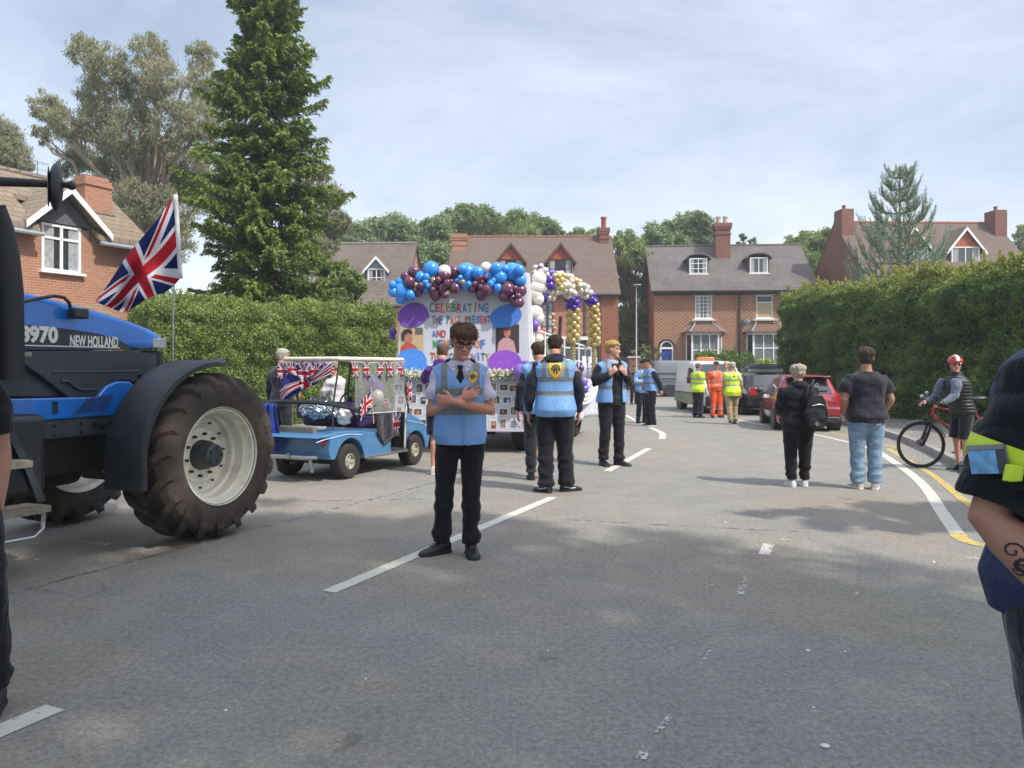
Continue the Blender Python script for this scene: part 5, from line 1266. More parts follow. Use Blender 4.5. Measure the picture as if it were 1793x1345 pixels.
# ------------------------------------------------------------------ GOLF BUGGY
def bunting_flag(parent, a, b_, drop, seed, name='flag'):
    a, b_ = Vector(a), Vector(b_); dn = Vector((0, 0, -drop))
    side = (b_ - a).cross(Vector((0, 0, 1))).normalized()
    return grid_cloth(name, lambda u, v: a.lerp(b_, u) + dn * (1 - v) + side * .02 * math.sin(u * 7 + seed + v * 4) * (1.2 - v) + (b_ - a) * .06 * math.sin(seed + v * 3), union_jack(), parent, 10, 8, 0.002)
def buggy():
    O = Vector((-2.68, 10.55, 0)); rz = math.atan2(.905, .425); fr = Frame(O.x, O.y, rz)
    B = thing('golf_buggy', 'blue golf buggy with cream roof, hung with Union Jack bunting and a clear side curtain', 'golf buggy', O, rz)
    blue = mat('buggy_blue', '44759f', .42, var=.08, coat=.15, dirt='5d7f9c', dscale=5); dark = mat('buggy_dark', '1d1e20', .7)
    grime = mat('buggy_grey_plastic', '6d6a60', .8, var=.2, dirt='4e4b44')
    YS = .57
    zz = lambda a, b_: fr.sp(440 + a * .2082, 580 + b_ * .2082, -YS)
    wc = fr.sp(603, 811, -YS); wx = 0.0; R0 = .235
    arch = [(wx + .31 * math.cos(R(a)), R0 + .31 * math.sin(R(a))) for a in range(8, 173, 15)]
    topz = [zz(1110, 870), zz(1060, 852), zz(930, 838), zz(800, 836), zz(690, 862), zz(600, 884), zz(545, 905)]
    back = [(-.42, topz[-1][1] - .01), (-.45, .42), (-.42, .30), (-.33, .29)]
    prof = [(-.33, .29)] + arch[::-1] + [(.36, .27), (.95, .24), (.97, .60)] + [(p[0], p[1]) for p in topz] + back[:3]
    m = MB(); m.prism(prof, -YS, YS); m.build('rear_body', blue, B, bevel=.03)
    m = MB(); m.bx(.3, 1.45, -YS + .03, YS - .03, .24, .29); m.build('floor', grime, B, smooth=False)
    m = MB(); m.bx(.30, 1.38, -YS - .02, -YS + .025, .235, .275); m.bx(.30, 1.38, YS - .025, YS + .02, .235, .275); m.build('sill_trim', steel, B, bevel=.006)
    fx = 1.62
    arch = [(fx + .29 * math.cos(R(a)), R0 + .29 * math.sin(R(a))) for a in range(0, 173, 15)]
    m = MB(); m.prism([(1.36, .26)] + [(fx - .30, .26)] + arch[::-1] + [(fx + .36, .24), (fx + .42, .42), (fx + .33, .58), (fx + .12, .70), (fx - .16, .80), (1.34, .83), (1.34, .30)], -YS, YS); m.build('front_cowl', blue, B, bevel=.05, bseg=3)
    q = MB(); q.bx(1.315, 1.335, -YS + .04, YS - .04, .28, .80); q.build('dash_panel', dark, B, smooth=False)
    trim = MB()
    trim.tube([(p[0], -YS - .004, p[1] - .05) for p in topz[2:]], .006, 6); trim.tube([(1.36, -YS - .004, .70), (fx + .2, -YS - .004, .62), (fx + .38, -YS - .004, .52)], .005, 6); trim.build('pale_pinstripe', mat('pinstripe', 'b9cfe0', .5), B)
    wr = mat('cream_rim', 'b5b1a0', .5, .3)
    for x_, y_, o_ in ((0, -.475, -1), (0, .475, 1), (fx, -.475, -1), (fx, .475, 1)): wheel(B, x_, y_, .235, .20, .105, o_, 'wide', wr, mat('buggy_tyre', '2c2927', .85, bump=.3), 5)
    m = MB(); m.bx(-.15, .2, -.4, .4, .2, .4); m.cyl((0, -.45, .235), (0, .45, .235), .04); m.cyl((fx, -.45, .235), (fx, .45, .235), .04); m.build('underframe', dark, B)
    # rear well, bumper and bracket
    m = MB(); m.bx(-.425, -.35, -.30, .30, .45, .72); m.build('bag_well', grime, B, bevel=.02)
    m = MB(); m.tube([(-.5, -.42, .33), (-.54, -.3, .33), (-.54, .3, .33), (-.5, .42, .33)], .028, 8); m.bx(-.56, -.52, -.3, .3, .30, .345); m.cyl((-.5, -.3, .3), (-.46, -.3, .13), .025); m.cyl((-.5, .3, .3), (-.46, .3, .13), .025); m.cyl((-.57, 0, .30), (-.57, 0, .38), .02); m.build('rear_bumper', steel, B)
    for sg in (-1, 1): MB().sphere((-.44, sg * .47, .52), (.02, .05, .05), 12, 8).build('tail_light', mat('red_lamp', '9c1a1c', .15, coat=.6), B)
    # seats, rear canopy bar
    m = MB(); m.bx(.28, .80, -.5, .5, .66, .80); m.build('seat', mat('purple_seat', '33214d', .6), B, bevel=.05, bseg=3); m = MB(); m.bx(.14, .26, -.5, .5, .78, 1.02); m.build('seat_back', mat('purple_seat', '33214d', .6), B, bevel=.04)
    m = MB(); a = [zz(200, 565), zz(480, 560), zz(700, 575), zz(850, 600)]; m.tube([(-.40, .50, 1.02), (-.42, .2, 1.04), (-.42, -.3, 1.04), (-.36, -.52, 1.02), (-.1, -.56, .97), (.12, -.56, .92)], .035, 8, ell=(1.3, .8)); m.build('rear_shelf_rim', dark, B)
    # roof and posts
    m = MB(); m.bx(-.2, 1.36, -.54, .43, 1.585, 1.64); m.build('roof', mat('cream_canopy', 'd9d3bd', .55, var=.05, dirt='bdb59c', dscale=5), B, bevel=.025, bseg=3)
    pm = mat('post_black', '2a2c2d', .4)
    m = MB()
    for sg in (-1, 1): m.tube([(1.32, sg * .52 - (.10 if sg > 0 else 0), 1.59), (1.40, sg * .54, 1.1), (1.46, sg * .55, .80)], .016, 8); m.tube([(.20, sg * .52 - (.10 if sg > 0 else 0), 1.59), (.22, sg * .53, 1.2), (.24, sg * .54, .78)], .014, 8); m.tube([(-.15, sg * .50 - (.10 if sg > 0 else 0), 1.59), (-.30, sg * .52, 1.05), (-.32, sg * .52, .7)], .013, 8)
    m.tube([(.5, -.545, .84), (.56, -.545, .96), (.80, -.545, .94), (1.0, -.545, .74)], .012, 7); m.build('canopy_posts', pm, B)
    m = MB(); a, b_ = (1.33, -.575), (1.36, -.585); m.tube([(1.30, -.575, .28), (1.34, -.575, .95)], .014, 6); m.build('pale_upright', mat('cream_tube', 'c9c4b4', .5), B)
    # steering wheel
    m = MB(); c = Vector((1.05, .24, 1.02)); Mt = Matrix.Rotation(R(-52), 3, 'Y'); m.tube([c + Mt @ Vector((.16 * math.cos(t), .16 * math.sin(t), 0)) for t in [2 * math.pi * i / 20 for i in range(20)]], .014, 7, closed=True); m.cyl(c, c + Mt @ Vector((0, 0, -.4)), .02); m.sphere(c, .05, 12, 8); m.build('steering_wheel', black_plastic, B)
    # clear plastic side curtain
    film = mat('clear_film', 'a9adac', .12, var=.1, vscale=5, alpha=.38, spec=.8, bump=.3, bscale=6)
    def cur(u, v): return Vector((.10 + 1.24 * u + .07 * (1 - v) * u, -.555 - .012 * math.sin(u * 15 + v * 3), .86 + .72 * v - .03 * u * (1 - v)))
    grid_cloth('side_curtain', cur, film, B, 24, 12, 0.0)
    hb = MB(); hb.tube([(.12, -.56, .86), (1.38, -.56, .84)], .008, 6); hb.build('curtain_hem', mat('hem_white', 'c9c9c6', .6), B)
    # goods inside: silver foil bag, white bags, balloons: things of their own
    def W(x, y, z): return O + fr.f * x + fr.l * y + Vector((0, 0, z))
    sb = MB(); sb.sphere((0, 0, 0), (.26, .20, .14), 40, 26); me = blob(sb, .012, 2, lambda co, no: co + no * (np.abs(nnoise(co, 17))[:, None] * .035 - .02 + .012 * nnoise(co, 40)[:, None]))
    o = finish(me, 'foil_bag', mat('crinkled_foil', 'b8c6cc', .18, 1.0)); o.location = W(.0, -.05, .93); tag(o, 'crumpled silver foil bag on the back of the golf buggy', 'bag')
    sb = MB(); sb.sphere((0, 0, 0), (.10, .09, .14), 24, 18); me = blob(sb, .012, 2, lambda co, no: co + no * (nnoise(co, 20)[:, None] * .02))
    o = finish(me, 'plastic_bag', mat('white_poly', 'd5d6d8', .4)); o.location = W(.12, -.38, .84); tag(o, 'small white plastic bag beside the foil bag on the buggy', 'bag')
    # balloons tied inside the curtain
    for (x, y, z, r_, c_, lb) in ((.86, -.30, 1.26, .115, '7b5aa8', 'light purple balloon inside the buggy curtain'), (1.10, -.22, 1.17, .12, '6d4b9c', 'deeper purple balloon lower down inside the buggy curtain'), (.90, -.36, 1.08, .10, 'd8d3bd', 'cream balloon under the purple ones in the buggy'), (1.0, -.1, 1.36, .10, 'd9d5cb', 'off-white balloon just under the buggy roof')):
        q = MB(); q.lathe([(.001, r_), (r_ * .5, r_ * .9), (r_ * .87, r_ * .5), (r_, 0), (r_ * .9, -r_ * .5), (r_ * .6, -r_ * .95), (r_ * .2, -r_ * 1.25), (r_ * .1, -r_ * 1.3), (r_ * .16, -r_ * 1.4), (.001, -r_ * 1.38)], n=22); o = q.build('balloon', mat('balloon_' + c_, c_, .22, var=.03, coat=.3)); o.location = W(x, y, z); tag(o, lb, 'balloon', 'balloons inside the buggy')
    # bunting and flags (hung on the buggy)
    bt = thing('bunting', 'string of small Union Jack flags along the right edge of the buggy roof', 'bunting', O, rz)
    q = MB(); q.tube([(.0, -.565, 1.575), (.45, -.565, 1.562), (.9, -.565, 1.566), (1.34, -.565, 1.58)], .004, 5); q.build('cord', mat('white_cord', 'd0d0d0', .8), bt)
    for i, s_ in enumerate((.02, .30, .62, .84, 1.14)): bunting_flag(bt, (s_, -.572, 1.57), (s_ + .13, -.572, 1.57), .21, i * 2.1)
    bt = thing('bunting', 'string of Union Jack flags across the back of the buggy roof', 'bunting', O, rz)
    q = MB(); q.tube([(-.225, -.5, 1.575), (-.225, 0, 1.56), (-.225, .42, 1.575)], .004, 5); q.build('cord', mat('white_cord', 'd0d0d0', .8), bt)
    for i, s_ in enumerate((-.44, -.24, .02, .26)): bunting_flag(bt, (-.23, s_ + .16, 1.57), (-.23, s_, 1.57), .20, i * 1.7 + 1)
    bt = thing('bunting', 'row of larger Union Jack flags overlapping across the back of the buggy roof', 'bunting', O, rz)
    q = MB(); q.tube([(-.27, -.52, 1.56), (-.27, 0, 1.54), (-.27, .42, 1.56)], .004, 5); q.build('cord', mat('white_cord', 'd0d0d0', .8), bt)
    for i, s_ in enumerate((-.50, -.30, -.10, .10, .26)): bunting_flag(bt, (-.275 - .006 * (i % 2), s_ + .19, 1.555), (-.275 - .006 * (i % 2), s_, 1.55), .17 + .05 * (i % 3), i * 2.7 + 1)
    navy = cloth('navy_flag_cloth', '2a3a86', sheen=.1)
    def nav(u, v): return Vector((-.26 - .05 * math.sin(u * 8) * (1 - v), .40 - u * (.52 + .40 * v), 1.56 - (1 - v) * (.62 - .42 * u)))
    o = grid_cloth('ensign_flag', nav, navy, None, 18, 12); o.location = O; o.rotation_euler = (0, 0, rz); tag(o, 'navy blue flag stretched diagonally across the back of the buggy', 'flag')
    def uj(u, v): return Vector((-.30 - .03 * math.sin(u * 9), .38 - u * .87, 1.02 + .40 * u + .16 * v + .03 * math.sin(u * 6)))
    o = grid_cloth('union_flag', uj, union_jack(), None, 20, 8); o.location = O; o.rotation_euler = (0, 0, rz); tag(o, 'rolled Union Jack slung diagonally under the buggy roof at the back', 'flag')
    def hang(u, v): return Vector((-.47 - .05 * abs(math.sin(u * 7 + v)) - .04 * (1 - v), .52 - .30 * u - .05 * math.sin(v * 5) * (u - .5) - .04 * (1 - v), .38 + .64 * v))
    o = grid_cloth('hanging_flag', hang, navy, None, 24, 16); o.location = O; o.rotation_euler = (0, 0, rz); tag(o, 'dark blue flag hanging in folds over the left rear corner of the buggy', 'flag')
    def blk(u, v): return Vector((.52 + .42 * u + .05 * (1 - v), -.60 - .012 * math.sin(u * 9), .84 - (1 - v) * (.42 - .34 * abs(u - .45)) - .1 * (1 - v) * u))
    o = grid_cloth('dark_cloth', blk, cloth('black_purple_cloth', '1b1524'), None, 14, 10); o.location = O; o.rotation_euler = (0, 0, rz); tag(o, 'black pointed cloth hanging over the right side of the buggy seat', 'cloth')
    for (s_, z_, w_, h_, lb, tilt) in ((.40, .93, .30, .24, 'small Union Jack on a stick leaning over the right rear of the buggy', -.16), (1.40, 1.0, .14, .30, 'narrow Union Jack on a stick at the front right post of the buggy', -.04)):
        t_ = thing('hand_flag', lb, 'flag', W(s_ + .08, -.60, 0), rz)
        q = MB(); q.tube([(0, 0, z_ - .22), (-.03, 0, z_ + .1), (-.06, 0, z_ + h_ + .06)], .006, 6); q.build('stick', mat('pale_wood', 'c9b48a', .7), t_)
        grid_cloth('flag_cloth', lambda u, v: Vector((-.05 - w_ * u, -.012 - .02 * math.sin(u * 8), z_ + tilt * u + h_ * v + .02 * math.sin(u * 6))), union_jack(), t_, 12, 8, .002)
    t_ = thing('hanging_flag', 'Union Jack hanging below the clear curtain by the front door opening of the buggy', 'flag', O, rz)
    bunting_flag(t_, (.92, -.60, .83), (1.16, -.60, .83), .34, 3.3, 'flag_cloth')
    t_ = thing('hanging_flag', 'small crumpled Union Jack inside the clear curtain of the buggy', 'flag', O, rz); bunting_flag(t_, (.86, -.50, 1.03), (1.14, -.42, 1.03), .15, .3, 'flag_cloth')
    MB().tube([(.86, -.50, 1.035), (1.14, -.42, 1.035)], .004, 5).build('cord', mat('white_cord', 'd0d0d0', .8), t_)
buggy()

# ------------------------------------------------------------------ CARS AND VANS
def interp(tab, x):
    if x <= tab[0][0]: return tab[0][1]
    for (a, p), (b_, q) in zip(tab, tab[1:]):
        if x <= b_: t = (x - a) / (b_ - a); return p + (q - p) * t
    return tab[-1][1]
class Body:
    """car shell from tables of half width, roof half width, sill, belt and top heights against x (x forward)"""
    def __init__(s, W, Wr, Z0, Zb, Zt): s.W, s.Wr, s.Z0, s.Zb, s.Zt = W, Wr, Z0, Zb, Zt
    def side(s, x):
        w, wr, z0, zb, zt = [interp(t, x) for t in (s.W, s.Wr, s.Z0, s.Zb, s.Zt)]
        zb = min(zb, zt - .03)
        return [(w * .90, z0), (w * .97, z0 + .05), (w, z0 + (zb - z0) * .45), (w * .992, zb - .10 * min(1, (zb - z0))), (w * .965, zb), (wr + (w * .955 - wr) * .12, zt - (zt - zb) * .16), (wr * .90, zt - .012), (wr * .45, zt + .008)]
    def ring(s, x):
        q = s.side(x); return [Vector((x, -y, z)) for y, z in q] + [Vector((x, y, z)) for y, z in reversed(q)]
    def shell(s, xs, arches):
        mb = MB(); mb.loft([s.ring(x) for x in xs]); return mb
    def glass_side(s, poly, sg, off=.006):
        """poly in (x, t) with t 0 = belt, 1 = cant rail"""
        mb = MB(); n = 12; 
        xs0 = [p[0] for p in poly]; x0, x1 = min(xs0), max(xs0)
        def edge(x):   # t range inside the polygon at x
            ts = []
            for (a, ta), (b_, tb) in zip(poly, poly[1:] + poly[:1]):
                if (a - x) * (b_ - x) <= 0 and a != b_: ts.append(ta + (tb - ta) * (x - a) / (b_ - a))
            return (min(ts), max(ts)) if ts else (0, 0)
        rows = []
        for i in range(n + 1):
            x = x0 + (x1 - x0) * (i + .001) / (n + .002); q = s.side(x); a, b_ = q[4], q[5]; lo, hi = edge(x)
            rows.append([(x, sg * (a[0] + (b_[0] - a[0]) * t + off), a[1] + (b_[1] - a[1]) * t) for t in (lo, (lo + hi) / 2, hi)])
        for i in range(n):
            for j in range(2): mb.quad(rows[i][j], rows[i + 1][j], rows[i + 1][j + 1], rows[i][j + 1])
        return mb
    def glass_top(s, x0, x1, k0=.93, k1=.93, off=.006):
        mb = MB(); n = 6; rows = []
        for i in range(n + 1):
            x = x0 + (x1 - x0) * i / n; wr = interp(s.Wr, x); zt = interp(s.Zt, x); k = k0 + (k1 - k0) * i / n
            e = 1e-3; dz = (interp(s.Zt, x + e) - interp(s.Zt, x - e)) / (2 * e); nv = Vector((-dz, 0, 1)).normalized() * off
            rows.append([(x + nv.x, wr * .9 * k * t, zt + .008 * (1 - t * t) * 2 - .012 * t * t + nv.z) for t in (-1, -.6, -.2, .2, .6, 1)])
        for i in range(n):
            for j in range(5): mb.quad(rows[i][j], rows[i + 1][j], rows[i + 1][j + 1], rows[i][j + 1])
        return mb
cglass = mat('car_glass', (.02, .025, .03), .04, var=.2, spec=.9)
tyre_m = mat('car_tyre', '232220', .85, bump=.2)
def arches(parent, pts, R_, w, side_y):
    m = MB()
    for x in pts:
        for sg in (-1, 1): m.lathe([(R_, 0), (R_ * .98, .0), (R_ * .98, -.25 * sg), (.001, -.25 * sg), (.001, -.24 * sg), (R_ * .97, -.24 * sg)], (x, sg * (side_y + .004), R_ * .86), 'y', 28)
    return m
def red_car():
    C = thing('hatchback_car', 'dark red hatchback parked by the right kerb with its rear and left side showing', 'car', (6.93, 17.85, 0), R(79), scale=.90)
    paint = mat('dark_red_paint', '8c2228', .25, .15, var=.04, coat=.8, dirt='7a2529', dscale=2)
    b = Body([(0, .72), (.15, .80), (.6, .835), (3.0, .83), (3.6, .76), (3.9, .62)], [(0, .70), (.12, .66), (.5, .58), (2.0, .56), (2.7, .70), (3.9, .55)], [(0, .36), (.4, .22), (3.5, .22), (3.9, .30)], [(0, .86), (.5, .92), (2.7, .90), (3.9, .62)], [(0, .80), (.10, .93), (.52, 1.38), (.75, 1.44), (1.6, 1.47), (2.1, 1.40), (2.85, .98), (3.6, .84), (3.9, .66)])
    xs = [0, .03, .10, .18, .3, .42, .52, .62, .75, 1.0, 1.3, 1.6, 1.85, 2.1, 2.35, 2.6, 2.85, 3.1, 3.4, 3.6, 3.75, 3.85, 3.9]
    body = b.shell(xs, None).build('body', paint, C, angle=50)
    m = arches(C, (.72, 3.15), .335, .2, .835); m.build('wheel_arches', black_plastic, C)
    for sg in (-1, 1):
        g = b.glass_side([(.62, .12), (.80, .88), (1.28, .95), (1.28, .03)], sg).build('rear_side_window', cglass, C)
        b.glass_side([(1.36, .03), (1.36, .95), (1.95, .93), (2.62, .06)], sg).build('front_side_window', cglass, C)
        q = MB(); q.tube([(2.3, sg * .80, .92), (2.33, sg * .92, .97)], .02, 6); q.sphere((2.36, sg * .98, 1.0), (.06, .10, .075), 14, 10); q.build('wing_mirror', black_plastic, C)
        q = MB(); q.box((1.72, sg * .842, .78), (.17, .02, .03)); q.build('door_handle', paint, C)
        q = MB(); q.tube([(1.32, sg * .836, .26), (1.32, sg * .84, .6), (1.32, sg * .835, .88)], .004, 4); q.tube([(2.6, sg * .835, .30), (2.62, sg * .838, .6), (2.66, sg * .82, .86)], .004, 4); q.tube([(1.32, sg * .834, .27), (2.6, sg * .834, .29)], .004, 4); q.build('door_seam', black_plastic, C)
        q = MB(); q.loft([[(-.012, sg * .56, .72), (-.012, sg * .70, .72), (.10, sg * .80, .72), (.16, sg * .74, .72)], [(.03, sg * .58, 1.0), (.05, sg * .68, 1.0), (.16, sg * .76, .98), (.2, sg * .7, .98)]]); q.build('rear_lamp', mat('red_lamp', '9c1a1c', .15, coat=.6), C)
    b.glass_top(.14, .50, .97, .90).build('rear_window', cglass, C); b.glass_top(2.12, 2.82, .95, .96).build('windscreen', cglass, C)
    MB().bx(.30, .62, -.56, .56, 1.405, 1.435).build('roof_spoiler', paint, C, bevel=.012)
    q = MB(); q.tube([(.11, -.05, .97), (.17, -.12, 1.05), (.18, -.45, 1.06)], .014, 6); q.build('rear_wiper', black_plastic, C)
    MB().bx(-.03, .02, -.34, .34, .795, .825).build('chrome_strip', chrome, C, bevel=.006)
    MB().sphere((.035, 0, .91), (.02, .05, .04), 14, 8).build('badge', mat('pale_badge', 'c9b0a8', .3, .6), C)
    pl = MB().bx(-.030, -.012, -.26, .26, .665, .775).build('number_plate', mat('yellow_plate', 'e0a92c', .4), C, smooth=False)
    text_obj('plate_text', 'LD00 GGV', .10, mat('plate_black', '17171a', .5), (-.033, 0, .718), R(-90), pl, sx=.92, ext=.001, bold=.002)
    q = MB(); q.bx(-.05, .10, -.74, .74, .40, .64); q.build('rear_bumper', paint, C, bevel=.05, bseg=3); MB().bx(-.04, .2, -.70, .70, .24, .398).build('bumper_skirt', black_plastic, C, bevel=.03)
    q = MB().bx(-.056, -.050, -.10, .26, .50, .545).build('bumper_sticker', mat('pale_sticker', 'b9a8a8', .5), C, smooth=False)
    for x, y in ((.72, -.74), (.72, .74), (3.15, -.74), (3.15, .74)): wheel(C, x, y, .30, .19, .205, 1 if y > 0 else -1, 'spoke', mat('alloy', 'b9bcbe', .35, .8), tyre_m, 9)
red_car()
def dark_car():
    C = thing('estate_car', 'black car with a roof box parked beyond the dark red hatchback', 'car', (8.02, 23.6, 0), R(88), scale=.92)
    paint = mat('black_paint', '15191b', .25, .1, coat=.6)
    b = Body([(0, .72), (.15, .82), (.6, .86), (3.3, .86), (4.1, .76), (4.4, .6)], [(0, .70), (.3, .64), (2.4, .60), (3.1, .70), (4.4, .55)], [(0, .36), (.4, .22), (4.0, .22), (4.4, .30)], [(0, .88), (.5, .94), (3.1, .92), (4.4, .62)], [(0, .82), (.10, .95), (.42, 1.38), (.75, 1.45), (1.9, 1.47), (2.5, 1.42), (3.3, 1.0), (4.1, .86), (4.4, .66)])
    b.shell([0, .05, .1, .25, .42, .6, .75, 1.1, 1.5, 1.9, 2.2, 2.5, 2.8, 3.1, 3.3, 3.7, 4.1, 4.3, 4.4], None).build('body', paint, C, angle=50)
    for sg in (-1, 1):
        b.glass_side([(.5, .12), (.66, .88), (1.4, .95), (1.4, .03)], sg).build('rear_side_window', cglass, C); b.glass_side([(1.48, .03), (1.48, .95), (2.35, .93), (3.0, .06)], sg).build('front_side_window', cglass, C)
        q = MB(); q.sphere((2.75, sg * 1.0, 1.0), (.06, .10, .075), 14, 10); q.cyl((2.75, sg * .82, .95), (2.75, sg * .95, .98), .02); q.build('wing_mirror', black_plastic, C)
        q = MB(); q.bx(-.02, .08, sg * .52, sg * .78, .66, .95); q.build('rear_lamp', mat('red_lamp', '9c1a1c', .15, coat=.6), C, bevel=.02)
    b.glass_top(.14, .40, .97, .90).build('rear_window', cglass, C); b.glass_top(2.55, 3.25, .95, .96).build('windscreen', cglass, C)
    q = MB(); q.loft([[(x_, y_ * k, z_) for y_, z_ in ((-.38, 1.58), (-.40, 1.66), (-.34, 1.76), (.34, 1.76), (.40, 1.66), (.38, 1.58))] for x_, k in ((.5, .8), (.62, 1), (2.0, 1), (2.4, .7))]); q.build('roof_box', mat('roof_box_black', '23292c', .35, coat=.3), C, bevel=.02)
    q = MB(); q.bx(.85, .89, -.6, .6, 1.47, 1.575); q.bx(1.8, 1.84, -.6, .6, 1.475, 1.575); q.build('roof_bars', steel, C, smooth=False)
    arches(C, (.8, 3.5), .34, .2, .86).build('wheel_arches', black_plastic, C)
    for x, y in ((.8, -.76), (.8, .76), (3.5, -.76), (3.5, .76)): wheel(C, x, y, .31, .19, .2, 1 if y > 0 else -1, 'spoke', None, tyre_m, 7)
dark_car()
def works_van():
    # faces the viewer; x forward = towards the camera
    C = thing('works_van', 'small white and green van with orange roof beacon behind the hi-vis group', 'van', (6.78, 28.3, 0), R(-88), scale=.96)
    wp = mat('van_white', 'd3d6d2', .3, var=.04, coat=.3, dirt='b5b8ad', dscale=3); gp = mat('van_green', '5d7556', .35, coat=.3)
    b = Body([(0, .80), (.1, .84), (.6, .86), (3.1, .86), (3.8, .80), (4.05, .66)], [(0, .74), (.1, .74), (2.5, .72), (3.1, .76), (4.05, .6)], [(0, .30), (.4, .24), (3.7, .24), (4.05, .30)], [(0, .95), (2.7, .98), (3.2, .96), (4.05, .68)], [(0, 1.62), (.12, 1.74), (.5, 1.78), (1.9, 1.78), (2.45, 1.70), (3.2, 1.06), (3.75, .93), (4.05, .70)])
    b.shell([0, .04, .12, .3, .5, .9, 1.4, 1.9, 2.2, 2.45, 2.7, 2.95, 3.2, 3.5, 3.75, 3.9, 4.0, 4.05], None).build('body', wp, C, angle=50)
    for sg in (-1, 1):
        g = b.glass_side([(1.75, .05), (1.75, .85), (2.32, .85), (2.95, .08)], sg).build('side_window', cglass, C)
        q = MB(); q.box((2.75, sg * 1.0, 1.12), (.10, .16, .24)); q.cyl((2.75, sg * .85, 1.05), (2.75, sg * .95, 1.1), .03); q.build('wing_mirror', black_plastic, C, bevel=.03)
        q = MB(); q.bx(.15, 3.05, sg * .862, sg * .875, .30, .62); q.build('green_side_band', gp, C, bevel=.01)
        q = MB(); q.bx(.2, 3.1, sg * .868, sg * .885, .64, .68); q.build('rubbing_strip', black_plastic, C, smooth=False)
        q = MB(); q.loft([[(3.72, sg * .60, .66), (3.72, sg * .80, .66), (3.98, sg * .74, .66), (4.03, sg * .55, .66)], [(3.66, sg * .60, .90), (3.62, sg * .78, .90), (3.80, sg * .72, .86), (3.88, sg * .56, .84)]]); q.build('headlight', mat('lamp_lens', '9aa0a2', .12, .3), C)
    MB().bx(1.0, 1.35, -.30, -.15, 1.18, 1.3).build('side_mark', black_plastic, C, smooth=False) if False else None
    b.glass_top(2.50, 3.15, .97, 1.0).build('windscreen', cglass, C)
    q = MB(); q.bx(3.85, 4.14, -.78, .78, .26, .60); q.build('front_bumper', mat('bumper_dark', '1b1d1f', .5), C, bevel=.07, bseg=3)
    q = MB(); q.bx(4.0, 4.06, -.42, .42, .60, .72); q.build('grille', black_plastic, C, smooth=False)
    q = MB(); q.loft([[(1.15, -.34, 1.80), (1.15, .34, 1.80), (1.36, .34, 1.80), (1.36, -.34, 1.80)], [(1.17, -.31, 1.93), (1.17, .31, 1.93), (1.34, .31, 1.93), (1.34, -.31, 1.93)]]); q.build('roof_beacon', mat('amber_beacon', 'c9692c', .25, coat=.5), C, bevel=.02)
    MB().sphere((1.25, .0, 1.80), (.05, .05, .02), 8, 6).build('beacon_foot', black_plastic, C)
    arches(C, (.75, 3.25), .345, .2, .86).build('wheel_arches', black_plastic, C)
    for x, y in ((.75, -.77), (.75, .77), (3.25, -.77), (3.25, .77)): wheel(C, x, y, .31, .19, .19, 1 if y > 0 else -1, 'spoke', mat('steel_wheel', '8b8d8e', .5, .5), tyre_m, 6)
works_van()
def grey_van():
    C = thing('panel_van', 'long dark grey van parked side-on across the road before the Victorian houses', 'van', (7.15, 39.6, 0), R(0))
    gp = mat('van_grey', '5b6064', .35, .2, coat=.3, var=.06); b = Body([(0, .85), (.1, .92), (4.2, .92), (4.9, .86), (5.3, .7)], [(0, .84), (.2, .84), (3.6, .80), (4.3, .82), (5.3, .62)], [(0, .40), (.4, .34), (4.9, .34), (5.3, .4)], [(0, 1.05), (4.0, 1.05), (5.3, .8)], [(0, 1.74), (.1, 1.84), (3.4, 1.84), (3.75, 1.76), (4.5, 1.15), (5.1, 1.0), (5.3, .85)])
    b.shell([0, .04, .1, .3, 1, 2, 3, 3.4, 3.6, 3.75, 4, 4.25, 4.5, 4.8, 5.1, 5.2, 5.3], None).build('body', gp, C, angle=45)
    for sg in (-1, 1):
        b.glass_side([(3.0, .05), (3.0, .8), (3.6, .8), (4.25, .08)], sg).build('side_window', cglass, C)
        q = MB()
        for z_ in (.62, .95, 1.22): q.bx(.15, 2.9, sg * .90, sg * .945, z_, z_ + .045)
        q.build('side_mouldings', mat('moulding_light', '7e8386', .4), C, bevel=.01)
        q = MB(); q.box((4.15, sg * 1.05, 1.2), (.1, .16, .26)); q.cyl((4.15, sg * .88, 1.1), (4.15, sg * 1.0, 1.15), .03); q.build('wing_mirror', black_plastic, C, bevel=.03)
    b.glass_top(3.8, 4.45, .97, 1.0).build('windscreen', cglass, C)
    q = MB(); q.bx(-.06, .1, -.88, .88, .36, .56); q.bx(5.15, 5.36, -.8, .8, .36, .6); q.build('bumpers', black_plastic, C, bevel=.04)
    arches(C, (.9, 4.35), .37, .2, .925).build('wheel_arches', black_plastic, C)
    for x, y in ((.9, -.82), (.9, .82), (4.35, -.82), (4.35, .82)): wheel(C, x, y, .33, .2, .2, 1 if y > 0 else -1, 'spoke', mat('steel_wheel', '8b8d8e', .5, .5), tyre_m, 6)
grey_van()

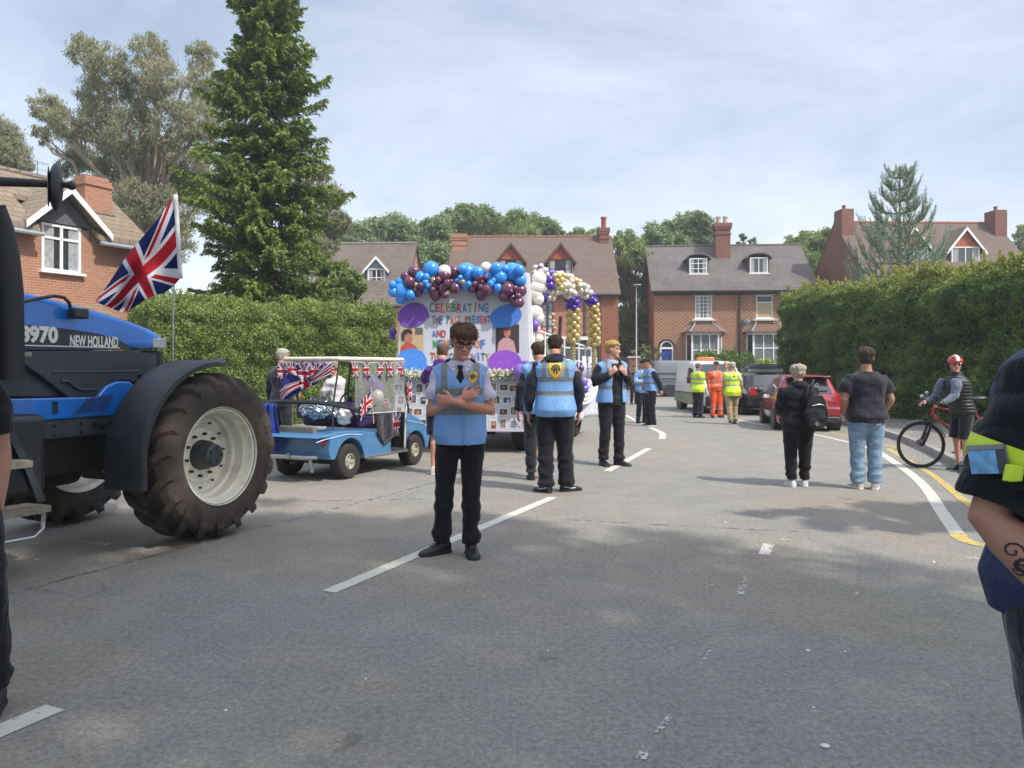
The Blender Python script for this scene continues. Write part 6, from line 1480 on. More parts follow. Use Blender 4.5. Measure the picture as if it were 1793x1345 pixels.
# ------------------------------------------------------------------ BICYCLE
BIKE = Vector((6.13, 11.45, 0))
def bicycle():
    C = thing('bicycle', 'red hybrid bicycle with black fork and mudguards held by the cyclist at the kerb', 'bicycle', BIKE, R(180 - 6)); C.rotation_euler = (0, R(5.5), R(174))
    red = mat('bike_red', 'a51f2c', .3, coat=.4); blk = mat('bike_black', '1a1b1c', .45)
    def bw(x, nm='wheel'):
        m = MB(); Rw = .345; m.tube([(x + (Rw - .017) * math.cos(t), 0, Rw + (Rw - .017) * math.sin(t)) for t in [2 * math.pi * i / 48 for i in range(48)]], .019, 8, closed=True); t_ = m.build(nm, black_rubber, C)
        m = MB(); m.tube([(x + .305 * math.cos(t), 0, Rw + .305 * math.sin(t)) for t in [2 * math.pi * i / 48 for i in range(48)]], .011, 6, closed=True, ell=(1, 1.1)); m.cyl((x, -.05, Rw), (x, .05, Rw), .022); m.build('rim', mat('rim_dark', '3a3b3c', .4, .6), t_)
        m = MB()
        for i in range(28):
            a = 2 * math.pi * i / 28; m.cyl((x + .02 * math.cos(a + .9), (-.03, .03)[i % 2], Rw + .02 * math.sin(a + .9)), (x + .30 * math.cos(a), 0, Rw + .30 * math.sin(a)), .0016, n=4)
        m.build('spokes', mat('spoke_steel', '8d8f90', .4, .6), t_)
        m = MB(); m.lathe([(.03, -.035), (.08, -.035), (.08, -.032), (.03, -.032)], (x, 0, Rw), 'y', 24, closed=True); m.build('brake_disc', steel, t_)
    bw(0); bw(-1.06)
    H = Vector((-.235, 0, .90)); Hl = Vector((-.195, 0, .76)); BB = Vector((-.66, 0, .29)); ST = Vector((-.80, 0, .80)); RA = Vector((-1.06, 0, .345))
    m = MB(); m.tube([H, Hl], .022, 10); m.tube([Hl + Vector((-.01, 0, .02)), BB], [.026, .021], 10); m.tube([H + Vector((-.01, 0, -.03)), ST + Vector((.02, 0, -.04))], .018, 10); m.tube([BB, ST], .017, 10)
    for s_ in (-1, 1): m.tube([BB + Vector((0, s_ * .03, 0)), RA + Vector((0, s_ * .06, 0))], .010, 6); m.tube([ST + Vector((0, s_ * .02, -.05)), RA + Vector((0, s_ * .06, 0))], .009, 6)
    m.build('frame', red, C)
    m = MB()
    for s_ in (-1, 1): m.tube([(-.155, s_ * .06, .66), (-.10, s_ * .06, .52)], .019, 8); m.tube([(-.10, s_ * .06, .52), (0, s_ * .06, .345)], .024, 8)
    m.tube([(-.155, -.06, .66), (-.165, 0, .69), (-.155, .06, .66)], .022, 8); m.cyl((-.165, 0, .68), Hl, .018); m.build('fork', blk, C)
    m = MB(); m.tube([H, H + Vector((-.02, 0, .06)), H + Vector((.07, 0, .11))], .017, 8); hb = H + Vector((.07, 0, .11)); m.tube([hb + Vector((-.07, -.33, .03)), hb + Vector((-.03, -.2, .03)), hb, hb + Vector((-.03, .2, .03)), hb + Vector((-.07, .33, .03))], .013, 8); m.build('handlebar', blk, C)
    m = MB()
    for s_ in (-1, 1): m.tube([hb + Vector((-.055, s_ * .22, .03)), hb + Vector((-.085, s_ * .33, .03))], .018, 8); m.tube([hb + Vector((-.02, s_ * .2, .02)), hb + Vector((.05, s_ * .24, -.02)), hb + Vector((.02, s_ * .33, -.04))], .007, 5)
    m.tube([hb + Vector((0, .1, .02)), hb + Vector((.13, .12, .0)), hb + Vector((.12, .06, -.2)), (-.13, .05, .66)], .004, 5); m.tube([hb + Vector((0, -.1, .02)), hb + Vector((.15, -.1, -.05)), hb + Vector((.05, -.02, -.28))], .004, 5); m.build('grips_and_levers', black_plastic, C)
    m = MB(); m.sphere(hb + Vector((.02, .03, .10)), .028, 12, 8); m.sphere(hb + Vector((.06, -.06, .05)), (.03, .03, .025), 10, 8); m.cyl(hb, hb + Vector((.02, .03, .09)), .006); m.build('bell_and_light', mat('pale_light', 'b5c0b0', .2, .5), C)
    m = MB(); m.box((-.09, 0, .72), (.05, .06, .05)); m.build('front_light', black_plastic, C, bevel=.01)
    m = MB()
    for x, a0, a1 in ((0, 60, 168), (-1.06, 20, 200)):
        rings = [];
        for k in range(13):
            a = R(a0 + (a1 - a0) * k / 12); rings.append([Vector((x + r_ * math.cos(a), y_, .345 + r_ * math.sin(a))) for y_, r_ in ((-.03, .366), (0, .376), (.03, .366), (0, .370))])
        m.loft(rings)
    m.build('mudguards', mat('mudguard_grey', '55585a', .4), C)
    m = MB(); m.tube([ST, ST + Vector((-.03, 0, .13))], .014, 8); m.build('seat_post', blk, C); m = MB(); m.sphere(ST + Vector((-.06, 0, .16)), (.14, .07, .03), 18, 10); m.build('saddle', black_plastic, C)
    m = MB(); m.lathe([(.05, -.07), (.09, -.07), (.09, -.062), (.05, -.062)], BB, 'y', 24, closed=True); m.tube([BB + Vector((0, -.07, 0)), BB + Vector((.12, -.09, -.12))], .01, 6); m.tube([BB + Vector((0, .07, 0)), BB + Vector((-.12, .09, .12))], .01, 6); m.box(BB + Vector((.12, -.13, -.12)), (.09, .08, .02)); m.box(BB + Vector((-.12, .13, .12)), (.09, .08, .02)); m.build('crankset', blk, C)
    # white lettering blocks on the down tube are kept as short pale dashes
    m = MB(); d = (BB - Hl).normalized()
    for i in range(6): p = Hl + d * (.10 + i * .055); m.cyl(p + Vector((0, -.0245, 0)) - d * .016, p + Vector((0, -.0245, 0)) + d * .016, .006, n=5)
    m.build('tube_marks', white_paint, C)
bicycle()
# ================================================================== CARNIVAL FLOAT
BAL = {}
def balloon(parent, pos, r, col, name='balloon', rot=(0, 0, 0), metal=0.0):
    k = (col, metal)
    if k not in BAL:
        m = MB(); pr = [(.001, 1.05)] + [(math.sin(R(a)) * (1.0 if a < 90 else 1 - .10 * ((a - 90) / 70) ** 2), 1.05 * math.cos(R(a)) * (1 if a < 90 else 1.12)) for a in range(12, 171, 12)] + [(.07, -1.22), (.10, -1.30), (.001, -1.31)]
        m.lathe(pr, n=22)
        me = bpy.data.meshes.new('balloon'); me.from_pydata(m.v, [], m.f); fixn(me); me.polygons.foreach_set('use_smooth', [True] * len(me.polygons))
        me.materials.append(mat('balloon_%s' % col, col, .16 if metal else .24, metal, var=.04, coat=.35)); BAL[k] = me
    o = bpy.data.objects.new(name, BAL[k]); link(o, parent); o.location = pos; o.scale = (r, r, r); o.rotation_euler = rot; return o
def carnival_float():
    Y = 13.3; O = Vector((-.85, Y, 0))
    T = thing('carnival_float', 'white decorated trailer float with balloons, hand-painted lettering and railings', 'parade float', O)
    L = lambda u, v, y=Y: P(u, v, y) - O
    sheet = mat('white_sheet', 'babcc6', .75, var=.05, vscale=2.5, bump=.25, bscale=3.5)
    ax = Vector((.35, .94, 0)).normalized(); rt = Vector((ax.y, -ax.x, 0))
    # deck and chassis (heads away from the viewer, slightly to the right)
    c0 = Vector((.11, .66, 0)); Ld = 3.85
    q = MB(); M3 = Matrix.Rotation(math.atan2(ax.y, ax.x) - R(90), 3, 'Z')
    q.box(c0 + ax * Ld / 2 + Vector((0, 0, 1.08)), (2.34, Ld, .14), M=M3); q.build('deck', mat('deck_wood', '6b6257', .8, var=.2), T, smooth=False)
    q = MB(); q.box(c0 + ax * Ld / 2 + Vector((0, 0, .80)), (.9, Ld - .2, .40), M=M3); q.box(c0 + ax * .55 + Vector((0, 0, .62)), (1.9, .7, .30), M=M3); q.build('chassis', mat('chassis_black', '141414', .8), T, smooth=False)
    for d in (.30, 3.2):
        for sg in (-1, 1):
            c = c0 + ax * d + rt * sg * .95; w_ = MB(); w_.lathe([(.22, -.13), (.38, -.15), (.43, -.11), (.43, .11), (.38, .15), (.22, .13)], n=32, closed=True, axis='x')
            w_.lathe([(.22, sg * .10), (.20, sg * .04), (.06, sg * .08), (.001, sg * .08), (.001, sg * .0), (.22, -.02 * sg)], n=24, axis='x')
            o = w_.build('wheel', mat('float_tyre', '1b1a19', .9), T); o.location = c + Vector((0, 0, .43)); o.rotation_euler = (0, 0, math.atan2(rt.y, rt.x))
    # front board: banner on top, photo board below
    def board(name, cs, y0, y1, m):
        q = MB(); q.prism([(L(u, v).x, L(u, v).z) for u, v in cs], y0, y1); return q.build(name, m, T, bevel=.012, smooth=False)
    ban = board('banner_board', [(707, 484), (921, 477), (926, 660), (693, 660)], 0, .36, sheet)
    pb = board('photo_board', [(693, 661), (926, 661), (929, 757), (688, 755)], .03, .33, mat('board_white', 'b9bcc6', .8, var=.05, bump=.15, bscale=5))
    board('board_edge', [(921, 477), (928, 479), (940, 700), (936, 757), (929, 757)], .02, .40, mat('edge_white', 'd6d7da', .6, var=.04))
    # lettering
    PC = {k: mat('felt_' + k, v, .7, var=.25, vscale=30) for k, v in dict(teal='2f7f84', red='b23a36', green='3f8f4a', orange='c8703a', blue='4670b8', grey='5f6680', ochre='b98a3a', lilac='8d7fb8', pink='c0506a').items()}
    def line(txt, u0, u1, v, hpx, cols):
        H_ = hpx / F * Y; a, b_ = L(u0, v), L(u1, v); n = len(txt); cw = (b_.x - a.x) / n; gl = random.Random(len(txt) + v); mb = MB(); used = []
        for i, chh in enumerate(txt):
            if chh == ' ': continue
            me = text_mesh(chh, 1.0, None, ext=.0, bold=.02); c_ = [w_.co.copy() for w_ in me.vertices]; x0, x1 = min(p.x for p in c_), max(p.x for p in c_); z0, z1 = min(p.z for p in c_), max(p.z for p in c_)
            sc_z = H_ * gl.uniform(.88, 1.08) / (z1 - z0); wd = min(cw * .86, cw * .86 * (1 if chh != 'I' else .3)); sc_x = wd / (x1 - x0); an = R(gl.uniform(-6, 6)); cx = a.x + cw * (i + .5); cz = a.z + gl.uniform(-.008, .008); vs = []
            for p in c_:
                x, z = (p.x - (x0 + x1) / 2) * sc_x, (p.z - (z0 + z1) / 2) * sc_z; vs.append((cx + x * math.cos(an) - z * math.sin(an), -.008, cz + x * math.sin(an) + z * math.cos(an)))
            mb.cur = i % len(cols); mb.add(vs, [tuple(p.vertices) for p in me.polygons]); bpy.data.meshes.remove(me)
        mb.build('lettering', [PC[c] for c in cols], ban, smooth=False, solid=.004)
    line('CELEBRATING', 752, 856, 539, 17, ['teal', 'red', 'orange', 'ochre', 'green', 'red', 'blue', 'green', 'red', 'teal', 'blue'])
    line('THE PAST PRESENT', 756, 859, 560, 14, ['grey', 'red', 'blue', 'grey', 'teal', 'red', 'ochre', 'orange', 'red', 'red', 'green', 'teal', 'blue', 'pink', 'red', 'teal'])
    line('AND FUTURE', 756, 840, 584, 13, ['blue', 'red', 'red', 'grey', 'teal', 'orange', 'green', 'lilac', 'ochre', 'ochre'])
    line('MEMBERS OF', 758, 850, 603, 15, ['green', 'blue', 'orange', 'teal', 'blue', 'ochre', 'red', 'red', 'orange', 'blue'])
    line('THE COMMUNITY', 753, 858, 625, 14, ['red', 'ochre', 'green', 'lilac', 'teal', 'red', 'grey', 'green', 'ochre', 'lilac', 'blue', 'teal', 'ochre'])
    # speech bubbles with scribbled felt pen colour
    def bubble(u, v, rx, ry, rot, col, tail):
        m, t, b = newmat('scribble_' + col); o_ = t.node('ShaderNodeTexCoord').outputs['Object']; x_, y_, z_ = t.sep(o_)
        s1 = t.noise(t.comb(t.m('MULTIPLY', t.m('ADD', x_, z_), 9), t.m('MULTIPLY', t.m('SUBTRACT', x_, z_), 60), 0), 1.0, 4, .7, 1.5)
        c_ = lin(col); t.l.new(t.mix(t.maprange(s1, .35, .68), tuple(k * .78 for k in c_), tuple(min(1, k * 1.35 + .04) for k in c_)), b.inputs['Base Color']); b.inputs['Roughness'].default_value = .7
        c = L(u, v); k = Y / F; poly = ellipse(c.x, c.z, rx * k, ry * k, 36, rot); 
        if tail: tu, tv, j = tail; p = L(tu, tv); i0 = int(j / 10); poly = poly[:i0] + [(p.x, p.z)] + poly[i0 + 2:]
        q = MB(); q.prism(poly, -.016, -.003); q.build('speech_bubble', m, ban, smooth=False)
    bubble(723, 552, 27, 21, R(22), '6b3a9e', (753, 556, 330)); bubble(886, 554, 28, 20, R(14), '2f6fc4', (864, 577, 215)); bubble(721, 633, 26, 23, 0, '3a7fd0', (752, 645, 330)); bubble(884, 634, 29, 21, 0, '8440b4', None)
    # two portrait prints
    def flat(parent, name, poly, y0, col, nm=None):
        q = MB(); q.prism(poly, y0 - .002, y0); return q.build(name, mat(nm or 'print_' + col, col, .5, var=.15, vscale=25), parent, smooth=False)
    def ell(u, v, rx, ry, rot=0): c = L(u, v); k = Y / F; return ellipse(c.x, c.z, rx * k, ry * k, 20, rot)
    def rect(u0, u1, v0, v1): a, b_ = L(u0, v0), L(u1, v1); return [(a.x, a.z), (b_.x, a.z), (b_.x, b_.z), (a.x, b_.z)]
    def polyuv(pts): return [(L(u, v).x, L(u, v).z) for u, v in pts]
    p1 = flat(ban, 'portrait_print', rect(702, 741, 573, 618), -.004, 'b8a27c'); flat(p1, 'portrait_print_area', rect(727, 740, 574, 586), -.007, '5d5a50'); flat(p1, 'portrait_shirt', polyuv([(702, 618), (702, 608), (710, 600), (719, 601), (728, 606), (735, 618)]), -.010, 'b8483c'); flat(p1, 'portrait_face', ell(715, 592, 7.5, 9, .2), -.013, 'a9705a'); flat(p1, 'portrait_hair', polyuv([(704, 596), (703, 584), (708, 577), (716, 576), (722, 580), (722, 586), (715, 583), (709, 587), (708, 597)]), -.016, '2d2522')
    p2 = flat(ban, 'portrait_print', rect(868, 909, 568, 618), -.004, '3d3234'); flat(p2, 'portrait_shirt', polyuv([(870, 618), (873, 600), (881, 592), (890, 591), (900, 598), (904, 618)]), -.010, 'b89090'); flat(p2, 'portrait_face', ell(888, 582, 6.5, 8.5), -.013, 'b07060'); flat(p2, 'portrait_hair', ell(888, 575.5, 6.3, 3.2), -.016, '5a3f36')
    # small prints on the lower board
    g = random.Random(5); pal = ['3a3540', '5b463c', '44586b', '6d5a45', '35463a', '74443c', '7a8796', '8d7a68']
    for ri, v in enumerate((679, 700, 721, 743)):
        u = 698 + (ri % 2) * 5
        while u < 920:
            hw, hh = g.choice([(5, 7), (4.6, 6.6), (6.5, 5)]); uu, vv = u + g.uniform(-1.5, 1.5), v + g.uniform(-1.5, 1.5)
            card = flat(pb, 'photo_print', rect(uu - hw - 1.4, uu + hw + 1.4, vv - hh - 1.4, vv + hh + 1.8), .027, 'dcdcdc'); flat(card, 'picture', rect(uu - hw, uu + hw, vv - hh, vv + hh), .024, g.choice(pal))
            for k in range(g.choice((1, 2))):
                fu = uu + g.uniform(-2, 2); flat(card, 'figure_shape', ell(fu, vv + hh * .45, 2.3, 3), .0225 - .0012 * k, g.choice(['8c3b3b', 'c7c0b5', '2a2f42', '6b7f96', 'b09a4c'])); flat(card, 'face_shape', ell(fu, vv - 1, 1.5, 1.9), .0205 - .0012 * k, 'b58a70')
            u += g.uniform(16.5, 20)
    # row of white silk flowers along the join
    gg = np.random.default_rng(3); pts = []
    k = 360; uu = gg.uniform(697, 930, k); pts = np.array([tuple(L(a, 655 + gg.normal() * 3.2 - 1.5 * math.sin(a * .2))) for a in uu]) + np.stack([np.zeros(k), -gg.uniform(.02, .09, k), np.zeros(k)], 1)
    idx = gg.integers(0, k, 5200); p = pts[idx] + gg.normal(size=(5200, 3)) * .022; d = unit(5200, gg); v_, f_ = quads(p, d, perp(d, gg), np.full(5200, .05), np.full(5200, .035)); rawmesh('flower_garland', v_, f_, leaf('silk_flowers', ['c9cdb8', 'dcdccf', 'e2e0d4', 'e8e4d8'], .3), T)
    p = pts[gg.integers(0, k, 900)] + gg.normal(size=(900, 3)) * .02 + np.array((0, 0, -.035)); d = unit(900, gg); v_, f_ = quads(p, d, perp(d, gg), np.full(900, .06), np.full(900, .02)); rawmesh('garland_leaves', v_, f_, lf_shrub, T)
    # side skirt of gathered white cloth
    s0 = Vector((.33, -.02, 0)) + O; s1 = Vector((1.90, 17.45, 0)); s0 = Vector((.36, 13.5, 0))
    def skirt(u, v):
        b_ = s0.lerp(s1, u) - O; f = .03 * math.sin(u * 90) + .04 * math.sin(u * 31 + v * 2); sw = .10 * abs(math.sin(u * 9.4))
        return Vector((b_.x + f * (1 - v) + .05 * (1 - v), b_.y, .38 + sw * .4 + (1.25 - .38) * v))
    grid_cloth('side_skirt', skirt, sheet, T, 140, 12, .004)
    def swag(u, v):
        b_ = s0.lerp(s1, .42 + .56 * u) - O; dr = .42 * math.sin(math.pi * u) ** .7
        return Vector((b_.x + .10 + .03 * math.sin(v * 26), b_.y, 1.28 - dr * (1 - v) - .16 * (1 - v) - .22 * v * math.sin(math.pi * u)))
    for nm in ('swag',): grid_cloth(nm, swag, mat('swag_white', 'd9d9de', .7, var=.04), T, 40, 26, .004)
    def tail(u, v): a = L(926 + 12 * u, 655); return Vector((a.x + .02 * math.sin(v * 9) + .10 * (1 - v) * u, -.03 - .04 * math.sin(u * 6 + v), .22 + .14 * abs(u - .6) * 2 + (1.42 - .22) * v - .0))
    grid_cloth('hanging_cloth', tail, mat('lace_white', 'd4d3da', .8), T, 10, 16, .004)
    def tall(u, v): a = L(930 + 11 * u * (1 - .65 * v), 560); return Vector((a.x, .30 + .03 * math.sin(u * 9), 1.35 + .95 * v))
    grid_cloth('gathered_drape', tall, mat('lace_white', 'd4d3da', .8), T, 10, 10, .004)
    for i in range(6):
        q = MB(); q.tube([tuple(L(914 + i * 1.6, 683) + Vector((0, -.08, 0))), tuple(L(916 + i * 1.5 + 2 * math.sin(i), 705) + Vector((0, -.10 - .01 * i, 0))), tuple(L(913 + i * 2.3, 722 + 3 * (i % 3)) + Vector((0, -.08, 0)))], .006, 5); q.build('ribbon', mat('purple_ribbon', '6f55b0', .5), T)
    # railing
    rl = mat('railing_white', 'dcdcdc', .5); q = MB(); base = lambda t: s0.lerp(s1, t) - O
    top = lambda t: base(t) + Vector((0, 0, 2.17 - .28 * t)); q.tube([tuple(top(t)) for t in (.0, .5, 1)], .022, 8); q.tube([tuple(base(t) + Vector((0, 0, 1.72 - .15 * t))) for t in (0, 1)], .016, 8)
    for i, t in enumerate((.02, .16, .30, .44, .56, .68, .80, .91, 1.0)): q.tube([tuple(base(t) + Vector((0, 0, 1.12))), tuple(top(t))], .018, 8)
    q.build('railing', rl, T)
    q = MB(); lb = lambda t: base(t) - rt * 2.3; q.tube([tuple(lb(t) + Vector((0, 0, 2.05))) for t in (.05, 1)], .02, 8); q.tube([tuple(lb(1) + Vector((0, 0, 2.05))), tuple(base(1) + Vector((0, 0, 1.9)))], .02, 8)
    for t in (.05, .3, .55, .8, 1): q.tube([tuple(lb(t) + Vector((0, 0, 1.12))), tuple(lb(t) + Vector((0, 0, 2.05)))], .018, 8)
    q.build('far_railing', rl, T)
    # small pale sign panel at the rear corner of the railing
    b0, b1 = base(.72), base(1.0); q = MB(); q.quad(tuple(b0 + Vector((.03, 0, 1.28))), tuple(b1 + Vector((.03, 0, 1.28))), tuple(b1 + Vector((.03, 0, 1.72))), tuple(b0 + Vector((.03, 0, 1.74)))); s_ = q.build('side_sign', mat('sign_lilac_white', 'c9c8d2', .6, var=.08), T, solid=.01)
    q = MB(); 
    for i, (t, z_, w_, h_) in enumerate(((.80, 1.60, .10, .05), (.88, 1.55, .16, .03), (.84, 1.46, .22, .025), (.86, 1.40, .16, .02))):
        c = base(t); dd = (s1 - s0).normalized(); q.quad(tuple(c - dd * w_ + Vector((.042, 0, z_))), tuple(c + dd * w_ + Vector((.042, 0, z_))), tuple(c + dd * w_ * .8 + Vector((.042, 0, z_ + h_))), tuple(c - dd * w_ * .8 + Vector((.042, 0, z_ + h_))))
    q.build('sign_print', mat('sign_print_grey', '8f8da3', .6), s_, smooth=False)
    # stage props seen over the railing
    pr = thing('display_stand', 'grey stand with orange box and dark stick on the float', 'stand', P(968, 640, 15.6) * 1.0); pr.location.z = 1.15
    q = MB(); q.bx(-.14, .14, -.1, .1, 0, .95); q.build('stand', mat('stand_grey_green', '8f9a8c', .8), pr, bevel=.02); q = MB(); q.cyl((.12, 0, .6), (.16, 0, 1.38), .035); q.build('stick', mat('stick_plum', '3b2430', .6), pr)
    MB().bx(-.30, -.15, -.08, .08, .95, 1.12).build('orange_box', mat('orange_card', 'cc5e2e', .6), pr, bevel=.01)
    q = MB(); [q.sphere((g.uniform(-.12, .05), 0, 1.0 + .07 * i), .04, 8, 6) for i in range(7)]; q.build('dried_flowers', mat('dried_flower', 'b5a68a', .9), pr)

    # ---- balloon garland across the top (coordinates measured from the photograph, depth by cluster)
    gar = thing('balloon_garland', 'garland of blue, maroon and gold balloons along the top of the float banner', 'balloon garland', O + Vector((0, 0, 3.1)))
    BL, MR, GD, WH = '2f86d8', '5a3048', 'b09468', 'd9d6cc'
    lst = [(965, 593, 57, BL), (830, 612, 44, MR), (795, 690, 42, MR), (760, 645, 34, MR), (880, 655, 42, BL), (925, 650, 26, BL), (722, 690, 34, BL), (660, 712, 28, BL), (733, 755, 62, BL), (735, 815, 44, BL), (800, 790, 34, BL), (665, 765, 36, BL), (840, 712, 20, GD), (880, 718, 24, MR), (858, 760, 38, MR), (840, 752, 18, MR), (920, 695, 24, BL), (925, 742, 30, BL), (938, 718, 16, BL), (1070, 608, 46, WH), (980, 680, 27, GD), (1018, 674, 26, MR), (995, 718, 22, MR), (962, 722, 26, MR), (975, 750, 20, MR), (1000, 785, 44, MR), (1055, 735, 40, MR), (1065, 645, 44, MR), (1140, 612, 46, MR), (1095, 690, 20, MR), (1122, 685, 18, MR), (1105, 725, 22, MR), (1150, 735, 42, MR), (1100, 775, 22, GD), (1075, 790, 26, MR), (1090, 700, 30, MR), (1245, 620, 70, BL), (1330, 620, 46, BL), (1210, 590, 30, BL), (1170, 685, 24, BL), (1212, 690, 19, GD), (1258, 705, 22, BL), (1230, 725, 30, BL), (1190, 655, 18, BL), (1395, 580, 42, WH), (1340, 660, 38, MR), (1395, 655, 20, MR), (1330, 695, 20, MR), (1350, 725, 20, MR), (1365, 690, 16, MR), (1290, 735, 38, MR), (1395, 745, 48, MR), (1360, 785, 42, MR), (1305, 705, 22, MR), (1475, 585, 44, BL), (1418, 652, 44, BL), (1452, 680, 22, BL), (1505, 655, 48, BL), (1468, 716, 20, GD), (1430, 700, 26, BL), (1485, 735, 34, BL), (1600, 625, 76, BL), (1655, 600, 40, BL), (1665, 680, 42, BL), (1545, 590, 30, BL), (1560, 745, 56, MR), (1665, 758, 44, MR), (1620, 740, 22, MR), (1590, 765, 18, MR), (1625, 768, 16, MR), (1645, 800, 24, MR), (1540, 800, 40, MR), (1595, 815, 36, MR), (1650, 850, 40, MR), (1615, 850, 26, MR)]
    for i, (a, b_, r_, c) in enumerate(lst):
        u, v = 540 + a * .2231, 340 + b_ * .2231; rr = r_ * .2231 / F * Y; dep = -.06 - .26 * (1 - min(1, r_ / 76)) + .05 * math.sin(i * 2.3)
        p = P(u, v, Y + dep) - gar.location; balloon(gar, p, rr * 1.12, c, rot=(g.uniform(-.7, .7) + (.6 if b_ < 700 else -.3), g.uniform(-.7, .7), 0), metal=.4 if c == GD else 0)
    # white balloons up the right edge
    wb = thing('balloon_column', 'column of white balloons down the right edge of the float banner', 'balloon column', O + Vector((1.25, .3, 1.5)))
    for (u, v, r_) in ((944, 488, 15), (941, 502, 15), (937, 514, 13), (943, 523, 11), (938, 548, 15), (943, 556, 12), (939, 575, 8), (944, 592, 9), (943, 612, 9), (938, 623, 8)):
        balloon(wb, P(u, v, Y + .35) - wb.location, r_ * .9 / F * Y, WH if v < 600 else 'd8c8b8', rot=(g.uniform(-.6, .6), g.uniform(-.6, .6), 0))
    def bunch(label, items, off=0.0):
        t_ = thing('balloon_bunch', label, 'balloons', P(items[0][0], items[0][1], Y + off)); t_.location.z -= .2
        for (u, v, r_, c) in items: balloon(t_, P(u, v, Y + off + g.uniform(-.06, .04)) - t_.location, r_ / F * Y, c, rot=(g.uniform(-.8, .8), g.uniform(-.8, .8), 0))
    bunch('small bunch of violet and white balloons halfway down the float banner edge', [(930, 563, 6, '5b35a5'), (937, 568, 7, '7a55c0'), (936, 576, 6, '5b35a5'), (927, 573, 5, WH)], .25)
    bunch('bunch of three lilac balloons at the lower right corner of the float banner', [(912, 651, 14, '7f5fb0'), (920, 644, 12, '5f3f98'), (921, 672, 13, '5a3a9a')], -.15)
    bunch('dark purple balloons poking out on the left edge of the float banner', [(688, 580, 7, '4f2f7c'), (686, 589, 6, '5a3a8c')], .15)
    bunch('lilac and purple balloons behind the vest of the marshal on the float side', [(1022, 668, 9, '8a6cc0'), (1023, 681, 9, '5f3fa5'), (1018, 645, 6, '4f3585')], 1.9)
    # ---- two balloon arches
    def arch(label, pts, Yp, pole, seed, n):
        A = thing('balloon_arch', label, 'balloon arch', (P(pts[0][0], 640, Yp[0]).x, Yp[0], 1.15)); gr = random.Random(seed)
        P3 = [P(u, v, Yp[0] + (Yp[1] - Yp[0]) * i / (len(pts) - 1)) for i, (u, v) in enumerate(pts)]; path = catmull(P3, 10); d = [0]
        for a, b_ in zip(path, path[1:]): d.append(d[-1] + (b_ - a).length)
        tot = d[-1]
        for k in range(n):
            s_ = tot * (k + .5) / n; i = max(j for j in range(len(d)) if d[j] <= s_); i = min(i, len(path) - 2); f = (s_ - d[i]) / max(1e-6, d[i + 1] - d[i]); c = path[i].lerp(path[i + 1], f); tg = (path[i + 1] - path[i]).normalized()
            sx = tg.cross(Vector((0, 1, 0))).normalized(); sy = tg.cross(sx); frac = s_ / tot
            col = 'c3ad72' if frac < .34 else ('4a2a94' if frac < .45 else ('cdc6b6' if (k % 5 or frac < .6) else ('6d4cae' if gr.random() < .5 else 'cbb06c')))
            if .82 < frac < .88: col = '4a2a94'
            for q_ in range(4):
                a = R(90 * q_ + k * 45); rr = gr.uniform(.062, .074); balloon(A, c + (sx * math.cos(a) + sy * math.sin(a)) * .086 - A.location, rr, col, rot=(gr.uniform(-2, 2), gr.uniform(-2, 2), 0), metal=0 if col[0] in '46' else .45)
        m = MB(); b0 = path[0]; bb = b0 - A.location; 
        m.tube([(bb.x, bb.y, 0.02), (bb.x, bb.y, bb.z)], .045, 10)
        for k in range(14): z_ = .03 + k * (bb.z - .03) / 14; m.tube([(bb.x + .052 * math.cos(t), bb.y + .052 * math.sin(t), z_ + t * .009) for t in [i * .7 for i in range(9)]], .011, 5)
        m.build('twisted_pole', mat('twist_gold', 'a3946c', .35, .4, var=.4, vscale=25), A)
    arch('nearer balloon arch of gold, purple and silver balloons over the float', [(1003, 598), (1004, 570), (1004, 545), (1002, 525), (995, 508), (980, 500), (962, 515), (945, 522), (926, 517)], (14.9, 14.3), 1, 1, 24)
    arch('farther balloon arch of gold, purple and silver balloons at the back of the float', [(1040, 604), (1040, 578), (1040, 552), (1036, 528), (1024, 510), (1006, 497), (985, 487), (962, 484), (948, 478), (940, 470)], (16.6, 15.4), 1, 2, 25)
    t_ = thing('balloon_bunch', 'gold and red number balloons with a purple one above the nearer arch', 'balloons', P(968, 492, 14.4)); t_.location.z -= .1
    for (u, v, r_, c, mt) in ((962, 490, 8, '4a2a94', 0), (964, 500, 8, '4a2a94', 0), (963, 488, 4, 'b53236', 0), (975, 492, 6, 'cbb06c', .7), (978, 484, 7, 'cbb06c', .7), (972, 484, 6, 'cbb06c', .7), (984, 490, 6, 'cbb06c', .7), (988, 483, 5, 'cbb06c', .7), (945, 467, 3.5, '7c5ca6', 0), (980, 497, 5, 'cbb06c', .7)): balloon(t_, P(u, v, 14.25) - t_.location, r_ / F * 14.25, c, rot=(g.uniform(-1, 1), g.uniform(-1, 1), 0), metal=mt)
carnival_float()
# ================================================================== PEOPLE
HH = .133; CHIN = .868
HEADT = [(0.0, .10, .34, .20), (.05, .16, .39, .06), (.12, .205, .405, -.06), (.20, .245, .405, -.18), (.28, .27, .40, -.29), (.38, .295, .40, -.36), (.48, .312, .395, -.41), (.58, .325, .40, -.44), (.68, .335, .405, -.455), (.78, .325, .385, -.44), (.87, .285, .315, -.38), (.94, .21, .20, -.27), (.985, .11, .07, -.15), (1.0, .03, 0, -.06)]
def V(*a): return Vector(a)
def sring(cx, cy, z, a, bf, bb, n=28, e=2.4, tilt=None):
    out = []
    for j in range(n):
        t = 2 * math.pi * j / n; c, s_ = math.cos(t), math.sin(t)
        x = a * math.copysign(abs(c) ** (2 / e), c); b_ = bf if s_ > 0 else bb; y = b_ * math.copysign(abs(s_) ** (2 / e), s_); out.append(Vector((cx + x, cy + y, z)))
    return out
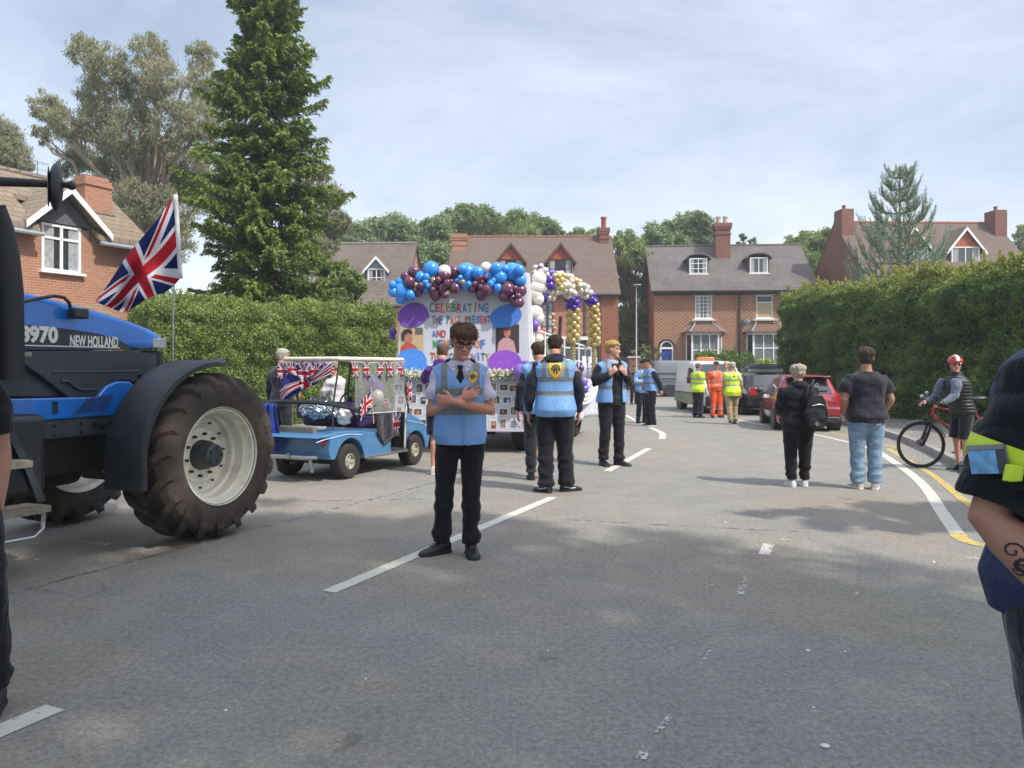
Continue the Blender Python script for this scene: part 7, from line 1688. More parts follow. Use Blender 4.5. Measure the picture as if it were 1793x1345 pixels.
TORSO = [(.47, .080, .058, .066), (.52, .096, .063, .076), (.57, .092, .062, .064), (.62, .085, .062, .054), (.68, .091, .067, .058), (.74, .101, .070, .064), (.780, .103, .060, .064), (.805, .092, .050, .056), (.824, .070, .042, .050), (.84, .046, .036, .044)]
def torso(mb, P_, off, z0=.47, z1=.84, wid=1.0, dep=1.0, belly=0.0, hem=0.0, n=28, shoulder=1.0):
    rings = []; ts = [t for t in TORSO if z0 < t[0] < z1]; zs = [z0] + [t[0] for t in ts] + [z1]
    for z in zs:
        a = np.interp(z, [t[0] for t in TORSO], [t[1] for t in TORSO]) * wid; bf = np.interp(z, [t[0] for t in TORSO], [t[2] for t in TORSO]) * dep; bb = np.interp(z, [t[0] for t in TORSO], [t[3] for t in TORSO]) * dep
        bel = belly * math.exp(-((z - .60) / .07) ** 2); k = max(0, min(1, (z - .52) / .30)); cx, cy = P_['ch'][0] * k + P_['pel'][0] * (1 - k), P_['ch'][1] * k + P_['pel'][1] * (1 - k)
        o = off * (1 if z < .81 else .7) + hem * max(0, (.60 - z) / .12)
        if z > .76: a *= shoulder
        rings.append(sring(cx, cy, z + P_['pel'][2], a + o + bel * .6, bf + o + bel, bb + o, n))
    if len(rings) > 1: mb.loft(rings)
def hand(mb, Wp, d, n, th, curl=.45, sc=1.0, curls=None, spread=.0):
    d = Vector(d).normalized(); n = Vector(n); n = (n - d * n.dot(d)).normalized(); s_ = d.cross(n)
    if s_.dot(Vector(th)) < 0: s_ = -s_
    W_ = Vector(Wp)
    def ring(c, hw, ht): return [c + s_ * hw * math.cos(t) + n * ht * math.sin(t) for t in [2 * math.pi * j / 12 for j in range(12)]]
    k = sc
    mb.loft([ring(W_ - d * .012, .0135 * k, .0115 * k), ring(W_ + d * .010 * k, .0165 * k, .0110 * k), ring(W_ + d * .030 * k, .0235 * k, .0105 * k), ring(W_ + d * .050 * k, .0235 * k, .0090 * k), ring(W_ + d * .058 * k, .021 * k, .0075 * k)])
    for i, (o, L, r_) in enumerate(((.0175, .041, .0056), (.0062, .046, .0058), (-.0058, .043, .0056), (-.0175, .034, .0050))):
        c = curls[i] if curls else curl * (1 + .12 * i); p = W_ + d * .052 * k + s_ * o * k; pts = [p]; dd = (d + s_ * (o / .0175) * (.08 + spread)).normalized()
        for j, f in enumerate((.44, .31, .25)):
            a = c * (j + .6) ; dv = (dd * math.cos(a) + n * math.sin(a)).normalized(); pts.append(pts[-1] + dv * L * f * k)
        mb.tube(pts, [r_ * k, r_ * k * .98, r_ * k * .9, r_ * k * .72], 8)
    p = W_ + d * .014 * k + s_ * .014 * k; pts = [p, p + (d * .5 + s_ * .75 + n * .25).normalized() * .020 * k]; pts.append(pts[-1] + (d * .85 + s_ * .45 + n * .35).normalized() * .017 * k); pts.append(pts[-1] + (d * .95 + s_ * .1 + n * .4).normalized() * .014 * k); mb.tube(pts, [.0095 * k, .0078 * k, .0066 * k, .005 * k], 8)
DEF = dict(pel=(0, 0, 0), ch=(0, 0), sr=(.098, 0, .782), sl=(-.098, 0, .782), er=(.138, -.015, .635), el=(-.138, -.015, .635), wr=(.148, .025, .50), wl=(-.148, .025, .50),
           hr=(.054, 0, .50), hl=(-.054, 0, .50), kr=(.060, .012, .285), kl=(-.060, .012, .285), ar=(.066, -.012, .045), al=(-.066, -.012, .045), fr=-12, fl=12, hy=0, hp=0, ht=0,
           hdr=((.02, .12, -1), (-1, 0, 0), (0, 1, 0), .35), hdl=((-.02, .12, -1), (1, 0, 0), (0, 1, 0), .35))
def vest_mat(name, col, stripe='6f7474', bands=((.625, .029), (.712, .029)), strap=.082, sw=.014, zs=.70):
    if name in MATS: return MATS[name]
    m, t, b = newmat(name); o = t.node('ShaderNodeTexCoord').outputs['Object']; x, y, z = t.sep(o); mask = None
    for zc_, h_ in bands:
        k = t.m('LESS_THAN', t.m('ABSOLUTE', t.m('SUBTRACT', t.m('ADD', z, t.m('MULTIPLY', t.m('SUBTRACT', t.noise(o, 14, 2), .5), .006)), zc_)), h_ / 2); mask = k if mask is None else t.m('MAXIMUM', mask, k)
    if strap:
        k = t.m('MULTIPLY', t.m('LESS_THAN', t.m('ABSOLUTE', t.m('SUBTRACT', t.m('ABSOLUTE', x), strap - .012)), sw), t.m('GREATER_THAN', z, zs)); mask = t.m('MAXIMUM', mask, k)
    cc = t.mix(t.maprange(t.noise(o, 9, 4, .6), .3, .7), tuple(k * .88 for k in lin(col)), tuple(min(1, k * 1.1) for k in lin(col)))
    t.l.new(t.mix(mask, cc, lin(stripe)), b.inputs['Base Color']); b.inputs['Roughness'].default_value = .62; t.l.new(t.m('MULTIPLY', mask, .25), b.inputs['Metallic'])
    bn = t.node('ShaderNodeBump'); bn.inputs['Strength'].default_value = .7; bn.inputs['Distance'].default_value = .02
    t.l.new(t.noise(t.comb(t.m('MULTIPLY', x, 1.6), y, t.m('MULTIPLY', z, .55)), 17, 4, .55, 1.0), bn.inputs['Height']); t.l.new(bn.outputs[0], b.inputs['Normal'])
    MATS[name] = m; return m
def hair_mat(name, c1, c2):
    if name in MATS: return MATS[name]
    m, t, b = newmat(name); o = t.node('ShaderNodeTexCoord').outputs['Object']; x, y, z = t.sep(o)
    n = t.noise(t.comb(t.m('MULTIPLY', x, 260), t.m('MULTIPLY', y, 200), t.m('MULTIPLY', z, 45)), 1.0, 4, .65, .6)
    t.l.new(t.mix(t.maprange(n, .32, .68), lin(c1), lin(c2)), b.inputs['Base Color']); b.inputs['Roughness'].default_value = .65; b.inputs['Specular IOR Level'].default_value = .15
    bn = t.node('ShaderNodeBump'); bn.inputs['Strength'].default_value = .8; bn.inputs['Distance'].default_value = .004; t.l.new(n, bn.inputs['Height']); t.l.new(bn.outputs[0], b.inputs['Normal']); MATS[name] = m; return m
SK = skin('fair_skin', 'bb917d'); SK2 = skin('ruddy_skin', 'b28470'); SK3 = skin('tanned_skin', 'a27c69')
black_t = cloth('black_trousers', '14151a', sheen=.1); navy_c = cloth('navy_hoodie', '181b28', sheen=.15); blk_c = cloth('black_cloth', '101114', sheen=.1)

def person(label, loc, face, H, pose=None, sk=SK, hair=('3a2c22', '5a4634'), hstyle='short', top=None, sleeve='short', hem=.50, collar=None, vest=None, vcut=None, vhem=.475, trouser=black_t, tcut=.055, tw=1.0, shoe=None, sole=None, shoestripe=None, wid=1.0, dep=1.0, belly=0.0, limb=1.0, vox=.0045, faceparts=False, hood=False, seed=1, group=None, bareneck=True, top2=None, headmul=1.0, vestgap=None, toff=.008):
    P_ = dict(DEF); P_.update(pose or {})
    for k in ('pel',): P_[k] = tuple(P_[k])
    root = thing('person', label, 'person', loc, R(face - 90), group, scale=H)
    pelv = Vector(P_['pel']); ch = Vector((P_['ch'][0], P_['ch'][1], P_['pel'][2]))
    J = {k: Vector(P_[k]) for k in ('sr', 'sl', 'er', 'el', 'wr', 'wl', 'hr', 'hl', 'kr', 'kl', 'ar', 'al')}
    for k in ('sr', 'sl'): J[k] = Vector((J[k].x * wid, J[k].y, J[k].z)) + ch
    for k in ('hr', 'hl'): J[k] += pelv
    # head frame
    M = Matrix.Translation(Vector((ch.x, ch.y + .004, CHIN - .02 + ch.z))) @ Matrix.Rotation(R(P_['hy']), 4, 'Z') @ Matrix.Rotation(R(P_['hp']), 4, 'X') @ Matrix.Rotation(R(P_['ht']), 4, 'Y') @ Matrix.Translation(Vector((0, 0, .02)))
    hs = HH * headmul
    def hp_(x, y, t): return M @ Vector((x * hs, y * hs, t * hs))
    def headrings(off=0.0, n=30, t0=0): return [[hp_(p.x, p.y, p.z) for p in sring(0, (yf + yb) / 2, t, hw + off, (yf - yb) / 2 + off, (yf - yb) / 2 + off, n, 2.15)] for t, hw, yf, yb in HEADT if t >= t0]
    b = MB(); b.loft(headrings())
    # nose, brow, ears, chin
    b.tube([hp_(0, .36, .56), hp_(0, .415, .46), hp_(0, .475, .36), hp_(0, .42, .32)], [.035 * hs, .045 * hs, .062 * hs, .05 * hs], 10); b.sphere(hp_(.055, .41, .335), .045 * hs, 10, 8); b.sphere(hp_(-.055, .41, .335), .045 * hs, 10, 8)
    b.tube([hp_(-.22, .30, .585), hp_(-.1, .37, .60), hp_(.1, .37, .60), hp_(.22, .30, .585)], .05 * hs, 8)
    for sx in (-1, 1):
        b.sphere(hp_(sx * .345, -.03, .45), (.035 * hs, .085 * hs, .125 * hs), 12, 10, M.to_3x3()); b.sphere(hp_(sx * .17, .30, .38), (.09 * hs, .06 * hs, .08 * hs), 10, 8, M.to_3x3())
    b.sphere(hp_(0, .36, .06), .09 * hs, 10, 8); b.tube([hp_(-.10, .37, .215), hp_(0, .405, .21), hp_(.10, .37, .215)], [.03 * hs, .045 * hs, .03 * hs], 8)
    nb = Vector((ch.x, ch.y - .006, .805 + ch.z)); b.tube([nb, nb + V(0, .002, .03), hp_(0, -.05, .0), hp_(0, -.08, .22)], [.042 * limb, .034 * limb, .031 * limb, .032], 16)
    torso(b, P_, 0.0, .485, .84, wid, dep, belly)
    for s_ in ('r', 'l'):
        S_, E_, W_ = J['s' + s_], J['e' + s_], J['w' + s_]; sg = 1 if s_ == 'r' else -1
        b.tube([S_ + V(-sg * .035, 0, -.004), S_, S_.lerp(E_, .35), S_.lerp(E_, .8), E_, E_.lerp(W_, .22), E_.lerp(W_, .6), W_], [x * limb for x in (.030, .034, .031, .0255, .0245, .0262, .0215, .0145)], 14)
        d_, n_, th_, cu = P_['hd' + s_][:4]; hand(b, W_, d_, n_, th_, cu if not isinstance(cu, (list, tuple)) else .3, 1.0, curls=cu if isinstance(cu, (list, tuple)) else None)
        Hp, K, A = J['h' + s_], J['k' + s_], J['a' + s_]
        b.tube([Hp + V(0, 0, .02), Hp.lerp(K, .15), Hp.lerp(K, .6), K, K.lerp(A, .25) + V(0, -.008, 0), K.lerp(A, .6), A], [x * limb for x in (.050, .050, .042, .031, .031, .024, .018)], 16)
        b.sphere(A + V(0, 0, -.012), (.02, .024, .022), 10, 8)
    Mi = M.inverted(); Mn = np.array(Mi); Mf = np.array(M)
    def face_def(co, no):
        h = np.c_[co, np.ones(len(co))]; q = (h @ Mn.T)[:, :3] / hs; w_ = np.zeros(len(q)); m_ = (q[:, 1] > .15) & (q[:, 2] > 0) & (q[:, 2] < 1)
        for sx in (-1, 1): w_ += np.exp(-(((q[:, 0] - sx * .145) / .095) ** 2 + ((q[:, 2] - .50) / .055) ** 2)) * .055
        w_ += np.exp(-((q[:, 0] / .14) ** 2 + ((q[:, 2] - .165) / .03) ** 2)) * .03
        w_ += np.exp(-((q[:, 0] / .12) ** 2 + ((q[:, 2] - .208) / .012) ** 2)) * .025
        q2 = q.copy(); q2[:, 1] -= w_ * m_; out = (np.c_[q2 * hs, np.ones(len(q))] @ Mf.T)[:, :3]; return np.where(m_[:, None], out, co)
    body = finish(blob(b, vox, 3, face_def), 'body', sk, root)
    # face details
    if faceparts:
        for sx in (-1, 1):
            e = MB(); e.sphere(hp_(sx * .145, .335, .50), (.058 * hs, .046 * hs, .022 * hs), 14, 10, M.to_3x3()); ey = e.build('eye', mat('eye_white', '8f8078', .4), body)
            e = MB(); e.sphere(hp_(sx * .145, .366, .494), (.026 * hs, .018 * hs, .020 * hs), 10, 8, M.to_3x3()); e.build('iris', mat('iris', '2b221c', .2), ey)
            e = MB(); e.tube([hp_(sx * .24, .325, .575), hp_(sx * .15, .385, .605), hp_(sx * .06, .40, .585)], [.012 * hs, .022 * hs, .018 * hs], 6, ell=(1, .7)); e.build('eyebrow', hair_mat('hm' + hair[0], *hair), body)
        e = MB(); e.tube([hp_(-.125, .345, .205), hp_(-.05, .392, .218), hp_(0, .398, .212), hp_(.05, .392, .218), hp_(.125, .345, .205)], [.006 * hs, .020 * hs, .020 * hs, .020 * hs, .006 * hs], 7); e.build('lips', skin('lips', '9c5f52'), body)
    # hair in head-local space
    hm = hair_mat('hm' + hair[0], *hair)
    if hstyle not in ('none', 'cap'):
        g = random.Random(seed); thick = dict(short=.040, fade=.028, fringe=.085, puffy=.105, swept=.075, full=.085, bald=.018)[hstyle]
        q = MB(); q.loft([[Vector((p.x * hs, p.y * hs, p.z * hs)) for p in sring(0, (yf + yb) / 2, t * 1.0 + (thick * .9 * max(0, t - .4)), hw + thick * (.75 if t < .6 else 1), (yf - yb) / 2 + thick, (yf - yb) / 2 + thick, 36, 2.15)] for t, hw, yf, yb in HEADT if t >= .1])
        amp = dict(short=.018, fade=.008, fringe=.030, puffy=.050, swept=.035, full=.034, bald=.006)[hstyle]
        def hd(co, no):
            k = co / hs; n1 = nnoise(k * np.array((9, 9, 2.2)) + seed, 1.0); n2 = nnoise(k * np.array((22, 22, 6.)) + seed, 1.0); return co + no * ((n1 * .75 + n2 * .45)[:, None] * amp * hs)
        def hcut(c):
            x, y, t = c.x / hs, c.y / hs, c.z / hs; jag = .035 * math.sin(x * 34 + seed) + .025 * math.sin(x * 71)
            if hstyle in ('fringe',): front = .69 + jag - .05 * abs(x) * 2
            elif hstyle == 'swept': front = .76 + jag + .1 * x
            elif hstyle == 'bald': front = .97
            else: front = .80 + jag
            if y > .16: lim = front
            elif y > -.12: lim = .80 - (.16 - y) / .28 * .20 if hstyle in ('bald',) else (front - (.16 - y) / .28 * (front - .40) if y > .02 else .42)
            else: lim = dict(fringe=.16, puffy=.10, swept=.22, full=.10).get(hstyle, .22) + .02 * math.sin(y * 40 + x * 30)
            if abs(x) > .26 and -.14 < y < .10 and t < .56: return True
            return t < lim
        me = blob(q, vox * .9, 1, hd); o = finish(me, 'hair', hm, root, cut=hcut); o.matrix_local = M
    # garments
    wr_ = lambda amp, f=9, zk=2.0: (lambda co, no: co + no * ((nnoise(co * np.array((1, 1, zk)) + seed, f) * amp + nnoise(co * np.array((1, 1, zk * .6)) - seed, f * 2.3) * amp * .45)[:, None]))
    if top:
        q = MB(); torso(q, P_, toff, hem, .838, wid, dep, belly, hem=.012)
        for s_ in ('r', 'l'):
            S_, E_, W_ = J['s' + s_], J['e' + s_], J['w' + s_]; sg = 1 if s_ == 'r' else -1; o_ = toff * .9
            if sleeve == 'none': continue
            pts = [S_ + V(-sg * .04, 0, -.004), S_ + V(0, 0, .002), S_.lerp(E_, .35), S_.lerp(E_, .70 if sleeve == 'short' else .8)]; rs = [.032 * limb + o_ * .6, .035 * limb + o_ * .8, .033 * limb + o_ * 1.1, .031 * limb + o_ * 1.3]
            if sleeve == 'long': pts += [E_, E_.lerp(W_, .25), E_.lerp(W_, .6), E_.lerp(W_, .97)]; rs += [.0265 * limb + o_ * 1.1, .0275 * limb + o_, .024 * limb + o_ * .8, .0185 * limb + o_ * .6]
            q.tube(pts, rs, 16)
        if hood:
            n0 = Vector((ch.x, ch.y, .845 + ch.z)); q.tube([n0 + V(.046 * math.cos(t), -.012 + .046 * math.sin(t), .004 - .012 * math.sin(t)) for t in [2 * math.pi * i / 16 for i in range(16)]], .020, 8, closed=True); q.sphere(n0 + V(0, -.058, -.012), (.055, .026, .034), 14, 10)
        tp = finish(blob(q, vox, 3, wr_(.0056)), 'jumper' if sleeve == 'long' else 'shirt', top, root)
        if collar:
            n0 = Vector((ch.x, ch.y, .832 + ch.z)); q = MB()
            for sx in (-1, 1): q.loft([[n0 + V(sx * .040, -.02, .022), n0 + V(sx * .045, -.02, -.006), n0 + V(sx * .048, -.02, -.006), n0 + V(sx * .043, -.02, .024)], [n0 + V(sx * .034, .024, .016), n0 + V(sx * .052, .038, -.012), n0 + V(sx * .055, .040, -.010), n0 + V(sx * .037, .027, .019)], [n0 + V(sx * .006, .046, -.002), n0 + V(sx * .026, .062, -.034), n0 + V(sx * .028, .065, -.034), n0 + V(sx * .008, .049, -.002)]])
            q.build('collar', collar, root, solid=0)
    if vest:
        if collar: q = MB(); q.tube([Vector((ch.x + .041 * math.cos(t), ch.y - .004 + .041 * math.sin(t), .836 + ch.z - .004 * math.sin(t))) for t in [2 * math.pi * i / 20 for i in range(20)]], .013, 8, closed=True); q.tube([Vector((ch.x + .050 * math.cos(t), ch.y - .006 + .046 * math.sin(t), .822 + ch.z)) for t in [2 * math.pi * i / 20 for i in range(20)]], .020, 8, closed=True); q.build('neckband', collar, root)
        q = MB(); vo = toff + .012; torso(q, P_, vo, vhem, .845, wid, dep, belly, hem=.007, n=36, shoulder=.99)
        for s_ in ('r', 'l'):
            S_, E_ = J['s' + s_], J['e' + s_]; sg = 1 if s_ == 'r' else -1; q.tube([S_ + V(-sg * .05, 0, .004), S_ + V(-sg * .012, 0, .004), S_ + V(sg * .012, 0, -.006)], [.032 + vo * .4, .034 * limb + vo * .55, .033 * limb + vo * .5], 16)
        nx, ny, nz = ch.x, ch.y, ch.z
        def vc(c):
            x, y, z = c.x - nx * max(0, min(1, (c.z - .52) / .3)), c.y - ny * max(0, min(1, (c.z - .52) / .3)), c.z - nz
            if z < vhem + .006: return True
            if z > .81 and (x / .047) ** 2 + ((y + .002) / .050) ** 2 < 1: return True
            if y > .01 and vcut and z > vcut and abs(x) < .066 * (z - vcut) / (.838 - vcut): return True
            if y > .01 and vestgap and abs(x + .01) < vestgap: return True
            return False
        vst = finish(blob(q, vox, 3, wr_(.0065, 9, .7)), 'vest', vest, root, cut=vc, solid=.003)
    else: vst = None
    if trouser:
        q = MB(); o_ = .007; tr0 = [(.60, .088, .062, .058)] if False else None
        torso(q, P_, .0065, .466, .60, wid, dep, belly * .6)
        for s_ in ('r', 'l'):
            Hp, K, A = J['h' + s_], J['k' + s_], J['a' + s_]; E2 = K.lerp(A, max(0.0, (K.z - tcut) / max(.01, K.z - A.z))) if tcut < K.z - .01 else Hp.lerp(K, (Hp.z - tcut) / (Hp.z - K.z)); t1 = tw
            if tcut < K.z - .01: q.tube([Hp + V(0, 0, .03), Hp.lerp(K, .12), Hp.lerp(K, .55), K, K.lerp(E2, .4), K.lerp(E2, .8), E2], [x * limb * t1 + o_ for x in (.050, .053, .046, .036, .034, .032, .033)], 18)
            else: q.tube([Hp + V(0, 0, .03), Hp.lerp(K, .12), Hp.lerp(K, .5).lerp(E2, .5), E2], [x * limb * t1 + o_ for x in (.050, .053, .050, .047)], 18)
        def td(co, no):
            lo = np.clip((.33 - co[:, 2]) / .25, .25, 1.15); return co + no * ((nnoise(co * np.array((1, 1, 2.6)) + seed, 10) * .0062 + nnoise(co * np.array((1, 1, 1.5)) + seed, 21) * .0028) * lo)[:, None]
        finish(blob(q, vox, 3, td), 'trousers' if tcut < .2 else 'shorts', trouser, root)
    # shoes
    shm = shoe or mat('black_shoe', '101012', .45, bump=.2)
    for s_ in ('r', 'l'):
        A = J['a' + s_]; fy = P_['f' + s_]; pit = P_.get('p' + s_, 0); Mx = Matrix.Translation(Vector((A.x, A.y, A.z - .045))) @ Matrix.Rotation(R(fy), 4, 'Z') @ Matrix.Translation(V(0, 0, .045)) @ Matrix.Rotation(R(-pit), 4, 'X') @ Matrix.Translation(V(0, 0, -.045))
        q = MB(); rings = []
        for y, hw, h_ in ((-.043, .012, .030), (-.038, .021, .052), (-.015, .0245, .064), (.008, .025, .062), (.032, .026, .044), (.058, .0285, .032), (.082, .0270, .026), (.100, .019, .021), (.109, .009, .014)):
            rings.append([Mx @ Vector((hw * math.copysign(abs(math.cos(t)) ** .8, math.cos(t)), y, max(.004, h_ / 2 + h_ / 2 * math.copysign(abs(math.sin(t)) ** .8, math.sin(t))))) for t in [2 * math.pi * j / 14 for j in range(14)]])
        q.loft(rings); sh = q.build('shoe', shm, root)
        q = MB(); out = [(0.0, -.047), (.018, -.043), (.0265, -.02), (.0265, .02), (.0305, .06), (.028, .088), (.016, .108), (0, .113), (-.016, .108), (-.028, .088), (-.0305, .06), (-.0265, .02), (-.0265, -.02), (-.018, -.043)]
        q.loft([[Mx @ Vector((x, y, z)) for x, y in out] for z in (0.0, .013)]); q.build('sole', sole or mat('dark_sole', '1b1b1b', .7), sh, bevel=.002)
        if shoestripe:
            q = MB()
            for sx in (-1, 1): q.tube([Mx @ V(sx * .0265, -.03, .035), Mx @ V(sx * .0285, .02, .022), Mx @ V(sx * .030, .05, .024)], .0035, 6)
            q.build('side_stripe', shoestripe, sh)
        else:
            q = MB(); [q.tube([Mx @ V(-.012, .022 + .011 * i, .058 - .0065 * i), Mx @ V(0, .024 + .011 * i, .062 - .0065 * i), Mx @ V(.012, .022 + .011 * i, .058 - .0065 * i)], .0018, 5) for i in range(4)]; q.build('laces', mat('laces_grey', '55565a', .8) if shm.name == 'black_shoe' else mat('laces_white', 'b5b5b0', .8), sh)
    root['M'] = 0; del root['M']
    return root, body, vst, M, hs, J

blue_vest = vest_mat('blue_tabard', '6a95c8')
yel_vest = vest_mat('yellow_hivis', 'c9e62e', '9aa09c', strap=.078)
gold = mat('gold_badge', 'cfa63a', .5, .1); dkgold = mat('badge_dark', '3a3524', .6); palegold = mat('badge_pale', 'e0cf8a', .5)
def shield(target, parent, cx, cz, w, fwd, x0=0.0, name='badge'):
    h = w * 1.18
    out = [(-.5, .42), (-.25, .50), (0, .44), (.25, .50), (.5, .42), (.5, .0), (.40, -.28), (.2, -.45), (0, -.56), (-.2, -.45), (-.40, -.28), (-.5, 0)]
    sh = lambda k, o=out: [(p[0] * w * k, p[1] * h * k) for p in o]
    # helmet in profile with a crest, simplified
    crest = [(.02 + .30 * math.cos(R(a)), .02 + .27 * math.sin(R(a))) for a in range(200, -31, -15)] + [(.02 + .20 * math.cos(R(a)), .0 + .18 * math.sin(R(a))) for a in range(-30, 201, 15)]
    helm = [(-.14, .02), (-.10, .13), (.02, .17), (.13, .10), (.15, -.03), (.12, -.24), (.04, -.26), (.05, -.08), (-.03, -.06), (-.06, -.24), (-.12, -.18), (-.14, -.05)]
    polys = [(sh(1.0), 0), (sh(.90), 1), (sh(.84), 0), ([(p[0] * w, p[1] * h) for p in crest], 2), ([(p[0] * w, p[1] * h) for p in helm], 2)]
    polys[1] = (sh(.92), 2); polys[2] = (sh(.86), 0)
    return decal(target, polys, [gold, palegold, dkgold], name, parent, (x0, 0, cz), fwd, off=.0045, sub=2)

# ---- 1 front marshal, arms folded
def p1():
    sh = mat('lilac_shirt', 'bdb8cc', .8, var=.06); Yp = 6.2; u = 806
    pose = dict(er=(.126, .012, .622), wr=(-.005, .112, .683), el=(-.130, .014, .628), wl=(.032, .142, .672), hdr=((-.88, .10, .42), (0, -.9, -.3), (0, .2, 1), [.12, .55, .75, .9]), hdl=((.9, -.18, .12), (.2, -1, 0), (0, .1, 1), .75),
                kr=(.068, .012, .29), ar=(.082, -.004, .045), kl=(-.048, .02, .285), al=(-.046, .03, .045), fr=-58, fl=8, hp=-21, hy=10, ht=-3)
    r, b, v, M, hs, J = person('tall teenage marshal with glasses, arms folded, blue vest over white shirt and tie', ((u - CU) / F * Yp, Yp, 0), -86, 1.835, pose, SK2, ('2c1e15', '553d2a'), 'fringe', sh, 'short', .50, sh, blue_vest, .745, .478, black_t, .05, .95, wid=.95, toff=.006, vox=.0033, faceparts=True, seed=3, limb=1.0, headmul=1.07)
    # tie, glasses, badge
    n0 = V(0, .052, .822); q = MB(); q.loft([[n0 + V(-.013, .0, .006), n0 + V(.013, 0, .006), n0 + V(.013, .012, .004), n0 + V(-.013, .012, .004)], [n0 + V(-.009, .006, -.018), n0 + V(.009, .006, -.018), n0 + V(.009, .020, -.018), n0 + V(-.009, .020, -.018)], [n0 + V(-.017, .020, -.055), n0 + V(.017, .020, -.055), n0 + V(.017, .030, -.055), n0 + V(-.017, .030, -.055)], [n0 + V(-.012, .024, -.095), n0 + V(.012, .024, -.095), n0 + V(.012, .032, -.095), n0 + V(-.012, .032, -.095)]]); q.build('tie', cloth('black_tie', '14171c'), r, bevel=.002)
    hp_ = lambda x, y, t: M @ Vector((x * hs, y * hs, t * hs)); q = MB()
    for sx in (-1, 1):
        q.tube([hp_(sx * .155 + .125 * math.copysign(abs(math.cos(a)) ** .7, math.cos(a)), .435 - .04 * abs(math.cos(a)) * (1 if math.cos(a) * sx > 0 else 0), .50 + .078 * math.copysign(abs(math.sin(a)) ** .7, math.sin(a))) for a in [2 * math.pi * i / 18 for i in range(18)]], .0016, 6, closed=True)
        q.tube([hp_(sx * .035, .45, .535), hp_(sx * .155, .45, .578), hp_(sx * .285, .40, .55)], .0026, 6); q.tube([hp_(sx * .285, .40, .54), hp_(sx * .355, .2, .53), hp_(sx * .365, -.04, .52)], .0018, 6)
    q.tube([hp_(-.035, .45, .52), hp_(0, .47, .53), hp_(.035, .45, .52)], .0016, 6); q.build('glasses', mat('glasses_black', '0e0e10', .3), r)
    shield(v, r, 0, .775, .044, R(90), -.052)
    # vest binding at the V and zip line
    q = MB(); q.tube([(-.012, .096, .735), (-.012, .092, .65), (-.012, .094, .56), (-.012, .098, .486)], .0016, 5); q.build('zip', mat('vest_binding', '4d86cc', .5), r)
p1()
# ---- 2 marshal seen from behind
def p2():
    Yp = 9.25; u = 972
    pose = dict(er=(.152, -.01, .64), wr=(.150, .02, .505), el=(-.160, -.012, .645), wl=(-.168, .015, .505), ar=(.072, .02, .045), kr=(.062, .015, .285), al=(-.058, -.03, .045), fr=-62, fl=40, hp=-26, hy=-4, ch=(0, .008))
    r, b, v, M, hs, J = person('marshal seen from behind in dark hoodie and blue vest with gold shield on the back', ((u - CU) / F * Yp, Yp, 0), 88, 1.90, pose, SK2, ('241c18', '3a2f28'), 'short', navy_c, 'long', .49, None, blue_vest, None, .475, black_t, .05, 1.12, wid=1.10, dep=1.1, hood=True, vox=.0042, seed=5, shoestripe=mat('silver_stripe', 'b5b6b8', .4), limb=1.08)
    shield(v, r, 0, .775, .096, R(-90), .0)
p2()
# ---- 3 marshal half hidden behind him
def p3():
    Yp = 10.3; u = 944
    r, b, v, M, hs, J = person('marshal mostly hidden behind the back-turned marshal with the gold shield', ((u - CU) / F * Yp, Yp, 0), 110, 1.84, dict(el=(-.15, -.01, .64), wl=(-.155, .02, .505), hp=-12, fr=-30, fl=-15), SK2, ('33261d', '4a382b'), 'short', navy_c, 'long', .49, None, blue_vest, None, .475, cloth('dark_grey_trousers', '1c1e22'), .05, 1.08, vox=.0048, seed=8)
p3()
# ---- 4 blond marshal holding his open vest
def p4():
    Yp = 11.75; u = 1071
    pose = dict(er=(.150, .0, .665), wr=(.064, .105, .735), el=(-.150, .02, .665), wl=(-.062, .115, .735), hdr=((-.55, .35, .65), (-.35, -.9, .1), (0, -.2, 1), .8), hdl=((.55, .35, .65), (.35, -.9, .1), (0, -.2, 1), .8),
                ar=(.072, -.01, .045), al=(-.05, .03, .045), kl=(-.05, .03, .285), fr=-4, fl=34, hy=52, hp=-4)
    sh = cloth('dark_overshirt', '1b1c22', sheen=.1)
    r, b, v, M, hs, J = person('blond marshal in black overshirt holding open his blue vest and looking right', ((u - CU) / F * Yp, Yp, 0), -72, 1.90, pose, SK, ('8a6a3c', 'b8945c'), 'swept', sh, 'long', .485, mat('pale_collar', 'a5a3ac', .8), blue_vest, None, .50, black_t, .05, 1.06, vox=.0044, faceparts=True, vestgap=.046, seed=11)
    q = MB(); [q.sphere((.0, .082 + .002 * i, .78 - .05 * i), .0035, 8, 6) for i in range(5)]; q.tube([(0, .080, .80), (0, .090, .68), (0, .092, .56), (0, .088, .50)], .002, 5); q.build('shirt_placket', mat('dark_buttons', '2c2d33', .4), r)
p4()
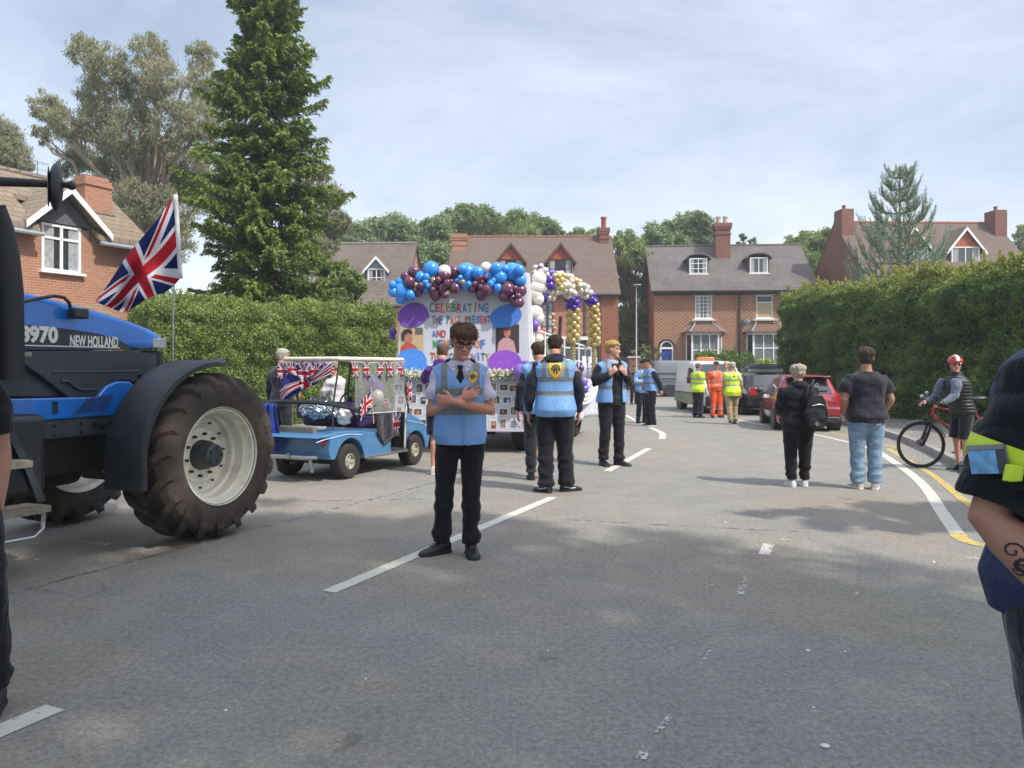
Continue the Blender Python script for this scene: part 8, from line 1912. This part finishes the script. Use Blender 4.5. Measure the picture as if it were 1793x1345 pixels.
# ---- 5, 6 pair by the dashed line; 7 dark figure behind
def p5():
    Yp = 19.6; u = 1139
    r, b, v, M, hs, J = person('dark-haired marshal standing sideways, head bowed, holding a red phone behind the blond one', ((u - CU) / F * Yp, Yp, 0), 200, 1.74, dict(er=(.13, -.03, .66), wr=(.10, .06, .60), el=(-.125, -.06, .645), wl=(-.12, -.12, .53), hp=-32, ch=(0, .015), fl=10), SK2, ('15120f', '2a221c'), 'short', navy_c, 'long', .49, None, blue_vest, None, .47, black_t, .05, 1.1, vox=.006, seed=14, sole=mat('white_sole', 'c9c9c5', .6))
    q = MB(); q.box((-.118, -.128, .475), (.012, .045, .022)); q.build('phone', mat('red_phone', '7c2a2c', .4), r, bevel=.002)
    Yp = 20.6; u = 1124
    person('marshal in blue vest facing the viewer beside the dark-haired one with bowed head', ((u - CU) / F * Yp, Yp, 0), -60, 1.70, dict(er=(.13, .0, .65), wr=(.04, .11, .66), el=(-.13, 0, .65), wl=(-.04, .11, .66), hdr=((-.6, .6, .1), (0, -1, 0), (0, 0, 1), .6), hdl=((.6, .6, .1), (0, -1, 0), (0, 0, 1), .6), hp=-22), SK2, ('241a14', '3c2c22'), 'short', mat('light_blue_shirt', '8fa9c8', .8), 'long', .49, None, blue_vest, None, .47, black_t, .05, 1.05, vox=.006, seed=15)
    Yp = 31.0; u = 1110
    person('small distant person in dark clothes beside the lamp post', ((u - CU) / F * Yp, Yp, 0), -70, 1.56, dict(er=(.13, .02, .65), wr=(.05, .10, .64), hp=-10), SK2, ('241a14', '3c2c22'), 'short', cloth('maroon_black', '1c1418'), 'long', .46, None, None, None, .47, black_t, .05, 1.05, vox=.007, seed=16)
p5()
# ---- 8 man in purple hoodie, back view, shorts
def p8():
    Yp = 10.8; u = 774
    pose = dict(sr=(.102, .01, .79), er=(.16, .03, .70), wr=(.07, .13, .76), el=(-.155, .055, .715), wl=(-.06, .12, .80), hdr=((-.3, .5, .7), (-1, 0, 0), (0, 0, 1), .6), hdl=((.3, .5, .7), (1, 0, 0), (0, 0, 1), .6), hp=-18, al=(-.062, -.02, .045), ar=(.06, .03, .045), fl=10, fr=-10)
    person('man in purple hoodie and navy shorts seen from behind the folded-arm marshal', ((u - CU) / F * Yp, Yp, 0), 84, 1.84, pose, SK, ('4a3a30', '6b5646'), 'fade', cloth('purple_hoodie', '4a1f72', sheen=.2), 'long', .47, None, None, None, .47, cloth('navy_shorts', '161d35'), .30, 1.1, hood=True, vox=.0045, seed=18, shoe=mat('white_trainer', 'b9ada4', .6, bump=.2), sole=mat('white_sole', 'c9c9c5', .6), limb=1.05)
p8()
# ---- 9, 10 by the buggy
def p9():
    Yp = 12.5; u = 493
    person('grey-haired man in navy jumper standing at the far left of the golf buggy', ((u - CU) / F * Yp, Yp, 0), 62, 1.80, dict(er=(.14, .05, .66), wr=(.08, .13, .62), hp=-8, hy=-18), SK2, ('8a8680', 'b0aca4'), 'short', cloth('navy_jumper', '141826'), 'long', .47, None, None, None, .47, cloth('charcoal_trousers', '23242a'), .05, 1.05, wid=1.05, vox=.0048, seed=21)
    Yp = 12.9; u = 588
    person('woman in white cardigan standing behind the golf buggy under its roof edge', ((u - CU) / F * Yp, Yp, 0), 150, 1.60, dict(er=(.13, .06, .67), wr=(.08, .14, .66), el=(-.13, .05, .66), wl=(-.06, .13, .64), hp=-12), SK, ('7a6a58', '9c8a74'), 'full', cloth('white_cardigan', 'c2c0c2', var=.1), 'long', .44, None, None, None, .47, cloth('grey_skirt_trousers', '3b3c44'), .05, 1.05, wid=.95, vox=.0048, seed=22)
p9()
# ---- 11-14 hi-vis group
def hivis():
    Yp = 22.8; u = 1222
    r, b, v, M, hs, J = person('man in yellow hi-vis vest and black t-shirt reaching out to the orange man', ((u - CU) / F * Yp, Yp, 0), 35, 1.62, dict(er=(.09, .11, .735), wr=(.03, .24, .72), hdr=((-.1, 1, 0), (0, 0, -1), (-1, 0, 0), .3), hp=-6, fr=-10, fl=20), SK2, ('5d5048', '857468'), 'short', blk_c, 'short', .49, None, yel_vest, None, .465, cloth('black_jeans', '17191d'), .05, 1.2, wid=1.15, belly=.012, vox=.006, seed=31)
    Yp = 22.9; u = 1254; og = vest_mat('orange_hivis_jacket', 'e0531d', '9c8f86', bands=((.60, .02), (.655, .02)), strap=.078, zs=.655); ot = vest_mat('orange_hivis_trousers', 'db4f1c', '9c8f86', bands=((.20, .022), (.145, .022)), strap=0)
    r, b, v, M, hs, J = person('man in full orange hi-vis jacket and trousers with black cap facing the viewer', ((u - CU) / F * Yp, Yp, 0), -80, 1.66, dict(ar=(.075, .0, .045), al=(-.075, 0, .045)), SK2, ('3a3029', '5a4c40'), 'cap', og, 'long', .49, None, None, None, .47, ot, .03, 1.3, wid=1.25, dep=1.2, belly=.012, vox=.006, seed=32, toff=.014)
    q = MB(); pr = [[Vector((p.x * hs, p.y * hs, p.z * hs)) for p in sring(0, -.02, t, hw, yf, yf, 24, 2.1)] for t, hw, yf in ((.70, .37, .45), (.85, .36, .44), (.98, .27, .34), (1.06, .12, .15))]; q.loft(pr); q.loft([[Vector((x * hs, y * hs, z * hs)) for x, y, z in ((-.28, .36, .70), (.28, .36, .70), (.28, .36, .74), (-.28, .36, .74))], [Vector((x * hs, y * hs, z * hs)) for x, y, z in ((-.20, .68, .66), (.20, .68, .66), (.20, .68, .69), (-.20, .68, .69))]]); o = q.build('cap', mat('black_cap', '121214', .8), r); o.matrix_local = M
    Yp = 23.4; u = 1271
    person('grey-haired man behind, between the orange man and the walking hi-vis man', ((u - CU) / F * Yp, Yp, 0), -110, 1.66, None, SK2, ('9a9690', 'bdb9b2'), 'bald', cloth('grey_top', '7a7c80'), 'long', .49, None, None, None, .47, cloth('navy_trousers', '1b2030'), .05, 1.05, vox=.0065, seed=33)
    Yp = 20.2; u = 1282
    pose = dict(kr=(.055, .05, .29), ar=(.052, .02, .045), kl=(-.052, -.01, .285), al=(-.045, -.06, .085), pl=-38, er=(.145, -.03, .64), wr=(.155, .03, .50), el=(-.14, .0, .64), wl=(-.15, .05, .51), fr=-6, fl=-4, hp=-6)
    r, b, v, M, hs, J = person('grey-haired man in yellow hi-vis vest and beige trousers walking away', ((u - CU) / F * Yp, Yp, 0), 92, 1.63, pose, SK2, ('8d877c', 'b8b2a4'), 'full', cloth('beige_shirt', 'a59c8b'), 'short', .49, None, yel_vest, None, .455, cloth('beige_trousers', '9a8a6a'), .05, 1.15, wid=1.15, dep=1.1, vox=.0052, seed=34, shoe=mat('brown_shoe', '3a2a22', .5), limb=1.05)
    k = .030; decal(v, [([(-k, -.6 * k), (0, .9 * k), (k, -.6 * k), (.6 * k, -.6 * k), (0, .3 * k), (-.6 * k, -.6 * k)], 0), ([(-.25 * k, -.5 * k), (.25 * k, -.5 * k), (.1 * k, 0), (-.1 * k, 0)], 0)], [mat('hivis_print', '26301a', .7)], 'back_print', r, (0, 0, .775), R(-90), off=.005, sub=1)
hivis()
# ---- 15 woman in black, backpack
def p15():
    Yp = 9.65; u = 1398
    pose = dict(er=(.145, .035, .655), wr=(.12, .12, .60), el=(-.145, .02, .655), wl=(-.125, .11, .60), ar=(.056, .015, .045), al=(-.06, -.01, .045), fr=-8, fl=6, hp=-8, hy=-10)
    r, b, v, M, hs, J = person('woman in black hooded top and black trousers with short grey-blonde hair seen from behind', ((u - CU) / F * Yp, Yp, 0), 92, 1.52, pose, SK, ('7d7262', 'b8ac96'), 'puffy', blk_c, 'long', .455, None, None, None, .47, blk_c, .055, 1.12, wid=1.30, dep=1.35, belly=.012, hood=True, vox=.0046, seed=41, shoe=mat('white_trainer2', 'c9c9cb', .6, bump=.2), sole=mat('white_sole', 'c9c9c5', .6), limb=1.12, headmul=1.05)
    # backpack hanging off her right shoulder: a thing of its own
    B = thing('backpack', 'black backpack with silver rings hanging off the back of the woman in black', 'backpack', ((1425 - CU) / F * 9.5, 9.42, .78), R(8))
    q = MB(); q.loft([sring(0, 0, z, a, .07, .06, 20, 3) for z, a in ((-.02, .07), (.0, .12), (.10, .145), (.24, .135), (.34, .10), (.39, .05))]); bd = finish(blob(q, .012, 3, lambda co, no: co + no * (nnoise(co, 14)[:, None] * .007)), 'bag', mat('black_leather', '101113', .38, bump=.3, bscale=40), B)
    q = MB(); q.tube([(-.07, .05, .37), (-.05, .02, .50), (.0, .06, .56)], .016, 8); q.tube([(.09, .04, .34), (.12, .06, .20), (.14, .05, .05)], .014, 8); q.build('strap', mat('strap_black', '141416', .6), B)
    q = MB()
    for c in ((-.02, -.045, .50), (-.03, -.075, .03)): q.tube([Vector(c) + V(.018 * math.cos(t), 0, .018 * math.sin(t)) for t in [2 * math.pi * i / 14 for i in range(14)]], .004, 6, closed=True)
    q.tube([(.10, -.045, .30), (.115, -.06, .22), (.125, -.055, .14)], .003, 5); q.tube([(-.09, -.058, .25), (.0, -.078, .27), (.09, -.06, .25)], .003, 5); q.build('silver_fittings', chrome, B)
p15()
# ---- 16 man in jeans
def p16():
    Yp = 9.45; u = 1517
    pose = dict(er=(.165, -.015, .645), wr=(.128, .05, .525), el=(-.160, -.015, .645), wl=(-.128, .05, .525), ar=(.058, -.005, .045), al=(-.052, .02, .045), kr=(.060, .005, .285), fr=-24, fl=14, hdr=((-.3, .3, -1), (-1, 0, 0), (0, 1, 0), .5), hdl=((.3, .3, -1), (1, 0, 0), (0, 1, 0), .5), hp=-2, hy=-22)
    jm, t, bb = newmat('pale_denim'); o = t.node('ShaderNodeTexCoord').outputs['Object']; x, y, z = t.sep(o); c = t.mix(t.maprange(t.noise(o, 11, 5, .65), .3, .7), lin('57758f'), lin('869fb3')); c = t.mix(t.maprange(t.noise(t.comb(x, y, t.m('MULTIPLY', z, 3)), 16, 4), .55, .7, 0, .5), c, lin('a3b6c4')); t.l.new(c, bb.inputs['Base Color']); bb.inputs['Roughness'].default_value = .9
    bn = t.node('ShaderNodeBump'); bn.inputs['Strength'].default_value = .8; bn.inputs['Distance'].default_value = .02; t.l.new(t.noise(t.comb(x, y, t.m('MULTIPLY', z, 2.2)), 14, 4, .55, 1), bn.inputs['Height']); t.l.new(bn.outputs[0], bb.inputs['Normal'])
    r, b, v, M, hs, J = person('stocky man in grey t-shirt and pale blue jeans seen from behind, hands in front pockets', ((u - CU) / F * Yp, Yp, 0), 88, 1.72, pose, SK3, ('2c2622', '4f463f'), 'full', cloth('charcoal_tee', '26242e', sheen=.15), 'short', .475, None, None, None, .47, jm, .05, 1.06, wid=1.18, dep=1.3, belly=.022, vox=.0042, seed=44, shoe=mat('white_trainer', 'b9ada4', .6, bump=.2), sole=mat('white_sole', 'c9c9c5', .6), limb=1.16, toff=.013, headmul=1.07)
    q = MB()
    for sx in (-1, 1): q.loft([[V(sx * .028, -.108, .512), V(sx * .072, -.094, .512), V(sx * .073, -.092, .512), V(sx * .028, -.105, .512)], [V(sx * .028, -.104, .462), V(sx * .068, -.092, .462), V(sx * .068, -.089, .462), V(sx * .028, -.10, .462)]])
    q.build('back_pockets', jm, r)
    q = MB(); q.tube([J['wl'] + V(.018 * math.cos(t), .014 * math.sin(t), .004) for t in [2 * math.pi * i / 12 for i in range(12)]], .005, 6, closed=True); q.build('watch_strap', black_plastic, r)
p16()
# ---- 17 cyclist
def p17():
    Yp = 11.15; u = 1684; X = (u - CU) / F * Yp
    slv = cloth('grey_blue_sleeves', '5e6878'); H = 1.64
    # faces left (towards -x); local +y = forward
    pose = dict(ch=(0, .055), pel=(0, -.01, 0), sr=(.104, .055, .785), sl=(-.100, .055, .785), er=(.125, .150, .665), wr=(.115, .265, .610), el=(-.125, .145, .665), wl=(-.125, .262, .608), hdr=((-.1, .8, -.25), (0, -.2, -1), (-1, 0, 0), .9), hdl=((.1, .8, -.25), (0, -.2, -1), (1, 0, 0), .9), hy=72, hp=2,
                kr=(.058, .02, .285), kl=(-.07, .03, .30), ar=(.055, -.01, .045), al=(-.085, .02, .10), fl=20, fr=0)
    r, b, v, M, hs, J = person('cyclist in red and white helmet, black gilet and shorts holding a red bicycle', (X, Yp, 0.0), 184, H, pose, SK2, ('2a211c', '4a3c30'), 'cap', slv, 'long', .56, None, None, None, .47, cloth('black_shorts', '14161c'), .285, 1.15, vox=.0045, faceparts=True, seed=51, shoe=mat('grey_shoe', '33393f', .6), limb=.86)
    q = MB(); Pz = dict(DEF); Pz.update(pose); torso(q, Pz, .020, .50, .852, 1.02, 1.1, .008, n=36); gl = mat('quilted_black', '17181c', .45, bump=.2)
    def quilt(co, no): return co + no * ((np.abs(np.sin(co[:, 2] * 105)) * .0055 - .003) * (co[:, 2] > .52))[:, None]
    finish(blob(q, .0042, 2, quilt), 'gilet', gl, r)
    n0 = V(0, .052, .862); q = MB(); q.tube([n0 + V(.042 * math.cos(t), .042 * math.sin(t), 0) for t in [2 * math.pi * i / 16 for i in range(16)]], .014, 8, closed=True); q.build('gilet_collar', gl, r)
    # helmet
    rings = [[Vector((p.x * hs, p.y * hs, p.z * hs)) for p in sring(0, -.02, t, hw, yf, yb, 30, 2.1)] for t, hw, yf, yb in ((.66, .42, .52, .50), (.76, .45, .56, .54), (.90, .42, .52, .52), (1.04, .31, .40, .42), (1.13, .16, .22, .24), (1.16, .04, .05, .06))]
    q = MB(); q.loft(rings); o = q.build('helmet', mat('helmet_red', 'c8342c', .3, coat=.5), r); o.matrix_local = M
    q = MB(); q.tube([Vector((x * hs, y * hs, z * hs)) for x, y, z in ((0, .545, .74), (0, .52, .92), (0, .38, 1.08), (0, 0, 1.16), (0, -.3, 1.10))], .10 * hs, 8, ell=(1, .35)); o2 = q.build('white_stripe', mat('helmet_white', 'd8d8d6', .3, coat=.4), r); o2.matrix_local = M; o2.parent = r
    q = MB()
    for sx in (-1, 1):
        for k in range(3): a0 = .46 - .3 * k; q.tube([Vector((x * hs, y * hs, z * hs)) for x, y, z in ((sx * (.17 + .05 * k), a0, .93 + .03 * k), (sx * (.24 + .04 * k), a0 - .08, .98), (sx * .30, a0 - .18, .97))], .035 * hs, 6)
    o3 = q.build('helmet_vents', mat('vent_dark', '2a1a1a', .8), r); o3.matrix_local = M
    hp_ = lambda x, y, t: M @ Vector((x * hs, y * hs, t * hs)); q = MB()
    for sx in (-1, 1): q.sphere(hp_(sx * .15, .395, .50), (.115 * hs, .035 * hs, .07 * hs), 14, 8, M.to_3x3()); q.tube([hp_(sx * .26, .36, .52), hp_(sx * .36, .1, .52), hp_(sx * .37, -.05, .50)], .0018, 5); 
    q.tube([hp_(-.05, .42, .52), hp_(.05, .42, .52)], .002, 5); q.build('sunglasses', mat('dark_lens', '1c1216', .1, spec=.8), r)
    q = MB()
    for sx in (-1, 1): q.tube([hp_(sx * .37, .02, .66), hp_(sx * .34, .08, .30), hp_(sx * .14, .22, .02), hp_(0, .24, -.03)], .0022, 5)
    q.build('chin_strap', black_plastic, r)
    q = MB()
    for k, sg in (('wr', 1), ('wl', -1)): q.sphere(J[k] + V(0, .035, -.008), (.024, .036, .016), 12, 8)
    q.build('gloves', mat('glove_black', '131315', .8), r)
p17()
# ---- 18 near marshal cut by the right edge
def p18():
    H = 1.84; Yp = 2.0
    # faces right; its right arm is towards the viewer
    pose = dict(sr=(.106, -.004, .785), er=(.138, -.055, .612), wr=(.10, .06, .468), hdr=((-.25, .9, -.2), (-1, -.2, 0), (0, .3, 1), .4), ch=(0, 0))
    dk = cloth('near_black_tee', '14161b', var=.12, sheen=.12); dvest = vest_mat('dark_blue_tabard', '17284c', '242c44', strap=.0, bands=((.40, .01),))
    r, b, v, M, hs, J = person('person at the right edge in black top with a yellow armband and tattooed forearm', (1.475, 1.98, 0), -60, H, pose, SK3, ('241a14', '3c2c22'), 'short', dk, 'short', .56, None, dvest, None, .468, cloth('black_ripped_jeans', '121419'), .05, 1.1, wid=.95, dep=1.05, vox=.0034, faceparts=True, seed=61, limb=1.12, toff=.012)
    S_, E_ = J['sr'], J['er']; dr = (E_ - S_).normalized()
    q = MB(); pts = [S_ + V(-.05, -.005, .01), S_ + V(-.01, 0, .006), S_ + dr * .03, S_ + dr * .075, S_ + dr * .115, S_ + dr * .145, S_ + dr * .168]; q.tube(pts, [.040, .046, .049, .049, .050, .050, .049], 22)
    def sd(co, no): return co + no * ((nnoise(co * np.array((1, 1, 2.2)), 12) * .0062 + nnoise(co, 30) * .0025))[:, None]
    sl = finish(blob(q, .0034, 3, sd), 'sleeve', dk, r)
    # armband with document pouch
    side = V(1, 0, 0); rings = []
    for k in range(2):
        c = S_ + dr * (.084 + .030 * k) ; rings.append(c)
    q = MB(); q.tube(rings, .0565, 30, cap=False); q.build('armband', mat('armband_yellow', 'b9d62a', .55, var=.06), r, solid=.004)
    c = S_ + dr * .098; q = MB(); q.prism([(-.028, -.022), (.034, -.022), (.034, .022), (-.028, .022)], .0, .004, 'x'); po = q.build('pouch', mat('pouch_clear', '4a4d55', .2, spec=.8), r, bevel=.002); po.location = (c.x + .0575, c.y - .004, c.z); po.rotation_euler = (R(8), R(4), R(-4)); po.scale = (1, .85, .9)
    q = MB(); q.prism([(-.026, -.020), (.018, -.020), (.018, .014), (-.026, .014)], .0042, .0052, 'x'); o = q.build('blue_card', mat('card_blue', '6fa6d0', .35, var=.35, vscale=60), po, smooth=False)
    q = MB(); q.prism([(-.027, .015), (.030, .015), (.033, .021), (-.027, .021)], .0042, .0052, 'x'); q.build('pouch_flap', mat('pouch_grey', '8b8b90', .3), po, smooth=False)
    q = MB(); q.prism([(-.056, -.020), (-.036, -.020), (-.034, .0), (-.05, .002)], .036, .050, 'x'); o = q.build('armband_tab', mat('armband_yellow2', 'b9d62a', .5), r, bevel=.002); o.location = (c.x + .008, c.y, c.z - .004); o.rotation_euler = (0, 0, R(75))
    # forearm tattoo: dark curls following the skin
    E2, W2 = J['er'], J['wr']; polys = []
    me = b.data; bvh = BVHTree.FromPolygons([v_.co[:] for v_ in me.vertices], [tuple(p.vertices) for p in me.polygons]); q = MB()
    for k, (a0, t0, rr) in enumerate(((.34, .010, .012), (.41, .0, .010), (.47, .010, .011), (.38, -.010, .008), (.52, .0, .009), (.43, .004, .015))):
        c = E2.lerp(W2, a0); pts = []
        for i in range(12):
            t = i * .62 + k; rad = rr * (1 - i / 15); pt = c + V(.2, rad * math.cos(t), rad * math.sin(t) + t0); h = bvh.ray_cast(pt, V(-1, 0, 0), .5)
            if h[0] is not None: pts.append(h[0] + V(.0003, 0, 0))
        if len(pts) > 3: q.tube(pts, .0015, 5)
    q.build('tattoo', mat('tattoo_ink', '2c2a2c', .7), b)
p18()
# ---- 19 person cut by the left edge
def p19():
    Yp = 3.28
    r, b, v, M, hs, J = person('person at the left edge with bare arm, black trousers and black trainers', (-2.44, Yp, 0), -60, 1.78, dict(al=(-.105, .0, .045), kl=(-.088, .012, .285), el=(-.118, -.02, .63), wl=(-.112, .0, .49), er=(.118, -.02, .63), wr=(.11, 0, .49), fl=-10, fr=0), SK3, ('241a14', '3c2c22'), 'short', blk_c, 'short', .50, None, None, None, .47, black_t, .05, 1.12, vox=.004, faceparts=True, seed=65, limb=1.0)
    q = MB(); q.tube([(-.108, .052, .30), (-.110, .055, .28), (-.108, .055, .262)], .004, 5); q.build('trouser_logo', white_paint, r)
p19()

# ---- separate loose pieces that are parts of their own
def split_loose(names):
    for o in [o for o in bpy.data.objects if o.type == 'MESH' and o.name.split('.')[0] in names]:
        me = o.data; n = len(me.vertices); par = list(range(n))
        def find(a):
            while par[a] != a: par[a] = par[par[a]]; a = par[a]
            return a
        for e in me.edges: par[find(e.vertices[0])] = find(e.vertices[1])
        groups = {}
        for p in me.polygons: groups.setdefault(find(p.vertices[0]), []).append(p)
        if len(groups) < 2: continue
        new = names[o.name.split('.')[0]]; k = 0
        for ps in groups.values():
            vs = sorted({v for p in ps for v in p.vertices}); ix = {v: i for i, v in enumerate(vs)}
            m2 = bpy.data.meshes.new(new); m2.from_pydata([me.vertices[v].co[:] for v in vs], [], [[ix[v] for v in p.vertices] for p in ps])
            for mt in me.materials: m2.materials.append(mt)
            m2.polygons.foreach_set('use_smooth', [p.use_smooth for p in ps]); m2.set_sharp_from_angle(angle=R(40)) if ps[0].use_smooth else None
            q = o if k == 0 else o.copy()
            if k: COL.objects.link(q); q.parent = o.parent
            q.data = m2; q.name = new; k += 1
split_loose(dict(wheel_arches='wheel_arch', bay_flashing='flashing', louvres='louvre', bumpers='bumper', mudguards='mudguard', back_pockets='back_pocket', gloves='glove', wheel_nuts='wheel_nut', frame_bolts='bolt', mudguard_bolts='bolt', cab_pillars='cab_pillar', canopy_posts='canopy_post', roof_bars='roof_bar', side_mouldings='side_moulding', sill_trim='sill_trim', side_stripe='side_stripe', helmet_vents='vent', canopy_post='canopy_post', bell_and_light='handlebar_fitting', cab_glass='cab_window', lamp_stalk='lamp_stalk', lens_ribs='lens_rib'))

# ================================================================== HAZE
def haze():
    mb = MB(); mb.bx(-85, 105, -40, 84, -1.0, 19.0); m = bpy.data.materials.new('thin_haze'); m.use_nodes = True; t = m.node_tree; t.nodes.clear()
    v = t.nodes.new('ShaderNodeVolumePrincipled'); v.inputs['Color'].default_value = (.93, .96, 1, 1); v.inputs['Density'].default_value = .0013; v.inputs['Anisotropy'].default_value = .2
    o = t.nodes.new('ShaderNodeOutputMaterial'); t.links.new(v.outputs[0], o.inputs['Volume'])
    b = mb.build('haze', m, smooth=False); b['kind'] = 'stuff'; b['label'] = 'thin pale summer haze over the street'
haze()
